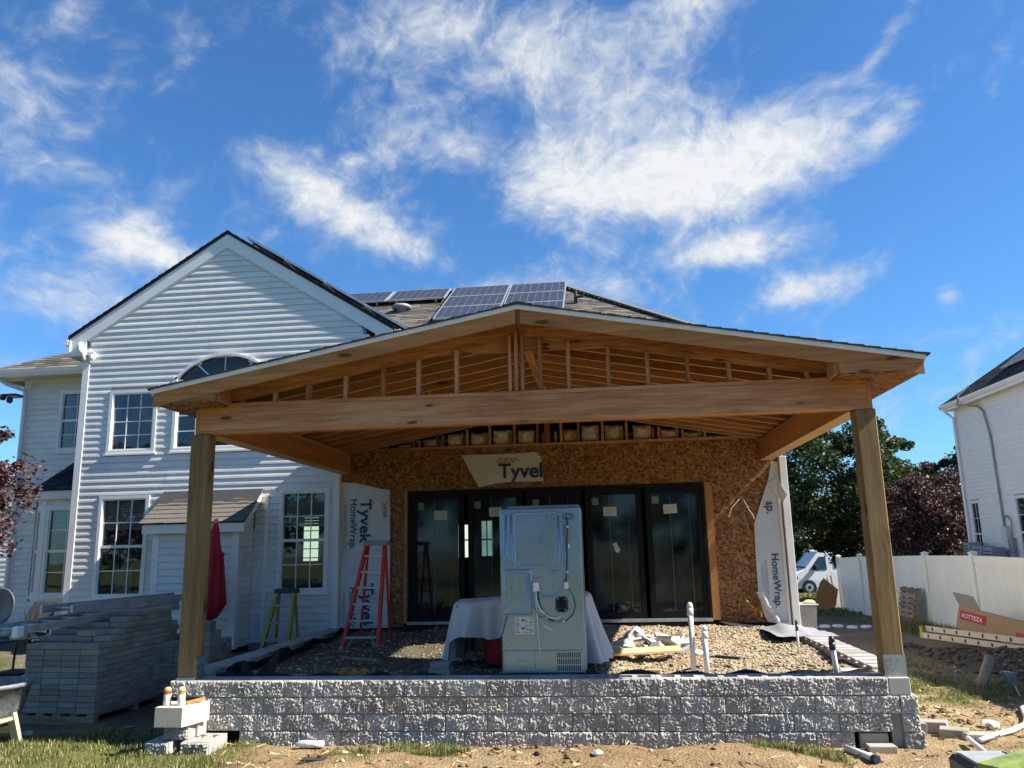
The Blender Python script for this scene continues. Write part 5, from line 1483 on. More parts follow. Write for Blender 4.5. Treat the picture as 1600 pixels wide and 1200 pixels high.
for px_, h_, l_ in ((-3.62, 0.16, -0.06), (-3.44, 0.27, 0.16)):
    P = [(px_ - 0.10, 8.05, 0.52), (px_ + 0.10, 8.05, 0.52), (px_ + 0.06 + l_ * 0.6, 8.08, 0.56 + h_ * 0.6), (px_ + l_, 8.1, 0.54 + h_), (px_ - 0.03 + l_ * 0.3, 8.06, 0.54 + h_ * 0.4)]
    mb.add(P + [(p[0], p[1] + 0.006, p[2]) for p in P], [(0, 1, 2, 3, 4), (9, 8, 7, 6, 5), (0, 5, 6, 1), (1, 6, 7, 2), (2, 7, 8, 3), (3, 8, 9, 4), (4, 9, 5, 0)])
build(mb, 'filter_cloth', M_FABRIC, label='two upright flaps of torn black cloth beside the left post', cat='cloth')
# ------------------------------------------------------------------ printed lettering
def text(body, P, U, V, width, mat, parent, name='lettering', bold=0.012, clip=None, height=None):
    """flat printed words: P lower-left corner, U reading direction, V letter-up direction"""
    cu = bpy.data.curves.new('t', 'FONT'); cu.body = body; cu.size = 1.0; cu.offset = bold; cu.resolution_u = 4
    ob = bpy.data.objects.new('t', cu); COL.objects.link(ob)
    dg = bpy.context.evaluated_depsgraph_get(); dg.update()
    me = bpy.data.meshes.new_from_object(ob.evaluated_get(dg))
    bpy.data.objects.remove(ob, do_unlink=True); bpy.data.curves.remove(cu)
    co = np.array([v.co[:] for v in me.vertices])
    w0, w1, h0, h1 = co[:, 0].min(), co[:, 0].max(), co[:, 1].min(), co[:, 1].max()
    s = width / (w1 - w0); sy = s if height is None else height / (h1 - h0)
    P, U, V = Vector(P), Vector(U).normalized(), Vector(V).normalized()
    mb = MB()
    vs = [tuple(P + U * float((c[0] - w0) * s) + V * float(c[1] * sy)) for c in co]
    mb.add(vs, [tuple(p.vertices) for p in me.polygons])
    bpy.data.meshes.remove(me)
    o = build(mb, name, mat, parent)
    if clip:
        bm = bmesh.new(); bm.from_mesh(o.data)
        org = WL[o.name]
        bmesh.ops.bisect_plane(bm, geom=bm.verts[:] + bm.edges[:] + bm.faces[:], plane_co=Vector(clip[0]) - org, plane_no=Vector(clip[1]), clear_outer=True)
        bm.to_mesh(o.data); bm.free()
    return o

def flat_sheet(name, poly, y, mat, bulge=0.012, n=18, seed=0, thick=0.002, **tg):
    """thin sheet hung on a front-facing wall; poly in (x,z); slightly wavy"""
    bm = bmesh.new()
    vs = [bm.verts.new((p[0], y, p[1])) for p in poly]
    bm.faces.new(vs)
    bmesh.ops.triangulate(bm, faces=bm.faces[:])
    for _ in range(4):
        long = [e for e in bm.edges if e.calc_length() > 0.09]
        if not long: break
        bmesh.ops.subdivide_edges(bm, edges=long, cuts=1, use_grid_fill=False)
        bmesh.ops.triangulate(bm, faces=bm.faces[:])
    xs_ = [p[0] for p in poly]; zs_ = [p[1] for p in poly]
    for v in bm.verts:
        p = Vector((v.co.x * 2.2 + seed, v.co.z * 2.2, seed))
        v.co.y += bulge * noise.noise(p) + bulge * 0.4 * noise.noise(p * 3.1)
    me = bpy.data.meshes.new(name); bm.to_mesh(me); bm.free()
    me.materials.append(mat); me.polygons.foreach_set('use_smooth', [True] * len(me.polygons))
    o = bpy.data.objects.new(name, me); link(o, None, (0, 0, 0)); tag(o, **tg)
    return o

UP, DN, XP = (0, 0, 1), (0, 0, -1), (1, 0, 0)
wrapL = flat_sheet('house_wrap', [(-4.07, 2.83), (-3.80, 2.80), (-3.40, 2.70), (-3.27, 2.68), (-3.265, 1.6), (-3.27, 0.61), (-3.70, 0.60), (-4.05, 0.61), (-4.06, 1.7)], 12.270, M_WRAP, 0.012, seed=2, label='white house wrap sheet beside the orange stepladder, letters running down', cat='house wrap')
ty = 12.252
text('Tyvek', (-3.74, ty, 2.55), DN, XP, 0.68, M_INK, wrapL, bold=0.02, height=0.235)
text('HomeWrap.', (-3.90, ty, 2.55), DN, XP, 0.77, M_INK, wrapL, bold=0.008)
text('Tyvek', (-3.69, ty, 1.27), DN, XP, 0.70, M_INK, wrapL, bold=0.02, height=0.235, clip=((0, 0, 0.615), (0, 0, -1)))
text('HomeWrap.', (-3.89, ty, 1.21), DN, XP, 0.77, M_INK, wrapL, bold=0.008, clip=((0, 0, 0.615), (0, 0, -1)))
text('◂DUPONT▸' if False else 'DUPONT', (-3.395, ty, 2.50), DN, XP, 0.24, M_INKRED, wrapL, bold=0.01, height=0.075)
mb = MB()
for k, (x0, z0, z1) in enumerate(((-3.97, 1.75, 2.48), (-3.985, 1.80, 2.47), (-4.0, 1.72, 2.46), (-3.97, 0.66, 1.14), (-3.985, 0.66, 1.14), (-4.0, 0.66, 1.12))):
    mb.add([(x0, ty, z0), (x0 + 0.005, ty, z0), (x0 + 0.005, ty, z1), (x0, ty, z1)], [(0, 1, 2, 3)])
build(mb, 'fine_print', M_INKGREY, wrapL, kind='stuff')
mb = MB(); mb.add([(-3.33, ty - 0.004, 2.68), (-3.27, ty - 0.006, 2.67), (-3.275, ty - 0.03, 2.55), (-3.37, ty - 0.02, 2.46)], [(0, 1, 2, 3)]); build(mb, 'folded_corner', M_WRAP, wrapL)

wrapT = flat_sheet('house_wrap', [(-2.14, 3.19), (-1.5, 3.185), (-0.97, 3.20), (-0.89, 3.12), (-0.875, 2.95), (-0.865, 2.745), (-1.34, 2.75), (-1.62, 2.73), (-1.87, 2.68)], 12.285, M_WRAP, 0.008, seed=5, label='torn white house wrap scrap stapled on the board above the door', cat='house wrap')
ty = 12.272
text('Tyvek', (-1.555, ty, 2.81), XP, UP, 0.80, M_INK, wrapT, bold=0.02, clip=((-0.872, 0, 0), (1, 0, 0)))
text('DUPONT', (-1.55, ty, 3.04), XP, UP, 0.28, M_INKRED, wrapT, bold=0.004, height=0.08)
mb = MB()
for s in (-1, 1):
    c = -1.41 + s * 0.155
    mb.add([(c, ty, 3.095), (c, ty, 3.065), (c + s * 0.025, ty, 3.08)], [(0, 1, 2)])
build(mb, 'logo_points', M_INKRED, wrapT)

wrapR = flat_sheet('house_wrap', [(2.40, 2.44), (2.49, 2.66), (2.56, 2.93), (2.65, 2.93), (2.645, 0.60), (2.46, 0.60), (2.31, 0.63), (2.25, 0.80), (2.215, 1.05), (2.22, 1.52), (2.235, 2.02)], 12.270, M_WRAP, 0.008, seed=9, label='white house wrap strip hanging at the right corner trim', cat='house wrap')
ty = 12.255
text('Wrap.', (2.43, ty, 2.62), DN, XP, 0.46, M_INK, wrapR, bold=0.01, clip=((0, 0, 2.34), (0, 0, 1)))
text('HomeWrap.', (2.44, ty, 1.58), DN, XP, 0.76, M_INK, wrapR, bold=0.012)
mb = MB()
for x0, z0, z1 in ((2.36, 0.95, 1.52), (2.345, 0.92, 1.50), (2.33, 0.98, 1.49), (2.30, 1.02, 1.45), (2.285, 1.0, 1.44)):
    mb.add([(x0, ty, z0), (x0 + 0.005, ty, z0), (x0 + 0.005, ty, z1), (x0, ty, z1)], [(0, 1, 2, 3)])
build(mb, 'fine_print', M_INKGREY, wrapR, kind='stuff')
mb = MB(); V = []; n = 12
for i in range(n + 1):
    t_ = i / n
    z = 1.05 - 0.45 * t_; x = 2.215 + 0.22 * t_ ** 1.5
    V += [(x, 12.262, z), (x - 0.03 + 0.05 * t_, 12.20 + 0.02 * math.sin(i), z - 0.02), (x + 0.07, 12.22 - 0.02 * math.sin(i * 2), z + 0.02)]
mb.add(V, [f for i in range(n) for f in ((3 * i, 3 * i + 1, 3 * i + 4, 3 * i + 3), (3 * i + 1, 3 * i + 2, 3 * i + 5, 3 * i + 4))]); build(mb, 'curled_edge', M_WRAP, wrapR, smooth=True)
mb = MB(); mb.add([(2.47, 12.262, 2.60), (2.60, 12.20, 2.68), (2.72, 12.15, 2.42), (2.66, 12.18, 2.32), (2.60, 12.24, 2.40)], [(0, 1, 2, 3, 4)]); build(mb, 'folded_flap', M_WRAP, wrapR)

# cables poking out of the wall
mb = MB(); mb.tube([(1.86, 12.20, 2.12), (1.92, 12.21, 2.26), (2.02, 12.24, 2.36), (2.09, 12.29, 2.43)], 0.0045, 6); build(mb, 'cable', M_PAPER, label='pale cable drooping left from the strand board right of the door', cat='cable')
mb = MB(); mb.tube([(2.09, 12.29, 2.435), (2.12, 12.24, 2.34), (2.17, 12.22, 2.22), (2.22, 12.21, 2.14), (2.23, 12.2, 2.09)], 0.0045, 6); build(mb, 'cable', M_PAPER, label='pale cable looping right from the strand board near the wrap', cat='cable')
mb = MB(); mb.tube([(2.02, 12.27, 0.96), (2.07, 12.24, 0.88), (2.13, 12.22, 0.82), (2.15, 12.2, 0.74)], 0.008, 6); mb.tube([(2.15, 12.2, 0.74), (2.14, 12.2, 0.80), (2.18, 12.2, 0.82), (2.22, 12.2, 0.78), (2.22, 12.2, 0.70)], 0.008, 6); build(mb, 'cable', M_YELL, label='yellow cable sticking out low on the strand board', cat='cable')

# ------------------------------------------------------------------ refrigerator, back towards the yard
def fridge():
    root = empty('refrigerator', (-0.60, 8.05, 0.56), 'large steel refrigerator standing with its back to the yard', 'refrigerator')
    x0, x1, y0, y1, z0, z1 = -1.00, -0.205, 7.90, 8.58, 0.575, 2.13
    mb = MB(); mb.cbox(x0, x1, y0, y1, z0, z1, 0.006); build(mb, 'body', M_FRSIDE, root)
    mb = MB(); mb.cbox(x0 + 0.006, x1 - 0.006, y0 - 0.008, y0 + 0.001, z0 + 0.01, z1 - 0.008, 0.003); bp = build(mb, 'back_panel', M_FRIDGE, root)
    yb = y0 - 0.009
    def bead(pts, r=0.0085, close=False, name='pressed_bead', par=bp, mat=M_FRIDGE):
        if close: pts = pts + [pts[0]]
        mb = MB(); mb.tube([(p[0], yb, p[1]) for p in pts], r, 6); build(mb, name, mat, par, smooth=True)
    def rr(a0, a1, b0, b1, c=0.03):
        P = []
        for cx, cz, s in ((a1 - c, b1 - c, 0), (a0 + c, b1 - c, 90), (a0 + c, b0 + c, 180), (a1 - c, b0 + c, 270)):
            for k in range(4): P.append((cx + c * math.cos(rad(s + k * 30)), cz + c * math.sin(rad(s + k * 30))))
        return P
    bead(rr(-0.855, -0.42, 1.575, 2.08), close=True)
    bead(rr(-0.965, -0.935, 1.60, 2.08, 0.012), close=True); bead(rr(-0.915, -0.885, 1.60, 2.08, 0.012), close=True); bead(rr(-0.395, -0.365, 1.585, 1.98, 0.012), close=True)
    mb = MB(); mb.cbox(-0.975, -0.70, yb - 0.012, yb + 0.004, 1.12, 1.545, 0.008); cp = build(mb, 'cover_plate', M_FRIDGE, bp)
    yb -= 0.013
    bead(rr(-0.955, -0.72, 1.14, 1.525, 0.02), 0.007, True, par=root); bead(rr(-0.925, -0.745, 1.17, 1.50, 0.02), 0.006, True, par=root)
    bead([(-0.90, 1.36), (-0.90, 1.47), (-0.85, 1.47)], 0.004, par=root); bead([(-0.82, 1.47), (-0.77, 1.47), (-0.77, 1.43)], 0.004, par=root); bead([(-0.85, 1.37), (-0.82, 1.385), (-0.80, 1.36)], 0.004, par=root); bead([(-0.90, 1.28), (-0.78, 1.28)], 0.003, par=root); bead([(-0.90, 1.255), (-0.78, 1.255)], 0.003, par=root)
    yb = y0 - 0.009
    bead([(-0.50, 1.52), (-0.41, 1.52), (-0.39, 1.49), (-0.385, 1.42)]); bead([(-0.50, 1.52), (-0.50, 1.38)], 0.003)
    # valve box, drain opening
    mb = MB(); mb.cbox(-0.69, -0.60, yb - 0.006, yb + 0.004, 1.31, 1.47, 0.004); build(mb, 'valve_recess', M_FRSIDE, bp)
    mb = MB(); mb.cbox(-0.685, -0.625, yb - 0.030, yb - 0.004, 1.335, 1.42, 0.004); build(mb, 'valve_box', M_WHITEPL, bp)
    mb = MB(); mb.cbox(-0.475, -0.355, yb - 0.008, yb + 0.003, 1.14, 1.285, 0.02); build(mb, 'opening_rim', M_FRIDGE, bp)
    mb = MB(); mb.cbox(-0.457, -0.373, yb - 0.0115, yb - 0.004, 1.155, 1.27, 0.02); build(mb, 'opening', M_SHADOWGAP, bp)
    # hoses and cords
    def hose(pts, r, mat, name): 
        mb = MB(); mb.tube([(p[0], yb - 0.018 - (p[2] if len(p) > 2 else 0), p[1]) for p in pts], r, 7); build(mb, name, mat, root, smooth=True)
    hose([(-0.655, 1.34, .01), (-0.655, 1.26, .02), (-0.62, 1.17, .02), (-0.55, 1.10, .01), (-0.47, 1.08), (-0.42, 1.11)], 0.007, M_WHITEPL, 'water_hose')
    hose([(-0.70, 1.30), (-0.69, 1.20), (-0.63, 1.10), (-0.52, 1.05), (-0.41, 1.055)], 0.007, M_GREYPL, 'water_hose')
    hose([(-0.64, 1.34, .01), (-0.63, 1.22, .02), (-0.57, 1.10, .01), (-0.47, 1.045), (-0.38, 1.06), (-0.31, 1.12), (-0.285, 1.20), (-0.30, 1.28)], 0.005, M_NAVY, 'power_cord')
    hose([(-0.30, 1.28), (-0.345, 1.36), (-0.37, 1.45)], 0.003, M_DARKPL, 'wire')
    hose([(-0.345, 2.045), (-0.335, 1.98), (-0.345, 1.80), (-0.35, 1.62), (-0.36, 1.50), (-0.365, 1.42)], 0.0065, M_NAVY, 'power_cord')
    hose([(-0.305, 2.045), (-0.325, 1.97), (-0.328, 1.76)], 0.004, M_GREYPL, 'water_hose')
    hose([(-0.37, 1.42), (-0.44, 1.32), (-0.52, 1.285), (-0.60, 1.29)], 0.007, M_FRIDGE, 'drain_tube')
    hose([(-0.66, 1.33), (-0.65, 1.05), (-0.635, 0.80), (-0.63, 0.755)], 0.005, M_WHITEPL, 'drain_tube')
    hose([(-0.945, 1.11), (-0.99, 0.95), (-1.015, 0.88)], 0.004, M_DARKPL, 'wire')
    for x_, z_ in ((-0.33, 1.94), (-0.35, 1.51), (-0.565, 1.09), (-0.40, 1.06)):
        mb = MB(); mb.cbox(x_ - 0.012, x_ + 0.012, yb - 0.028, yb, z_ - 0.008, z_ + 0.008, 0.003); build(mb, 'hose_clip', M_WHITEPL, root)
    mb = MB(); mb.cbox(-0.335, -0.32, yb - 0.026, yb, 1.73, 1.78, 0.003); build(mb, 'connector', M_WHITEPL, root)
    mb = MB(); mb.cbox(-0.385, -0.345, yb - 0.03, yb, 1.355, 1.42, 0.006); build(mb, 'cord_tag', M_WHITEPL, root)
    mb = MB(); mb.cbox(-0.385, -0.27, yb - 0.005, yb + 0.002, 2.01, 2.07, 0.015); build(mb, 'cord_plate', M_FRIDGE, bp)
    # rating label with printed lines, tape scrap
    mb = MB(); mb.box(-0.87, -0.685, yb - 0.002, yb, 0.94, 1.10); lb = build(mb, 'rating_label', M_PAPER, root)
    mb = MB()
    for r_ in range(11):
        for c_, (a, b) in enumerate(((-0.86, -0.82), (-0.77, -0.74), (-0.73, -0.695))):
            if (r_ * 3 + c_) % 5 == 4: continue
            z = 0.955 + r_ * 0.0125; mb.box(a, b - 0.01 * ((r_ + c_) % 3), yb - 0.0032, yb - 0.0022, z, z + 0.005)
    for z in (0.985, 1.06): mb.box(-0.805, -0.780, yb - 0.0032, yb - 0.0022, z, z + 0.02)
    build(mb, 'label_print', M_INK, lb)
    mb = MB(); a = [(-0.595, yb - 0.001, 1.01), (-0.585, yb - 0.001, 1.025), (-0.505, yb - 0.001, 0.985), (-0.515, yb - 0.001, 0.965)]; mb.hexa(a, [(p[0], p[1] - 0.002, p[2]) for p in a]); build(mb, 'tape_strip', M_PAPER, root)
    # machine compartment cover with slotted grille
    mb = MB(); mb.cbox(-0.985, -0.225, yb - 0.010, yb + 0.004, 0.59, 0.795, 0.006); cv = build(mb, 'compartment_cover', M_FRIDGE, root)
    for r_ in range(3):
        for c_ in range(13):
            x_ = -0.475 + c_ * 0.0175; z = 0.61 + r_ * 0.058
            mb = MB(); mb.box(x_, x_ + 0.009, yb - 0.0112, yb - 0.0095, z, z + 0.047); build(mb, 'grille_slot', M_SHADOWGAP, cv)
    yb -= 0.011
    bead([(-0.97, 0.615), (-0.93, 0.605), (-0.85, 0.612), (-0.70, 0.603), (-0.62, 0.612)], 0.004, par=root); bead([(-0.88, 0.70), (-0.71, 0.70)], 0.003, par=root); bead([(-0.685, 0.79), (-0.685, 0.62)], 0.003, par=root)
    for x_, z_ in ((-0.985, 0.83), (-0.985, 1.06), (-0.985, 1.58), (-0.985, 1.85), (-0.225, 0.83), (-0.222, 1.10), (-0.222, 1.38), (-0.222, 1.70), (-0.222, 2.0), (-0.60, 0.83), (-0.80, 2.105), (-0.45, 2.105), (-0.97, 0.78), (-0.24, 0.78), (-0.60, 0.78)):
        mb = MB(); mb.tube([(x_, yb, z_), (x_, yb - 0.004, z_)], 0.006, 8); build(mb, 'screw', M_FRSIDE, root)
    # top hinge covers and door edges behind
    mb = MB(); mb.cbox(x0 + 0.08, x1 - 0.02, y0 + 0.10, y1 - 0.02, z1, z1 + 0.03, 0.008); build(mb, 'top_cover', M_FRSIDE, root)
    mb = MB(); mb.cbox(x0 + 0.004, x1 - 0.004, y1 + 0.004, y1 + 0.07, z0 + 0.10, z1 - 0.005, 0.008); build(mb, 'door', M_FRSIDE, root)
    for x_ in (x0 + 0.05, x1 - 0.05):
        mb = MB(); mb.tube([(x_ - 0.015, y0 + 0.04, 0.568), (x_ + 0.015, y0 + 0.04, 0.568)], 0.02, 10); build(mb, 'roller', M_WHITEPL, root)
fridge()

# ------------------------------------------------------------------ cloth-covered table behind the refrigerator
def drape():
    t = empty('drop_cloth', (-0.65, 9.0, 0.55), 'white drop cloth thrown over a table behind the refrigerator', 'drop cloth')
    cx, cy, hx, hy, zt = -0.90, 9.05, 0.72, 0.38, 1.225
    nr, na = 22, 220; V = []; F = []
    for i in range(nr + 1):
        for j in range(na):
            a = 2 * math.pi * j / na
            ca, sa = math.cos(a), math.sin(a)
            k = (abs(ca) ** 6 + abs(sa) ** 6) ** (-1 / 6)
            ex, ey = cx + hx * ca * k, cy + hy * sa * k
            fold = math.sin(a * 17 + 1.3 * math.sin(a * 5)) * 0.6 + math.sin(a * 31) * 0.4
            if i <= 4:
                s = i / 4
                V.append((cx + (ex - cx) * s, cy + (ey - cy) * s, zt + 0.05 * (ex - cx) * s + 0.012 * noise.noise(Vector((ex * 3 * s, ey * 3, 1)))))
            else:
                s = (i - 4) / (nr - 4)
                # hem: hangs low at the left corner and at the right end, is lifted along the front
                right = max(0.0, ca); front_ = max(0.0, -sa)
                drop = 0.50 + 0.15 * math.sin(a * 2 + 0.4)
                if ca < -0.55: drop = 0.60
                if front_ > 0.4 and -0.80 < ca < 0.25: drop = 0.32 + 0.10 * max(0, -ca) + 0.04 * math.sin(a * 9)
                if right > 0.25: drop = 0.68
                out = 0.02 + (0.15 * s ** 1.4 if right > 0.25 else 0.05 * s) + 0.10 * fold * s ** 0.8
                V.append((ex + ca * out, ey + sa * out, max(0.55, zt + 0.05 * (ex - cx) - drop * s)))
    for i in range(nr):
        for j in range(na):
            F.append((i * na + j, i * na + (j + 1) % na, (i + 1) * na + (j + 1) % na, (i + 1) * na + j))
    mb = MB(); mb.add(V, F); build(mb, 'cloth', M_CLOTH, t, smooth=True)
    # pooled cloth on the soil at the left
    mb = MB(); V = []; F = []; n = 16
    for i in range(n + 1):
        for j in range(n + 1):
            u, v = i / n, j / n
            r = math.hypot(u - 0.5, v - 0.5)
            V.append((-1.72 + 0.36 * u, 9.0 + 0.4 * v, 0.56 + 0.14 * max(0, 0.5 - r) + 0.05 * noise.noise(Vector((u * 6, v * 6, 2)))))
    for i in range(n):
        for j in range(n): F.append((i * (n + 1) + j, (i + 1) * (n + 1) + j, (i + 1) * (n + 1) + j + 1, i * (n + 1) + j + 1))
    mb.add(V, F); build(mb, 'pooled_cloth', M_CLOTH, t, smooth=True)
    tb = empty('folding_table', (-0.62, 9.05, 0.55), 'table hidden under the white drop cloth, its legs showing at the left', 'table')
    mb = MB(); mb.cbox(cx - hx + 0.03, cx + hx - 0.03, cy - hy + 0.03, cy + hy - 0.03, zt - 0.09, zt - 0.055, 0.008); build(mb, 'table_top', M_GREYPL, tb)
    for sx in (-1, 1):
        for sy in (-1, 1):
            mb = MB(); mb.tube([(cx + sx * (hx - 0.12), cy + sy * (hy - 0.1), zt - 0.09), (cx + sx * (hx - 0.10), cy + sy * (hy - 0.08), 0.54)], 0.014, 8); build(mb, 'leg', M_DARKPL, tb)
    # dark red drum under it
    rd = empty('red_cooler', (-0.93, 8.93, 0.52), 'dark red rounded cooler under the drop cloth', 'cooler')
    mb = MB(); mb.lathe([(0.19, 0.0), (0.225, 0.03), (0.235, 0.30), (0.225, 0.36)], (-1.10, 8.95, 0.53), 20); build(mb, 'body', M_UMB, rd, smooth=True)
    mb = MB(); mb.lathe([(0.235, 0.362), (0.24, 0.39), (0.20, 0.43), (0.0, 0.435)], (-1.10, 8.95, 0.53), 20); build(mb, 'lid', M_UMB, rd, smooth=True)
drape()

# ------------------------------------------------------------------ stepladders
def stepladder(name, label, A, B, top_z, base_z, depth, n, mat, lean_x=0.0, w_top=0.32, w_bot=0.46, cap=M_DARKPL, foot=M_GREYPL, yaw=0.0):
    """A: centre of the front feet; top sits 'depth' behind"""
    root = empty(name, (A[0], A[1], base_z), label, 'stepladder', 'stepladders')
    c, s = math.cos(yaw), math.sin(yaw)
    def T(u, d, z): return (A[0] + u * c - d * s, A[1] + u * s + d * c, z)
    H = top_z - base_z
    def front_pt(sx, f): return T(sx * (w_bot + (w_top - w_bot) * f) / 2 + lean_x * f, depth * 0.5 * f, base_z + H * f)
    def rear_pt(sx, f): return T(sx * (w_bot * 0.92 + (w_top * 0.95 - w_bot * 0.92) * f) / 2 + lean_x * f, depth * (1 - 0.42 * f), base_z + H * f)
    for sx in (-1, 1):
        mb = MB(); mb.bar(front_pt(sx, 0.02), front_pt(sx, 0.985), 0.040, 0.085, up=(0, 1, 0)); rl = build(mb, 'front_rail', mat, root)
        mb = MB(); mb.bar(rear_pt(sx, 0.02), rear_pt(sx, 0.97), 0.024, 0.05, up=(0, 1, 0)); build(mb, 'rear_rail', mat, root)
        p = Vector(front_pt(sx, 0.0)); mb = MB(); mb.cbox(p.x - 0.025, p.x + 0.025, p.y - 0.05, p.y + 0.05, p.z - 0.005, p.z + 0.06, 0.006); build(mb, 'foot', foot, root)
    for k in range(n):
        f = (k + 0.75) / (n + 0.6)
        a, b = Vector(front_pt(-1, f)), Vector(front_pt(1, f))
        mb = MB(); mb.bar(a + Vector((0.012, 0, 0)), b - Vector((0.012, 0, 0)), 0.085, 0.025); build(mb, 'step', M_ALU, root)
        if k == 0:
            mb = MB()
            for q, s_ in ((a, 1), (b, -1)): mb.bar(q + Vector((0.02 * s_, 0, -0.16)), q + Vector((0.10 * s_, 0, -0.01)), 0.012, 0.02)
            build(mb, 'step_brace', M_ALU, root)
    for k in range(3):
        f = (k + 0.6) / 3.6
        mb = MB(); mb.bar(rear_pt(-1, f), rear_pt(1, f), 0.02, 0.02); build(mb, 'rear_brace', M_ALU, root)
    p = Vector(T(lean_x, depth * 0.53, top_z))
    mb = MB(); hw = w_top / 2 + 0.045
    mb.hexa([T(lean_x - hw, depth * 0.40, top_z - 0.035), T(lean_x + hw, depth * 0.40, top_z - 0.035), T(lean_x + hw, depth * 0.70, top_z - 0.035), T(lean_x - hw, depth * 0.70, top_z - 0.035)],
            [T(lean_x - hw + .01, depth * 0.42, top_z + 0.035), T(lean_x + hw - .01, depth * 0.42, top_z + 0.035), T(lean_x + hw - .01, depth * 0.68, top_z + 0.035), T(lean_x - hw + .01, depth * 0.68, top_z + 0.035)])
    build(mb, 'top_cap', cap, root)
stepladder('stepladder', 'orange-red stepladder standing in front of the house wrap', (-3.20, 10.55), None, 1.86, 0.49, 0.85, 6, M_REDL, lean_x=0.10, w_top=0.25, w_bot=0.47, cap=M_GREYPL, yaw=0.05)
stepladder('stepladder', 'small yellow stepladder under the window left of the wrap', (-4.72, 11.42), None, 1.20, 0.36, 0.55, 3, M_YELL, lean_x=0.06, w_top=0.25, w_bot=0.38, cap=M_DARKPL, yaw=0.05)

# ------------------------------------------------------------------ folded patio umbrella
um = empty('patio_umbrella', (-5.58, 11.3, 0.32), 'closed dark red patio umbrella behind the left post', 'umbrella')
mb = MB(); mb.tube([(-5.70, 11.3, 0.33), (-5.625, 11.3, 2.24)], 0.02, 10); build(mb, 'pole', M_GREYPL, um)
V = []; F = []; na = 40; prof = [(2.20, 0.03), (2.12, 0.055), (1.95, 0.075), (1.80, 0.10), (1.76, 0.12), (1.72, 0.095), (1.5, 0.12), (1.25, 0.15), (1.05, 0.175), (0.92, 0.16), (0.80, 0.10)]
for i, (z, r) in enumerate(prof):
    cx = -5.70 + 0.08 * (z - 0.33) / 1.91 + (0.03 if i > 3 else 0)
    for j in range(na):
        a = 2 * math.pi * j / na
        rr_ = 1.0 * r * (1 + 0.22 * math.sin(a * 8 + i * 0.12) * min(1, i / 3))
        dz = 0.10 * math.cos(a) if i >= len(prof) - 2 else 0
        V.append((cx + rr_ * math.cos(a) * (1.15 if i > 4 else 1), 11.3 + rr_ * math.sin(a) * 0.8, z + dz))
for i in range(len(prof) - 1):
    for j in range(na): F.append((i * na + j, i * na + (j + 1) % na, (i + 1) * na + (j + 1) % na, (i + 1) * na + j))
mb = MB(); mb.add(V, F); build(mb, 'canopy', M_UMB, um, smooth=True)
mb = MB(); mb.lathe([(0.03, 0), (0.032, 0.05), (0.02, 0.07)], (-5.625, 11.3, 2.20), 10); build(mb, 'finial', M_UMBPALE, um)
mb = MB(); mb.lathe([(0.24, 0), (0.25, 0.03), (0.10, 0.09), (0.03, 0.30)], (-5.58, 11.3, 0.30), 16); build(mb, 'base', M_DARKPL, um)

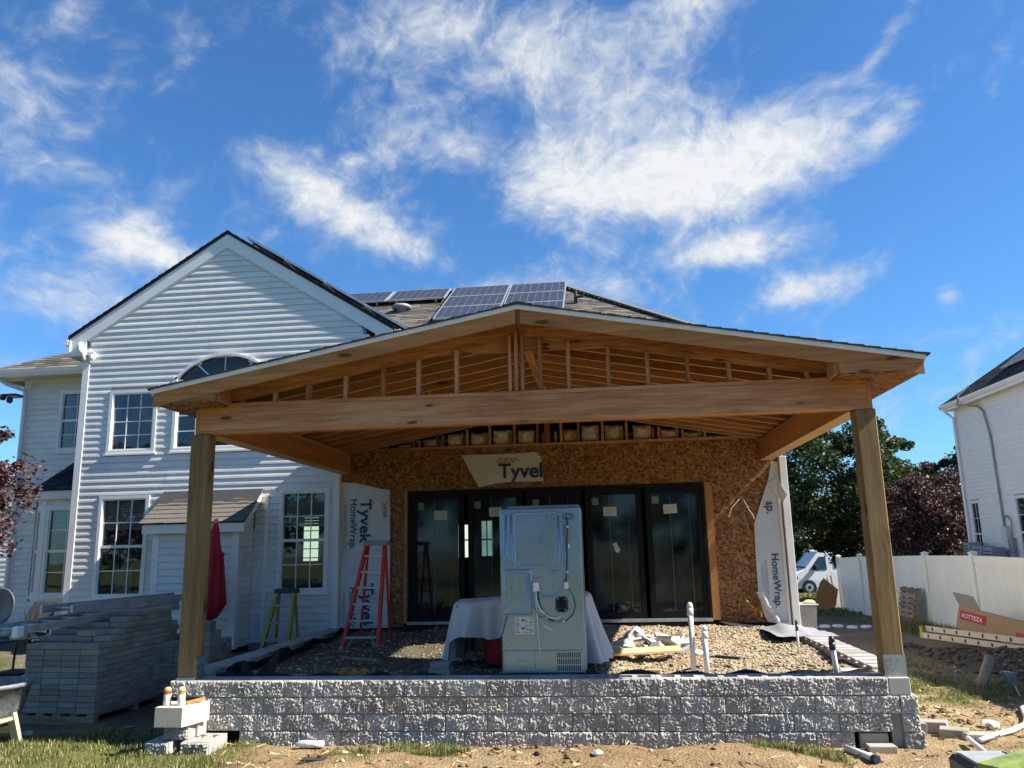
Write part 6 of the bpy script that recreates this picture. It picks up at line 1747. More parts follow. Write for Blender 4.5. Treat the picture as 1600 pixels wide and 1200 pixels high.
# ------------------------------------------------------------------ paver stacks
PH = 0.0605
def paver_stack(label, org, ux, vy, nu, nv, L, W, rows, topping):
    """footprint axes ux, vy; nu pavers along ux, nv along vy"""
    root = empty('paver_stack', (*org, 0.0), label, 'pavers', 'stacks of pavers')
    ux, vy = Vector((*ux, 0)).normalized(), Vector((*vy, 0)).normalized()
    ang = math.atan2(ux.y, ux.x)
    mb = MB(); mb.cbox(0.002, L - 0.002, 0.002, W - 0.002, 0.001, PH - 0.001, 0.006)
    me, _ = mesh_from(mb, 'paver', M_PAVER, np.array([0, 0, 0.0]))
    mb2 = MB(); mb2.cbox(0.002, W - 0.002, 0.002, L - 0.002, 0.001, PH - 0.001, 0.006)
    O = Vector((*org, 0.0))
    zb = 0.10
    # pallet
    for k in range(5):
        mb = MB(); a = O + ux * (k * (nu * L - 0.09) / 4) 
        mb.hexa([tuple(a + Vector((0, 0, 0.075))), tuple(a + ux * 0.09 + Vector((0, 0, 0.075))), tuple(a + ux * 0.09 + vy * (nv * W) + Vector((0, 0, 0.075))), tuple(a + vy * (nv * W) + Vector((0, 0, 0.075)))],
                [tuple(a + Vector((0, 0, 0.098))), tuple(a + ux * 0.09 + Vector((0, 0, 0.098))), tuple(a + ux * 0.09 + vy * (nv * W) + Vector((0, 0, 0.098))), tuple(a + vy * (nv * W) + Vector((0, 0, 0.098)))])
        build(mb, 'pallet_board', M_GREYWOOD, root)
    for k in range(3):
        mb = MB(); a = O + vy * (k * (nv * W - 0.09) / 2) + Vector((0, 0, -0.01)); b = a + ux * (nu * L)
        mb.hexa([tuple(a), tuple(b), tuple(b + vy * 0.09), tuple(a + vy * 0.09)], [tuple(p + Vector((0, 0, 0.084))) for p in (a, b, b + vy * 0.09, a + vy * 0.09)])
        build(mb, 'pallet_runner', M_GREYWOOD, root)
    core = MB(); a = O + ux * (L * 0.5) + vy * (W * 0.5); b = O + ux * (L * (nu - 0.5)) + vy * (W * 0.5); c = O + ux * (L * (nu - .5)) + vy * (W * (nv - .5)); d = O + ux * (L * .5) + vy * (W * (nv - .5))
    core.hexa([tuple(p + Vector((0, 0, zb + 0.005))) for p in (a, b, c, d)], [tuple(p + Vector((0, 0, zb + rows * PH - 0.01))) for p in (a, b, c, d)])
    build(core, 'inner_pavers', M_PAVER, root)
    for r in range(rows):
        jx, jy = RND.uniform(-0.006, 0.006), RND.uniform(-0.006, 0.006)
        for i in range(nu):
            for j in range(nv):
                if not (i in (0, nu - 1) or j in (0, nv - 1) or r == rows - 1): continue
                p = O + ux * (i * L + jx + RND.uniform(-.003, .003)) + vy * (j * W + jy + RND.uniform(-.004, .004)) + Vector((0, 0, zb + r * PH))
                inst('paver', me, p, root, rot=(0, 0, ang + RND.uniform(-0.006, 0.006)))
    for (i, j, r, da) in topping:
        p = O + ux * (i * L) + vy * (j * W) + Vector((0, 0, zb + (rows + r) * PH))
        inst('paver', me, p, root, rot=(0, 0, ang + da))
    return root
tp = []
for r in range(5):
    for i in (0, 1, 2, 3):
        for j in range(10):
            lim = 1.0 + r * 0.55 + 0.4 * ((i * 7 + r * 3) % 3)
            if r <= 1: ok = j >= (0.35 if r == 0 else 1.0 + 0.3 * (i % 2)) and not (r == 1 and i == 0 and j < 2)
            else: ok = lim <= j <= 8.2 + 0.5 * ((r * 5 + i) % 3)
            if ok: tp.append((i + (0.18 if r % 2 else -0.03) * (1 if i < 3 else -0.3), j + (0.25 if r == 0 else 0.1), r, RND.uniform(-0.03, 0.03)))
paver_stack('big stack of grey pavers carrying the aluminium ladder', (-6.42, 8.60), (0.995, -0.10), (0.03, 1.0), 4, 10, 0.232, 0.155, 12, tp)
paver_stack('smaller stack of grey pavers behind the big one, by the left post', (-5.55, 9.75), (1, 0), (0, 1), 3, 4, 0.232, 0.155, 10, [(2, 0, 0, 0), (2, 0, 1, 0.03), (2, 0, 2, -.02), (2, 0, 3, 0.02), (1, 1, 0, 0), (0, 2, 0, 0), (2, 1, 0, 0), (2, 1, 1, 0)])

# aluminium extension ladder lying on the stack, two sections
def ladder_section(label, a, b, wv, n, z_off, rail_h, mat=M_ALU, shoes=False, name='extension_ladder'):
    a, b, wv = Vector(a), Vector(b), Vector(wv)
    root = empty(name, (a + b) / 2, label, 'ladder', 'extension ladder sections')
    for s in (0, 1):
        mb = MB(); mb.bar(a + wv * s, b + wv * s, 0.03, rail_h); rl = build(mb, 'rail', mat, root)
        if shoes:
            p = a + wv * s; mb = MB(); mb.cbox(p.x - 0.03, p.x + 0.03, p.y - 0.05, p.y + 0.06, p.z - 0.06, p.z + 0.05, 0.01); build(mb, 'shoe', M_WHITEPL, root)
    for k in range(n):
        p = a.lerp(b, (k + 0.5) / n)
        mb = MB(); mb.tube([p, p + wv], 0.017, 10); build(mb, 'rung', mat, root, smooth=True)
    return root
ladder_section('upper section of the aluminium ladder lying on the big paver stack', (-6.17, 8.45, 1.205), (-6.02, 10.95, 1.20), (0.40, -0.06, 0.0), 8, 0, 0.085)
ladder_section('lower section of the aluminium ladder jutting over the glass table', (-6.36, 7.86, 1.035), (-6.10, 10.5, 1.135), (0.44, -0.07, 0.0), 9, 0, 0.075, shoes=True)

# ------------------------------------------------------------------ patio clutter at far left
tb = empty('glass_table', (-7.0, 8.75, 0.0), 'dark glass patio table at the left edge, jars on it', 'table')
mb = MB(); mb.lathe([(0.62, 0.0), (0.64, 0.012), (0.62, 0.024)], (-7.05, 8.75, 0.86), 32); build(mb, 'table_top', M_CARGLASS, tb)
for k in range(4):
    an = rad(35 + 90 * k); mb = MB(); mb.tube([(-7.05 + 0.50 * math.cos(an), 8.75 + 0.50 * math.sin(an), -0.02), (-7.05 + 0.44 * math.cos(an), 8.75 + 0.44 * math.sin(an), 0.86)], 0.022, 8); build(mb, 'leg', M_DARKPL, tb)
for k, (x_, y_, r_, h_) in enumerate(((-6.93, 8.62, 0.05, 0.10), (-6.78, 8.72, 0.055, 0.09))):
    mb = MB(); mb.lathe([(r_ * 0.8, 0), (r_, 0.02), (r_, h_ * 0.8), (r_ * 0.6, h_)], (x_, y_, 0.887), 14)
    build(mb, 'jar', M_PAPER, smooth=True, label=('pale jar standing on the glass table, left one', 'pale jar standing on the glass table, right one')[k], cat='jar', group='jars on the glass table')
ds = empty('satellite_dish', (-7.62, 9.6, 0.3), 'grey satellite dish on a mast at the left edge', 'satellite dish')
V = []; F = []; nr, na = 5, 24
for i in range(nr + 1):
    for j in range(na):
        a = 2 * math.pi * j / na; r = i / nr
        u, v = 0.30 * r * math.cos(a), 0.23 * r * math.sin(a)
        d = 0.07 * r * r
        P = Vector((-7.56, 9.6, 1.155)) + Vector((0.93, -0.25, 0.25)).normalized() * u + Vector((-0.2, 0.05, 0.97)).normalized() * v + Vector((0.2, -0.95, 0.15)).normalized() * d
        V.append(tuple(P))
for i in range(nr):
    for j in range(na): F.append((i * na + j, i * na + (j + 1) % na, (i + 1) * na + (j + 1) % na, (i + 1) * na + j))
mb = MB(); mb.add(V, F); o = build(mb, 'reflector', M_DISH, ds, smooth=True)
so = o.modifiers.new('s', 'SOLIDIFY'); so.thickness = 0.012
mb = MB(); mb.tube([(-7.60, 9.68, 0.0), (-7.60, 9.68, 1.05), (-7.56, 9.62, 1.14)], 0.024, 10); build(mb, 'mast', M_DARKPL, ds)
mb = MB(); mb.tube([(-7.58, 9.6, 1.0), (-7.6, 9.25, 1.05), (-7.58, 9.22, 1.17)], 0.012, 8); mb.cbox(-7.62, -7.54, 9.18, 9.28, 1.15, 1.22, 0.01); build(mb, 'feed_arm', M_DARKPL, ds)
ch = empty('sling_chair', (-7.05, 9.6, 0.0), 'charcoal patio chair back beside the glass table', 'chair')
mb = MB(); a = [(-7.27, 9.55, 0.88), (-6.90, 9.55, 0.88), (-6.86, 9.72, 1.215), (-7.20, 9.72, 1.215)]; mb.hexa(a, [(p[0], p[1] + 0.02, p[2]) for p in a]); build(mb, 'backrest', M_SOFA, ch)
mb = MB(); mb.cbox(-7.3, -6.88, 9.15, 9.58, 0.40, 0.43, 0.008); build(mb, 'seat', M_SOFA, ch)
for sx, sy in ((0, 0), (1, 0), (0, 1), (1, 1)):
    mb = MB(); x_, y_ = -7.29 + 0.40 * sx, 9.17 + 0.40 * sy
    mb.tube([(x_, y_, 0.0), (x_, y_, 0.42)] + ([(x_ + .02, y_ + 0.0, 0.9)] if sy else []), 0.014, 8); build(mb, 'leg', M_DARKPL, ch)
mb = MB()
for k in range(9):
    a = RND.uniform(-0.12, 0.12); mb.tube([(-6.62, 8.9, 0.85), (-6.62 + a * 0.4, 8.9, 1.0), (-6.60 + a, 8.9, 1.14 + 0.08 * RND.random())], [0.006, 0.008, 0.003], 5)
build(mb, 'dried_plant', M_STRAW, label='dried straw-coloured plant stalks by the dark patio chair', cat='plant')
tubo = empty('mortar_tub', (-6.0, 7.5, 0.35), 'grey mortar tub splashed with cement at the left edge', 'tub')
mb = MB(); mb.lathe([(0.30, 0.0), (0.33, 0.04), (0.385, 0.27), (0.41, 0.275), (0.412, 0.31), (0.385, 0.312), (0.375, 0.29), (0.315, 0.05), (0.0, 0.045)], (-6.06, 7.62, 0.26), 28); build(mb, 'shell', M_TUB, tubo, smooth=True)
stl = empty('plastic_stool', (-6.5, 7.45, 0.0), 'low beige plastic stool under the mortar tub', 'stool')
for k, (sx, sy) in enumerate(((-1, -1), (1, -1), (-1, 1), (1, 1))):
    mb = MB(); mb.bar((-5.98 + sx * 0.27, 7.45 + sy * 0.22, -0.01), (-5.98 + sx * 0.20, 7.45 + sy * 0.16, 0.34), 0.075, 0.05, up=(0, 1, 0)); build(mb, 'leg', M_BEIGEPL, stl)
mb = MB(); mb.cbox(-6.22, -5.74, 7.26, 7.62, 0.215, 0.258, 0.015); build(mb, 'seat', M_BEIGEPL, stl)
for sy in (-1, 1):
    mb = MB(); mb.bar((-6.22, 7.45 + sy * 0.20, 0.13), (-5.74, 7.45 + sy * 0.20, 0.13), 0.035, 0.055); build(mb, 'crossbar', M_BEIGEPL, stl)

# ------------------------------------------------------------------ loose blocks at the left end of the wall
LB = [split_block(s + 500, False, 0.23) for s in range(3)]
def loose(me_, loc, rz, label, sc=(1, 1, 1)):
    inst('loose_block', me_, loc, rot=(0, 0, rz), scale=sc, label=label, cat='block', group='loose blocks at the end of the wall')
loose(LB[0], (-4.15, 7.22, -0.02), -0.04, 'leftmost loose grey block lying on the grass', (1.0, 1.0, 0.95))
loose(split_block(521, True, 0.27), (-3.81, 7.21, -0.02), 0.03, 'hollow grey block on the ground, its core holes open upward, at the wall corner', (0.98, 1.45, 0.95))
loose(LB[2], (-4.02, 7.30, 0.122), -0.02, 'grey block under the beige block, second in the loose pile', (1.0, 1.0, 0.85))
mb = MB(); mb.cbox(-3.80, -3.76, 7.42, 7.58, 0.122, 0.25, 0.004); build(mb, 'loose_block', M_BUFF, label='narrow pale block upright between the grey block and the wall', cat='block', group='loose blocks at the end of the wall')
mb = MB(); mb.prism([(-4.06, 7.19), (-3.80, 7.185), (-3.70, 7.50), (-3.75, 7.53), (-4.08, 7.50)], 'z', 0.25, 0.415)
build(mb, 'loose_block', M_BUFF, label='beige concrete block on top of the loose pile, cans on it', cat='block', group='loose blocks at the end of the wall')
for k, (x_, y_, t_) in enumerate(((-4.01, 7.30, 0.04), (-3.88, 7.31, -0.10))):
    cn = empty('paint_can', (x_, y_, 0.415), ('spray paint can with red cap ring on the beige block', 'white spray paint can with yellow top on the beige block')[k], 'can', 'cans on the beige block')
    mb = MB(); mb.lathe([(0.030, 0), (0.033, 0.004), (0.033, 0.095), (0.030, 0.10)], (x_, y_, 0.416), 16); build(mb, 'body', M_PAPER, cn, smooth=True)
    mb = MB(); mb.lathe([(0.034, 0.100), (0.034, 0.115)], (x_, y_, 0.416), 16); build(mb, 'ring', (M_REDL, M_YELL)[k], cn)
    mb = MB(); mb.lathe([(0.032, 0.1155), (0.034, 0.14), (0.022, 0.155), (0.0, 0.16)], (x_, y_, 0.416), 16); build(mb, 'dome', M_PLANK, cn, smooth=True)
mb = MB(); mb.bar((-3.84, 7.33, 0.430), (-3.74, 7.48, 0.445), 0.025, 0.025); build(mb, 'wood_scrap', M_CEDAR, label='reddish wood offcut beside the cans on the beige block', cat='wood')

# ------------------------------------------------------------------ things on the raised bed
def bz(x, y): return float(bed_z(np.array([x]), np.array([y]))[0])
def pvc(label, x, y, top, r=0.026, lean=(0, 0), cap=True, z0=None, capmat=M_PVC):
    z0 = bz(x, y) - 0.05 if z0 is None else z0
    p = empty('pvc_pipe', (x, y, z0), label, 'pipe', 'white pipes standing in the bed')
    mb = MB(); mb.tube([(x, y, z0), (x + lean[0], y + lean[1], top)], r, 14); build(mb, 'pipe', M_PVC, p, smooth=True)
    if cap:
        mb = MB(); c = Vector((x + lean[0], y + lean[1], top)); mb.tube([c - Vector((0, 0, 0.07)), c], r * 1.22, 14); mb.lathe([(r * 1.22, 0), (r * 1.15, 0.03), (r * 0.7, 0.05), (0, 0.055)], tuple(c), 14); build(mb, 'end_cap', capmat, p, smooth=True)
pvc('tall white plastic pipe standing in the gravel near the rubble', 0.83, 8.33, 1.13)
pvc('short white plastic pipe beside the tall one', 0.955, 8.32, 0.91)
pvc('white plastic pipe with black end near the right post', 2.07, 7.80 + 0.12, 0.84, 0.024, (-0.02, 0), True, capmat=M_DARKPL)
pvc('thin white stake at the back right corner of the bed', 2.12, 9.60, 0.84, 0.013, (0, 0), True, capmat=M_DARKPL)
mb = MB(); mb.cbox(2.10, 2.33, 7.91, 7.99, 0.56, 0.60, 0.01); build(mb, 'white_offcut', M_PVC, label='white offcut lying beside the right post foot', cat='offcut')
mb = MB(); mb.tube([(2.12, 8.35, 0.60), (2.2, 8.15, 0.64), (2.30, 8.0, 0.60)], 0.02, 8); build(mb, 'black_hose', M_DARKPL, label='short black hose bent beside the right post', cat='hose')
rb = empty('rubble_pile', (0.35, 9.9, 0.52), 'pile of broken pale concrete slabs behind the white pipes', 'rubble')
for k in range(46):
    x_ = 0.42 + RND.gauss(0, 0.34); y_ = 9.85 + RND.gauss(0, 0.30)
    x_ = min(max(x_, -0.15), 1.15); y_ = min(max(y_, 9.25), 10.5)
    h = 0.13 * math.exp(-((x_ - 0.35) / 0.45) ** 2 - ((y_ - 9.9) / 0.35) ** 2)
    s = RND.uniform(0.04, 0.13) if k > 8 else RND.uniform(0.12, 0.17)
    n = RND.choice((4, 5, 5, 6)); pts = []
    for q in range(n):
        a = 2 * math.pi * q / n + RND.uniform(-.35, .35); pts.append((s * RND.uniform(.7, 1.15) * math.cos(a), s * RND.uniform(.6, 1.0) * math.sin(a)))
    th = RND.uniform(0.025, 0.05)
    mb = MB(); mb.prism(pts, 'z', -th / 2, th / 2)
    me_, _ = mesh_from(mb, 'chunk', M_CHIP, np.array([0., 0, 0]))
    inst('chunk', me_, (x_, y_, bz(x_, y_) + 0.02 + h + 0.03 * RND.random()), rb, rot=(RND.uniform(-.6, .6), RND.uniform(-.6, .6), RND.uniform(0, 6.28)))
mb = MB(); a = [(-0.06, 9.02, 0.585), (0.80, 9.20, 0.60), (0.80, 9.42, 0.625), (0.0, 9.28, 0.61)]; mb.hexa(a, [(p[0], p[1], p[2] + 0.022) for p in a]); build(mb, 'plank', M_PLANK, label='orange-brown plank lying in front of the rubble', cat='plank')
mb = MB(); mb.bar((0.62, 8.45, 0.57), (1.10, 8.95, 0.62), 0.05, 0.03); build(mb, 'lath', M_GREYWOOD, label='thin grey lath leaning behind the white pipes', cat='wood')
mb = MB(); mb.bar((1.12, 8.95, 0.59), (1.36, 8.85, 0.58), 0.06, 0.025); build(mb, 'lath', M_SOFA, label='short dark board scrap right of the white pipes', cat='wood')
mb = MB(); mb.cbox(0.38, 0.50, 8.15, 8.22, 0.545, 0.575, 0.004); build(mb, 'wood_block', M_PLANK, label='small yellow wood block on the gravel behind the wall', cat='wood')
mb = MB(); mb.cbox(-1.76, -1.55, 8.10, 8.30, 0.535, 0.595, 0.006); build(mb, 'loose_paver', M_PAVER, label='lower of two pavers stacked on the bed left of the cloth', cat='paver')
mb = MB(); mb.cbox(-1.75, -1.56, 8.11, 8.29, 0.597, 0.655, 0.006); build(mb, 'loose_paver', M_PAVER, label='upper of two pavers stacked on the bed left of the cloth', cat='paver')
mb = MB(); V = []
for i in range(15):
    for j in range(4): V.append((-2.72 + 0.42 * i / 14, 8.05 + 0.10 * j / 3, 0.565 + 0.025 * math.sin(i * 1.7 + j) + 0.01 * j))
mb.add(V, [(i * 4 + j, (i + 1) * 4 + j, (i + 1) * 4 + j + 1, i * 4 + j + 1) for i in range(14) for j in range(3)]); build(mb, 'orange_strip', M_BOARD, label='crumpled orange-brown strip on the soil behind the wall', cat='scrap')
mb = MB(); mb.bar((-3.0, 9.2, 0.58), (-2.5, 8.9, 0.585), 0.03, 0.02); build(mb, 'stick', M_GREYWOOD, label='stick lying on the dark soil of the bed', cat='wood')
mb = MB(); a = [(1.62, 12.26, 0.63), (1.75, 12.0, 0.60), (2.30, 12.0, 0.53), (2.32, 12.26, 0.56)]; mb.hexa(a, [(p[0], p[1], p[2] + 0.012) for p in a]); build(mb, 'membrane_flap', M_BLACK, label='black membrane flap at the foot of the right wall', cat='membrane')
V = []; n = 14
for i in range(n + 1):
    for j in range(n + 1):
        u, v = i / n, j / n
        V.append((2.12 + 0.75 * u - 0.1 * v, 10.6 + 1.1 * v, 0.60 + 0.10 * math.exp(-((u - .35) ** 2 + (v - .5) ** 2) * 12) + 0.03 * noise.noise(Vector((u * 5, v * 5, 8)))))
mb = MB(); mb.add(V, [(i * (n + 1) + j, (i + 1) * (n + 1) + j, (i + 1) * (n + 1) + j + 1, i * (n + 1) + j + 1) for i in range(n) for j in range(n)]); build(mb, 'tarp', M_GREYPL, smooth=True, label='crumpled grey tarp at the back right corner of the bed', cat='tarp')
# paver bits in the wall opening and on the dirt, drain pipe stubs, bottle
mb = MB(); mb.cbox(2.125, 2.36, 7.60, 7.66, 0.0, 0.125, 0.006); build(mb, 'loose_paver', M_PAVER, label='paver standing upright inside the gap of the block wall', cat='paver')
mb = MB(); mb.cbox(2.15, 2.38, 7.46, 7.58, -0.01, 0.05, 0.006); build(mb, 'loose_paver', M_PAVER, label='paver lying flat in front of the gap in the wall', cat='paver')
for k, (x0, y0, dx, dy, h_) in enumerate(((2.82, 8.26, 0.26, 0.12, 0.10), (2.93, 8.02, 0.24, 0.14, 0.085), (3.10, 7.86, 0.27, 0.13, 0.07), (2.72, 8.10, 0.13, 0.2, 0.14))):
    mb = MB(); z = gz1(x0, y0) - 0.01; mb.cbox(0, dx, 0, dy, 0, h_, 0.006); me_, _ = mesh_from(mb, 'loose_paver', M_PAVER, np.array([0., 0, 0]))
    inst('loose_paver', me_, (x0, y0, z), rot=(0.03, 0.05 * (k - 1), (-0.45, -0.4, 0.12, 0.0)[k]), label=('paver at the back of the loose group right of the wall', 'middle paver of the loose group right of the wall', 'front paver of the loose group, lying right of the wall', 'paver leaning on the right end of the wall')[k], cat='paver', group='loose pavers right of the wall')
dp = empty('drain_pipe', (2.1, 7.4, 0.0), 'short white drain pipe coming out below the wall gap', 'pipe')
mb = MB(); mb.tube([(1.98, 7.52, 0.02), (2.10, 7.20, 0.02)], 0.028, 12); build(mb, 'pipe', M_PVC, dp, smooth=True)
mb = MB(); mb.tube([(2.10, 7.20, 0.02), (2.115, 7.155, 0.02)], 0.032, 12); build(mb, 'end_ring', M_NAVY, dp)
mb = MB(); mb.cbox(1.15, 1.98, 7.50, 7.57, -0.03, 0.012, 0.004); build(mb, 'board_strip', M_PLANK, label='pale board strip along the foot of the wall at right', cat='board')
bt = empty('water_bottle', (-2.70, 7.50, 0.02), 'crushed clear plastic bottle at the foot of the wall', 'bottle')
mb = MB(); mb.tube([(-2.86, 7.50, 0.045), (-2.84, 7.50, 0.045), (-2.82, 7.50, 0.045), (-2.74, 7.5, 0.045), (-2.68, 7.5, 0.042), (-2.60, 7.5, 0.045)], [0.012, 0.013, 0.03, 0.034, 0.029, 0.032], 12); build(mb, 'body', M_WHITEPL, bt, smooth=True)
mb = MB(); mb.tube([(-2.775, 7.5, 0.045), (-2.745, 7.5, 0.045)], 0.0345, 12); build(mb, 'wrapper', M_CARDBLUE, bt)
mb = MB(); mb.add([(-2.75, 6.93, 0.03), (-2.5, 6.93, 0.035), (-2.5, 7.0, 0.035), (-2.75, 7.0, 0.03)], [(0, 1, 2, 3)]) if False else None
mb = MB(); mb.cbox(-2.62, -2.40, 6.98, 7.07, gz1(-2.5, 7) - .005, gz1(-2.5, 7) + 0.012, 0.004); build(mb, 'slate_scrap', M_SOFA, label='small dark slate scrap on the soil at the bottom', cat='scrap')
mb = MB(); V = []
for i in range(6):
    for j in range(6): V.append((-5.0 + 0.09 * i / 5, 8.25 + 0.08 * j / 5, gz1(-5, 8.25) + 0.03 + 0.03 * noise.noise(Vector((i, j, 4)))))
mb.add(V, [(i * 6 + j, (i + 1) * 6 + j, (i + 1) * 6 + j + 1, i * 6 + j + 1) for i in range(5) for j in range(5)]); build(mb, 'plastic_scrap', M_BLUEPL, label='crumpled blue plastic scrap on the dark soil at left', cat='scrap')
# ------------------------------------------------------------------ white fence on the right
FX = 8.1
fn = empty('vinyl_fence', (FX, 20.0, -0.4), 'white vinyl privacy fence running along the right side of the yard', 'fence')
posts = [29.4, 27.0, 24.4, 21.7, 19.0, 16.3, 13.6, 10.9, 8.2]
def ftop(y): return float(np.interp(y, [8, 16.8, 19, 21.7, 27.2, 29.4], [1.36, 1.34, 1.36, 1.33, 1.23, 1.16]))
for y in posts:
    zb = float(g_right(y)) - 0.1
    mb = MB(); mb.cbox(FX - 0.065, FX + 0.065, y - 0.065, y + 0.065, zb, ftop(y) + 0.05, 0.006); po = build(mb, 'fence_post', M_FENCE, fn)
    mb = MB(); mb.cbox(FX - 0.085, FX + 0.085, y - 0.085, y + 0.085, ftop(y) + 0.05, ftop(y) + 0.075, 0.008)
    mb.add([(FX - 0.07, y - 0.07, ftop(y) + 0.075), (FX + 0.07, y - 0.07, ftop(y) + 0.075), (FX + 0.07, y + 0.07, ftop(y) + 0.075), (FX - 0.07, y + 0.07, ftop(y) + 0.075), (FX, y, ftop(y) + 0.11)], [(0, 1, 4), (1, 2, 4), (2, 3, 4), (3, 0, 4)])
    build(mb, 'post_cap', M_FENCE, po)
for a, b in zip(posts[1:], posts[:-1]):
    ya, yb = a + 0.066, b - 0.066
    za, zb = ftop(a), ftop(b); ga, gb = float(g_right(a)) - 0.06, float(g_right(b)) - 0.06
    def rail(t0, t1, ref, w, name):
        lo = (ga, gb) if ref == 'g' else (za, zb)
        mb = MB(); mb.hexa([(FX - w, ya, lo[0] + t0), (FX + w, ya, lo[0] + t0), (FX + w, yb, lo[1] + t0), (FX - w, yb, lo[1] + t0)], [(FX - w, ya, lo[0] + t1), (FX + w, ya, lo[0] + t1), (FX + w, yb, lo[1] + t1), (FX - w, yb, lo[1] + t1)]); build(mb, name, M_FENCE, fn)
    rail(-0.15, 0.0, 't', 0.03, 'top_rail'); rail(0.02, 0.17, 'g', 0.03, 'bottom_rail')
    n = 10
    for k in range(n):
        y0, y1 = ya + (yb - ya) * k / n, ya + (yb - ya) * (k + 1) / n - 0.004
        f0, f1 = k / n, (k + 1) / n
        g0, g1 = ga + (gb - ga) * f0 + 0.165, ga + (gb - ga) * f1 + 0.165; t0, t1 = za + (zb - za) * f0 - 0.145, za + (zb - za) * f1 - 0.145
        mb = MB(); mb.hexa([(FX - 0.012, y0, g0), (FX + 0.012, y0, g0), (FX + 0.012, y1, g1), (FX - 0.012, y1, g1)], [(FX - 0.012, y0, t0), (FX + 0.012, y0, t0), (FX + 0.012, y1, t1), (FX - 0.012, y1, t1)]); build(mb, 'fence_board', M_FENCE, fn)

# ------------------------------------------------------------------ neighbouring house on the right
nb = empty('neighbour_house', (14.5, 17.0, -0.5), 'cream-sided neighbouring house with dark roof behind the white fence', 'house')
XN = 10.8
NW = [(24.46, 25.04, 0.9, 2.80), (21.2, 22.44, 0.9, 2.80)]
siding(nb, west(XN), -0.5, 5.56, lambda z: (9.0, 25.13), NW, M_SIDING2, h=0.115)
mb = MB()
for (ya, yb) in subtract(9.0, 25.2, [(w[0] + .02, w[1] - .02) for w in NW]): mb.box(XN + 0.003, XN + 0.05, ya, yb, -0.6, 5.58)
for w in NW: mb.box(XN + 0.003, XN + 0.05, w[0], w[1], -0.6, w[2]); mb.box(XN + 0.003, XN + 0.05, w[0], w[1], w[3], 5.58)
mb.box(XN, 19.2, 25.1, 25.2, -0.6, 5.58); mb.box(XN, 19.2, 9.0, 9.1, -0.6, 5.58); mb.box(19.1, 19.2, 9.0, 25.2, -0.6, 5.58); build(mb, 'wall', M_SHEATH, nb)
mb = MB(); mb.cbox(XN - 0.03, XN + 0.08, 25.13, 25.26, -0.5, 5.56, 0.004); build(mb, 'corner_trim', M_TRIM, nb)
for w in NW: window(nb, west(XN), *w, cols=2 if w[1] - w[0] < 0.6 else 3, rows=4, blind=0.0, curtain=False, deep=0.3)
mb = MB(); mb.box(XN - 0.26, XN + 0.02, 8.6, 25.4, 5.54, 5.56); build(mb, 'soffit', M_TRIMDIM, nb)
mb = MB(); mb.box(XN - 0.28, XN - 0.26, 8.6, 25.4, 5.52, 5.70); build(mb, 'eave_fascia', M_TRIM, nb)
mb = MB(); mb.prism([(XN - 0.28, 5.70), (XN - 0.39, 5.70), (XN - 0.38, 5.65), (XN - 0.34, 5.59), (XN - 0.28, 5.59)], 'y', 8.6, 25.45); build(mb, 'gutter', M_TRIM, nb)
NS = 0.74; ex = XN - 0.30; rx = 15.0; rz = 5.72 + NS * (rx - ex)
mb = MB(); mb.add([(ex, 8.4, 5.70), (ex, 25.5, 5.70), (2 * rx - ex, 25.5, 5.70), (2 * rx - ex, 8.4, 5.70), (rx, 21.6, rz), (rx, 12.6, rz)], [(0, 1, 4, 5), (1, 2, 4), (2, 3, 5, 4), (3, 0, 5), (3, 2, 1, 0)]); build(mb, 'roof_deck', M_SHDARK, nb)
hl2 = math.hypot(1, NS)
shingles(nb, (ex - 0.02, 25.5, 5.71), (0, -1, 0), (1, 0, NS), 12.5, (rx - ex) * hl2, lambda v: (v / hl2 * 3.9 / 4.5, 12.5), M_SHDARK, expo=0.15, tab=0.35)
mb = MB(); mb.tube([(XN - 0.32, 25.2, 5.60), (XN - 0.28, 25.2, 5.48), (XN - 0.08, 25.2, 5.30), (XN - 0.07, 25.2, -0.4)], 0.045, 8); build(mb, 'downspout', M_TRIM, nb)
mb = MB(); mb.tube([(XN - 0.05, 24.0, 6.05), (XN - 0.38, 24.0, 5.78), (XN - 0.42, 24.05, 5.52), (XN - 0.08, 23.6, 5.40), (XN - 0.05, 23.35, 5.2), (XN - 0.05, 23.15, 4.5), (XN - 0.05, 23.1, 1.9), (XN - 0.05, 22.95, 1.7), (XN - 0.05, 22.95, 1.0)], 0.03, 8); build(mb, 'conduit', M_GREYPL, nb)
mb = MB(); mb.cbox(XN - 0.14, XN - 0.02, 22.86, 23.14, 1.62, 2.02, 0.01); build(mb, 'meter_box', M_TRIMDIM, nb)
mb = MB(); mb.cbox(XN - 0.13, XN - 0.02, 22.62, 22.78, 1.15, 1.72, 0.01); build(mb, 'meter_box', M_GREYPL, nb)
mb = MB(); mb.tube([(XN - 0.06, 22.7, 1.72), (XN - 0.06, 22.68, 2.15), (XN - 0.06, 22.85, 2.3), (XN - 0.06, 23.05, 2.25)], 0.02, 8); build(mb, 'conduit', M_GREYPL, nb)
for k, (y0, y1, z1) in enumerate(((24.2, 24.6, 1.62), (23.5, 24.05, 1.52), (22.9, 23.4, 1.48))):
    mb = MB(); mb.cbox(XN - 0.55, XN - 0.20, y0, y1, z1 - 0.42, z1, 0.012); ub = build(mb, 'utility_box', M_GREYPL, nb)
    mb = MB()
    for r in range(4): mb.box(XN - 0.556, XN - 0.551, y0 + 0.05, y1 - 0.05, z1 - 0.36 + r * 0.08, z1 - 0.33 + r * 0.08)
    mb.box(XN - 0.5, XN - 0.22, y0 + 0.05, y1 - 0.05, -0.5, z1 - 0.42)
    build(mb, 'louvres', M_DARKPL, ub)
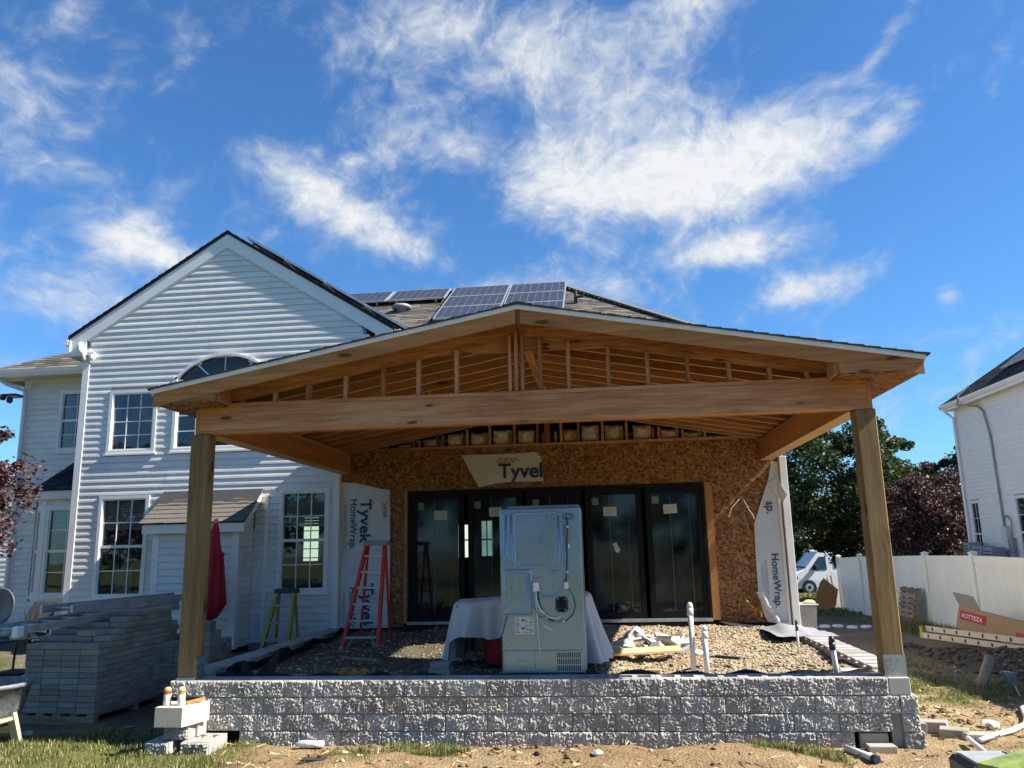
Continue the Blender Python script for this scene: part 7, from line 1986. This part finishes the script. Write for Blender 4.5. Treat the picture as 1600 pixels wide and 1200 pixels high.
def on_nb(d, y, up=0.10):
    n_ = Vector((-NS, 0, 1)).normalized(); return Vector((ex + d, y, 5.72 + NS * d)) + n_ * up
for k in range(2):
    for r in range(2):
        y1 = 22.9 - k * 1.75
        solar([on_nb(0.7 + 1.08 * r, y1, .1), on_nb(0.7 + 1.08 * r, y1 - 1.7, .1), on_nb(1.74 + 1.08 * r, y1 - 1.7, .1), on_nb(1.74 + 1.08 * r, y1, .1)], 'solar panel on the neighbouring roof, %s row, %s from the left' % (('lower', 'upper')[r], ('first', 'second')[k]), 'solar panels on the neighbouring roof')

# white house glimpsed at the left edge
wh = empty('white_house', (-21, 24, 0.3), 'white house partly hidden by the purple tree at the left edge', 'house')
siding(wh, front(22.0), 0.3, 3.3, lambda z: (-25.0, -16.9), [], M_SIDING, h=0.14)
mb = MB(); mb.box(-25, -16.85, 22.01, 28, 0.2, 3.3); build(mb, 'wall', M_SIDING, wh)
mb = MB(); mb.prism([(21.6, 3.3), (28.4, 3.3), (25, 4.3)], 'x', -25.3, -16.6); build(mb, 'roof', M_SHDARK, wh)
mb = MB(); mb.box(-25.3, -16.6, 21.52, 21.6, 3.2, 3.36); build(mb, 'gutter', M_TRIM, wh)

# ------------------------------------------------------------------ trees
def tree(name, label, base, trunk_h, r0, crown_c, crown_r, clumps, per, leaf, mat, seed, group=None, spread=0.30, shell=0.55, limbs=16, lean=0.0):
    rg = np.random.default_rng(seed)
    root = empty(name, base, label, 'tree', group)
    bx, by, bz_ = base; cc = np.array(crown_c, float); cr = np.array(crown_r, float)
    d = rg.standard_normal((clumps, 3)); d /= np.linalg.norm(d, axis=1)[:, None]
    rad_ = shell + (1 - shell) * rg.random(clumps) ** 0.6
    rad_ *= 0.70 + 0.45 * rg.random(clumps)
    cen = cc + d * rad_[:, None] * cr
    csz = cr.mean() * spread * (0.40 + 0.95 * rg.random(clumps) ** 1.5)
    n = clumps * per
    ci = np.repeat(np.arange(clumps), per)
    off = rg.standard_normal((n, 3)); off /= np.linalg.norm(off, axis=1)[:, None]
    off *= (rg.random(n) ** 0.5)[:, None] * csz[ci][:, None] * np.array([1.0, 1.0, 0.72])
    P = cen[ci] + off
    a = rg.standard_normal((n, 3)); a[:, 2] *= 0.6; a /= np.linalg.norm(a, axis=1)[:, None]
    b = np.cross(a, rg.standard_normal((n, 3))); b /= np.linalg.norm(b, axis=1)[:, None]
    L = leaf * (0.6 + 0.8 * rg.random(n)); W = L * 0.5
    V = np.stack([P - a * L[:, None] * .5, P + b * W[:, None] * .5, P + a * L[:, None] * .5, P - b * W[:, None] * .5], 1).reshape(-1, 3)
    i = np.arange(n) * 4
    F = np.stack([i, i + 1, i + 2, i + 3], 1)
    o = inst('crown', np_mesh('crown', V, F, mat), (0, 0, 0), root)
    top = Vector((bx + lean, by, bz_ + trunk_h))
    mb = MB(); base_v = Vector(base) - Vector((0, 0, 0.2))
    mid = base_v.lerp(top, 0.5) + Vector((0.05 * r0, 0.02, 0))
    mb.tube([base_v, mid, top, top.lerp(Vector(cc), 0.7)], [r0 * 1.25, r0, r0 * 0.85, r0 * 0.35], 9)
    build(mb, 'trunk', M_BARK, root, smooth=True)
    order = rg.permutation(clumps)[:limbs]
    mb = MB()
    for k in order:
        e = Vector(cen[k]); s = top.lerp(Vector(cc), float(rg.random()) * 0.6)
        m = s.lerp(e, 0.55) + Vector((0, 0, 0.06 * (e - s).length))
        mb.tube([s, m, e], [r0 * 0.40, r0 * 0.22, r0 * 0.06], 6)
    build(mb, 'limbs', M_BARK, root, smooth=True)
    return root
gr_ = lambda x, y: float(g_right(y))
tree('shade_tree', 'large green shade tree above the parked van', (10.2, 34, -0.7), 2.4, 0.22, (9.9, 34, 3.8), (2.9, 2.6, 3.0), 190, 220, 0.17, M_LEAF, 1, 'trees beyond the fence', 0.26)
tree('shade_tree', 'rounded green tree right of the big shade tree, lower top', (13.0, 36, -0.7), 2.0, 0.18, (12.9, 36, 3.0), (2.2, 2.0, 2.4), 150, 180, 0.17, M_LEAF, 2, 'trees beyond the fence', 0.26)
tree('shade_tree', 'dark green tree tucked beside the neighbouring house', (13.3, 31, -0.6), 1.8, 0.16, (13.2, 31, 2.9), (1.2, 1.6, 2.3), 80, 150, 0.15, M_LEAFD, 3, 'trees beyond the fence', 0.30)
tree('shade_tree', 'dark tree in the background left of the shade tree, behind the van', (10.0, 58, -1.0), 2.5, 0.25, (11.5, 60, 3.6), (5.0, 2.5, 3.0), 120, 130, 0.3, M_LEAFD, 8, 'trees beyond the fence', 0.26)
tree('plum_tree', 'purple-leaved plum tree just behind the white fence', (10.0, 27.6, -0.5), 1.4, 0.13, (10.25, 27.6, 2.2), (1.75, 1.5, 1.95), 180, 200, 0.10, M_PLUM, 4, None, 0.26, 0.35, 22)
tree('plum_tree', 'purple-leaved tree at the left edge in front of the white house', (-9.35, 10.6, 0.2), 1.3, 0.07, (-9.18, 10.7, 2.65), (0.95, 0.85, 1.3), 120, 110, 0.075, M_PLUM, 5, None, 0.25, 0.35, 24)
for k, (x, y, r) in enumerate(((12.6, 28.5, 0.9), (9.3, 30.5, 0.7))):
    tree('shrub', ('dark shrub between the plum tree and the neighbouring house', 'dark shrub left of the plum tree behind the fence')[k], (x, y, -0.6), 0.4, 0.05, (x, y, 0.6), (r, r, 1.0), 50, 120, 0.10, M_LEAFD, 20 + k, 'shrubs beyond the fence', 0.34, 0.3, 10)
for k in range(9):
    x = -40 + k * 13 + RND.uniform(-3, 3)
    if -14 < x < 4: continue
    y = 95 + RND.uniform(-8, 8)
    tree('distant_tree', 'distant green tree far behind the houses on the horizon', (x, y, -1.1), 3, 0.3, (x, y, 3.0), (6.5, 4, 4.2), 60, 60, 0.7, M_LEAFD, 40 + k, 'distant trees', 0.32)
for k in range(9):
    x = -26 + k * 6.3 + RND.uniform(-1.5, 1.5); y = -20 + RND.uniform(-4, 4)
    tree('garden_tree', 'tree of the gardens opposite, seen only mirrored in the window glass', (x, y, 0), 2.2, 0.2, (x, y, 4.3 + RND.uniform(-.6, 1.2)), (3.7, 3.2, 4.2), 60, 110, 0.42, M_LEAF if k % 2 else M_LEAFD, 60 + k, 'trees opposite the house', 0.30)
tree('shrub', 'low green plant under the glass table at the left edge', (-8.2, 9.9, 0.05), 0.15, 0.02, (-8.2, 9.9, 0.35), (0.5, 0.4, 0.3), 26, 60, 0.06, M_LEAF, 30, None, 0.4, 0.2, 6)

# ------------------------------------------------------------------ vehicles
def vehicle(name, label, loc, rz, prof, glass, width, wheels, wr, paint, scale=1.0, side_glass=(), extras=None):
    root = empty(name, (0, 0, 0), label, name.split('_')[-1] if False else ('van' if 'van' in name else 'car'))
    mb = MB(); n = len(prof); hw = width / 2
    V = []
    for p in prof:                                         # sides lean in above the waist
        inset = 0.10 * max(0, (p[1] - 1.1)) / 1.2
        V.append((p[0], -hw + inset, p[1]))
    for p in prof:
        inset = 0.10 * max(0, (p[1] - 1.1)) / 1.2
        V.append((p[0], hw - inset, p[1]))
    mb.add(V, [tuple(range(n)), tuple(range(2 * n - 1, n - 1, -1))] + [(i, i + n, (i + 1) % n + n, (i + 1) % n) for i in range(n)])
    body = build(mb, 'body', paint, root)
    bv = body.modifiers.new('b', 'BEVEL'); bv.width = 0.05; bv.segments = 3; bv.limit_method = 'ANGLE'; bv.angle_limit = rad(35)
    mb = MB(); a, b = glass
    dx, dz = b[0] - a[0], b[1] - a[1]; nrm = Vector((-dz, 0, dx)).normalized()
    if nrm.x > 0: nrm = -nrm
    o_ = nrm * 0.012
    mb.hexa([(a[0] + .03 * dx + o_.x, -hw + 0.12, a[1] + .03 * dz + o_.z), (a[0] + .03 * dx + o_.x, hw - 0.12, a[1] + .03 * dz + o_.z), (b[0] - .05 * dx + o_.x, hw - 0.20, b[1] - .05 * dz + o_.z), (b[0] - .05 * dx + o_.x, -hw + 0.20, b[1] - .05 * dz + o_.z)],
            [(a[0] + .03 * dx, -hw + 0.12, a[1] + .03 * dz), (a[0] + .03 * dx, hw - 0.12, a[1] + .03 * dz), (b[0] - .05 * dx, hw - 0.20, b[1] - .05 * dz), (b[0] - .05 * dx, -hw + 0.20, b[1] - .05 * dz)])
    build(mb, 'windscreen', M_CARGLASS, root)
    for poly in side_glass:
        for s in (-1, 1):
            mb = MB(); V = []
            for e in (0.012, -0.01):
                for p in poly: V.append((p[0], s * (hw - 0.10 * max(0, p[1] - 1.1) / 1.2 + e), p[1]))
            m = len(poly); mb.add(V, [tuple(range(m)), tuple(range(2 * m - 1, m - 1, -1))] + [(i, i + m, (i + 1) % m + m, (i + 1) % m) for i in range(m)])
            build(mb, 'side_window', M_CARGLASS, root)
    for wx in wheels:
        for s in (-1, 1):
            mb = MB(); mb.tube([(wx, s * (hw - 0.22), wr), (wx, s * (hw + 0.012), wr)], wr * 1.16, 22); build(mb, 'wheel_arch', M_DARKPL, root)
            mb = MB(); mb.tube([(wx, s * (hw - 0.2), wr), (wx, s * (hw + 0.022), wr)], wr, 22); wh_ = build(mb, 'tyre', M_TYRE, root)
            mb = MB(); mb.tube([(wx, s * (hw + 0.0), wr), (wx, s * (hw + 0.03), wr)], wr * 0.62, 16); build(mb, 'rim', M_ALU, wh_)
            mb = MB(); mb.tube([(wx, s * (hw + 0.0), wr), (wx, s * (hw + 0.036), wr)], wr * 0.30, 12); build(mb, 'hub', M_DARKPL, wh_)
    x0 = min(p[0] for p in prof)
    mb = MB(); mb.cbox(x0 - 0.05, x0 + 0.25, -hw + 0.02, hw - 0.02, 0.28, 0.55, 0.03); build(mb, 'bumper', M_DARKPL, root)
    for s in (-1, 1):
        y0, y1 = (hw - 0.38) * s, (hw + 0.006) * s
        mb = MB(); mb.cbox(x0 - 0.012, x0 + 0.34, min(y0, y1), max(y0, y1), 0.80, 1.02, 0.03); build(mb, 'headlight', M_CARGLASS, root)
        mx = glass[0][0] + 0.55
        mb = MB(); mb.cbox(mx, mx + 0.14, min(s * hw, s * (hw + 0.24)), max(s * hw, s * (hw + 0.24)), 1.28, 1.60, 0.03); build(mb, 'mirror', M_DARKPL, root)
    mb = MB(); mb.cbox(x0 - 0.02, x0 + 0.02, -hw + 0.45, hw - 0.45, 0.60, 0.92, 0.01); build(mb, 'radiator_grille', M_DARKPL, root)
    root.location = loc; root.rotation_euler = (0, 0, rz); root.scale = (scale,) * 3
    return root
vp = [(0.0, 0.30), (5.4, 0.30), (5.45, 1.0), (5.35, 2.38), (5.0, 2.46), (1.95, 2.46), (1.60, 2.36), (0.72, 1.38), (0.15, 1.14), (0.0, 0.95)]
vehicle('delivery_van', 'white delivery van parked on the street behind the yard', (9.85, 45.9, -0.99), rad(6), vp, ((0.75, 1.40), (1.62, 2.33)), 2.0, (0.92, 4.4), 0.36, M_VAN, 0.93,
        side_glass=([(1.02, 1.33), (2.02, 1.33), (2.02, 2.06), (1.62, 2.06)], [(2.45, 1.42), (3.55, 1.42), (3.55, 2.02), (2.45, 2.02)]))
cp_ = [(0.0, 0.28), (4.5, 0.28), (4.55, 0.9), (4.3, 1.05), (3.9, 1.60), (2.0, 1.62), (1.25, 1.05), (0.15, 0.90), (0.0, 0.7)]
vehicle('parked_car', 'dark parked car half hidden left of the white van', (7.0, 49.6, -0.99), rad(4), cp_, ((1.28, 1.07), (1.98, 1.58)), 1.8, (0.85, 3.65), 0.33, M_CARDARK, 0.95,
        side_glass=([(1.62, 1.06), (3.9, 1.06), (3.75, 1.50), (2.1, 1.52)],))

# ------------------------------------------------------------------ objects along the right side
tc_ = empty('trash_can', (3.85, 17.0, 0.0), 'grey trash can standing beyond the right corner of the house', 'trash can')
zb = gz1(3.7, 15.9) - 0.02
mb = MB(); mb.hexa([(3.44, 15.75, zb), (3.80, 15.75, zb), (3.80, 16.15, zb), (3.44, 16.15, zb)], [(3.40, 15.7, zb + 0.90), (3.86, 15.7, zb + 0.90), (3.86, 16.2, zb + 0.90), (3.40, 16.2, zb + 0.90)]); build(mb, 'bin', M_GREYPL, tc_)
mb = MB(); mb.cbox(3.37, 3.89, 15.67, 16.23, zb + 0.90, zb + 0.935, 0.01); build(mb, 'rim', M_GREYPL, tc_)
mb = MB(); mb.lathe([(0.10, 0), (0.12, 0.02), (0.06, 0.06)], (3.78, 15.9, zb + 0.935), 12); build(mb, 'paper_cup', M_PLANK, label='pale wood scrap lying on the trash can rim', cat='scrap')
mb = MB(); mb.bar((2.95, 13.0, 0.45), (2.80, 12.9, 1.05), 0.05, 0.03, up=(0, 1, 0)); build(mb, 'leaning_board', M_PLANK, label='orange board leaning beside the right house corner', cat='board')
mb = MB(); P = [(-0.24, 0.0), (0.12, 0.0), (0.34, 0.70), (-0.08, 1.08), (-0.22, 0.94), (-0.46, 0.40)]
zb = gz1(7.6, 29.5) - 0.02
mb.add([(7.62 + p[0], 29.1 + 0.25 * p[1], zb + p[1]) for p in P] + [(7.62 + p[0], 29.14 + 0.25 * p[1], zb + p[1]) for p in P], [tuple(range(6)), tuple(range(11, 5, -1))] + [(i, i + 6, (i + 1) % 6 + 6, (i + 1) % 6) for i in range(6)]); build(mb, 'plywood_sheet', M_BOARD, label='orange-brown wood panel leaning at the far end of the fence', cat='panel')
for k in range(3):
    mb = MB(); x_ = 7.72 + 0.13 * k; mb.hexa([(x_, 29.6, zb), (x_ + 0.2, 29.6, zb), (x_ + 0.2, 29.65, zb), (x_, 29.65, zb)], [(x_ - .1, 29.7, zb + 1.1 + .08 * k), (x_ + .16, 29.7, zb + 1.02 + .08 * k), (x_ + .16, 29.75, zb + 1.02 + .08 * k), (x_ - .1, 29.75, zb + 1.1 + .08 * k)])
    build(mb, 'white_board', M_TRIM, label=('white board behind the orange panel, left one', 'white board behind the orange panel, middle one', 'white board behind the orange panel, right one')[k], cat='board', group='white boards at the far fence end')
pl_ = empty('wooden_pallet', (7.6, 22.4, -0.45), 'weathered wooden pallet leaning upright against the white fence', 'pallet')
zb = -0.50
for k in range(8):
    z = zb + 0.03 + k * 0.125
    mb = MB(); mb.hexa([(7.62 + 0.05 * k * .5, 21.80, z), (7.65 + 0.05 * k * .5, 21.80, z), (7.65 + 0.05 * k * .5, 22.85, z), (7.62 + 0.05 * k * .5, 22.85, z)], [(7.62 + 0.05 * k * .5, 21.80, z + 0.10), (7.65 + 0.05 * k * .5, 21.80, z + 0.10), (7.65 + 0.05 * k * .5, 22.85, z + 0.10), (7.62 + 0.05 * k * .5, 22.85, z + 0.10)]); build(mb, 'slat', M_GREYWOOD, pl_)
for y in (21.82, 22.3, 22.78):
    mb = MB(); mb.hexa([(7.66, y, zb), (7.78, y, zb), (7.78, y + 0.05, zb), (7.66, y + 0.05, zb)], [(7.84, y, zb + 1.02), (7.96, y, zb + 1.02), (7.96, y + 0.05, zb + 1.02), (7.84, y + 0.05, zb + 1.02)]); build(mb, 'runner', M_GREYWOOD, pl_)

# long carton leaning on the fence foot, open end to the left
bx_ = empty('cardboard_box', (7.2, 16.6, -0.2), 'long brown cardboard carton with red print, open end up, by the fence', 'box')
a0 = Vector((6.98, 17.55, -0.02)); a1 = Vector((7.25, 13.4, -0.26))
dr = (a1 - a0).normalized(); sd = Vector((1, 0, 0)) - dr * dr.x; sd.normalize(); uu = sd.cross(dr)
if uu.z < 0: uu = -uu
tw = rad(-14); s2 = sd * math.cos(tw) + uu * math.sin(tw); u2 = -sd * math.sin(tw) + uu * math.cos(tw)
W_, H_ = 0.42, 0.44
def BX(l, s, u): return tuple(a0 + dr * l + s2 * s + u2 * u)
LL = (a1 - a0).length
def face(name, q, mat, par=bx_):
    mb = MB(); n_ = (Vector(q[1]) - Vector(q[0])).cross(Vector(q[2]) - Vector(q[0])).normalized() * 0.006
    mb.hexa(q, [tuple(Vector(p) + n_) for p in q]); return build(mb, name, mat, par)
face('side', [BX(0, 0, 0), BX(LL, 0, 0), BX(LL, 0, H_), BX(0, 0, H_)], M_CARD)
face('side', [BX(0, W_, 0), BX(LL, W_, 0), BX(LL, W_, H_), BX(0, W_, H_)], M_CARD)
face('bottom', [BX(0, 0, 0), BX(LL, 0, 0), BX(LL, W_, 0), BX(0, W_, 0)], M_CARD)
face('top', [BX(0, 0, H_), BX(LL, 0, H_), BX(LL, W_, H_), BX(0, W_, H_)], M_CARD)
face('end', [BX(LL, 0, 0), BX(LL, W_, 0), BX(LL, W_, H_), BX(LL, 0, H_)], M_CARD)
face('flap', [BX(0, 0, H_), BX(0, W_, H_), BX(-0.34, W_, H_ + 0.24), BX(-0.34, 0, H_ + 0.24)], M_CARDIN)
face('flap', [BX(0, W_, 0), BX(0, W_, H_), BX(-0.30, W_ + 0.12, H_), BX(-0.30, W_ + 0.12, 0)], M_CARDIN)
face('flap', [BX(0, 0, 0), BX(0, W_, 0), BX(-0.20, W_, -0.16), BX(-0.20, 0, -0.16)], M_CARD)
e_ = -0.014
mb = MB(); mb.add([BX(0.10, e_, 0.20), BX(1.05, e_, 0.20), BX(1.05, e_, 0.37), BX(0.10, e_, 0.37)], [(0, 1, 2, 3)]); build(mb, 'red_band', M_CARDRED, bx_)
text('AOTTEZA', BX(0.18, e_ * 2, 0.24), dr, u2, 0.78, M_WHITEINK, bx_, bold=0.02, height=0.085)
mb = MB(); mb.add([BX(2.05, e_, 0.0), BX(2.45, e_, 0.0), BX(2.45, e_, 0.24), BX(2.05, e_, 0.24)], [(0, 1, 2, 3)]); build(mb, 'red_band', M_CARDRED, bx_)
mb = MB(); mb.add([BX(2.5, e_, 0.0), BX(3.6, e_, 0.0), BX(3.6, e_, 0.20), BX(2.5, e_, 0.20)], [(0, 1, 2, 3)]); build(mb, 'blue_label', M_CARDBLUE, bx_)

# fibreglass ladder lying on its edge
lg = empty('fibreglass_ladder', (6.6, 15.8, -0.2), 'cream fibreglass ladder lying on its edge in front of the carton', 'ladder')
p0, p1 = Vector((6.02, 16.75, -0.06)), Vector((7.45, 13.3, -0.10))
for k, dz in enumerate((0.0, 0.115)):
    mb = MB(); mb.bar(p0 + Vector((0.10 * k, 0.03 * k, dz)), p1 + Vector((0.10 * k, 0.03 * k, dz)), 0.03, 0.10); rl = build(mb, 'rail', M_LADY, lg)
    for i in range(13):
        p = p0.lerp(p1, (i + 0.6) / 13) + Vector((0.10 * k - 0.016, 0.03 * k - 0.008, dz)); mb = MB(); mb.bar(p + Vector((0, 0, -0.03)), p + Vector((0, 0, 0.03)), 0.012, 0.035, up=(0, 1, 0)); build(mb, 'rung_end', M_DARKPL, rl)
mb = MB(); mb.bar(p0 + Vector((0.0, 0.04, 0.05)), p0 + Vector((0.02, -0.03, 0.05)), 0.05, 0.22); build(mb, 'end_cap', M_YELL, lg)

st_ = empty('cut_pipe', (4.75, 11.3, 0.0), 'dark leaning pipe stub with orange cut end in the grass', 'pipe')
z = gz1(4.7, 11.2)
mb = MB(); mb.tube([(4.62, 11.15, z - 0.05), (4.80, 11.35, z + 0.14), (4.92, 11.45, z + 0.30)], 0.062, 14); build(mb, 'stub', M_GREYWOOD, st_, smooth=True)
mb = MB(); mb.tube([(4.92, 11.45, z + 0.30), (4.926, 11.455, z + 0.308)], 0.064, 14); build(mb, 'cut_face', M_REDL, st_)
lt = empty('garden_spotlight', (4.75, 10.7, 0.0), 'small grey box on a thin white stake in the grass', 'box')
z = gz1(4.80, 10.6)
mb = MB(); mb.tube([(4.84, 10.6, z - 0.02), (4.78, 10.62, z + 0.20)], 0.008, 8); build(mb, 'stake', M_WHITEPL, lt)
mb = MB(); mb.hexa([(4.74, 10.58, z + 0.13), (4.85, 10.57, z + 0.11), (4.85, 10.66, z + 0.11), (4.74, 10.67, z + 0.13)], [(4.68, 10.58, z + 0.28), (4.79, 10.57, z + 0.27), (4.79, 10.66, z + 0.27), (4.68, 10.67, z + 0.28)]); build(mb, 'housing', M_FRIDGE, lt)
def rock(label, x, y, s, mat, sd):
    bm = bmesh.new(); bmesh.ops.create_icosphere(bm, subdivisions=2, radius=s)
    for v in bm.verts: v.co = v.co * (1 + 0.35 * noise.noise(v.co * (2 / s) + Vector((sd, 0, 0)))); v.co.z *= 0.6
    me_ = bpy.data.meshes.new('rock'); bm.to_mesh(me_); bm.free(); me_.materials.append(mat)
    inst('rock', me_, (x, y, gz1(x, y) + s * 0.25), label=label, cat='rock', group='single rocks in the yard')
rock('pale flat rock in the grass right of the grey box', 5.1, 10.6, 0.11, M_BUFF, 3)
rock('tan rock on the dirt behind the loose pavers', 3.55, 8.45, 0.08, M_CHIP, 5)
rock('small white rock at the foot of the path', 2.95, 7.30, 0.045, M_CHIP, 6)
rock('small white stone left of the mortar tub shadow', -5.9, 8.05, 0.045, M_CHIP, 9)
rock('pale stone on the dirt in front of the wall, right of centre', -0.12, 7.14, 0.045, M_CHIP, 12)
# white conduit, navy lid and lime board in the lower right corner
cd = empty('plastic_conduit', (3.3, 7.8, 0.0), 'white plastic conduit curving across the dirt at lower right', 'pipe')
z = 0.035
mb = MB(); mb.tube([(3.12, 7.72, gz1(3.1, 7.7) + z), (3.35, 7.92, gz1(3.35, 7.9) + z), (3.62, 8.15, gz1(3.6, 8.1) + z), (3.85, 8.42, gz1(3.85, 8.4) + z), (4.02, 8.75, gz1(4.0, 8.75) + z), (4.2, 9.2, gz1(4.2, 9.2) + z), (4.5, 9.7, gz1(4.5, 9.7) + z)], 0.022, 12); build(mb, 'pipe', M_PVC, cd, smooth=True)
mb = MB(); mb.tube([(3.135, 7.735, gz1(3.1, 7.7) + z), (3.09, 7.69, gz1(3.1, 7.7) + z)], 0.026, 12); build(mb, 'coupling', M_DARKPL, cd)
mb = MB(); mb.tube([(3.05, 7.72, 0.06), (2.98, 7.20, 0.05), (2.93, 6.95, 0.10)], 0.021, 12); build(mb, 'pipe', M_PVC, cd, smooth=True)
z = 0.10
tt_ = empty('tool_tray', (2.95, 6.75, 0.0), 'navy plastic tray in the bottom right corner', 'tray')
mb = MB(); mb.cbox(2.55, 3.15, 6.45, 6.88, 0.0, 0.14, 0.03); build(mb, 'tray', M_NAVY, tt_)
mb = MB(); mb.cbox(2.60, 2.95, 6.47, 6.84, 0.1415, 0.155, 0.02); build(mb, 'insert', M_GREYPL, tt_)
gb = empty('lime_board', (3.4, 6.7, 0.0), 'lime green painted beam in the bottom right corner', 'beam')
mb = MB(); mb.bar((2.60, 6.30, 0.13), (4.20, 7.40, 0.18), 0.16, 0.13); build(mb, 'beam', M_LIGHTGREEN, gb)
# concrete splash by fence: egg-crate drain mats
mb = MB()
for k in range(7):
    mb.lathe([(0.15, 0), (0.13, 0.05), (0.07, 0.06), (0.05, 0.02)], (5.3 + 0.33 * k, 22.2 + 0.1 * math.sin(k), gz1(5.3 + .33 * k, 22.2)), 12)
build(mb, 'drain_mat', M_TRIM, label='white corrugated drain mat lying in the far dirt', cat='mat')
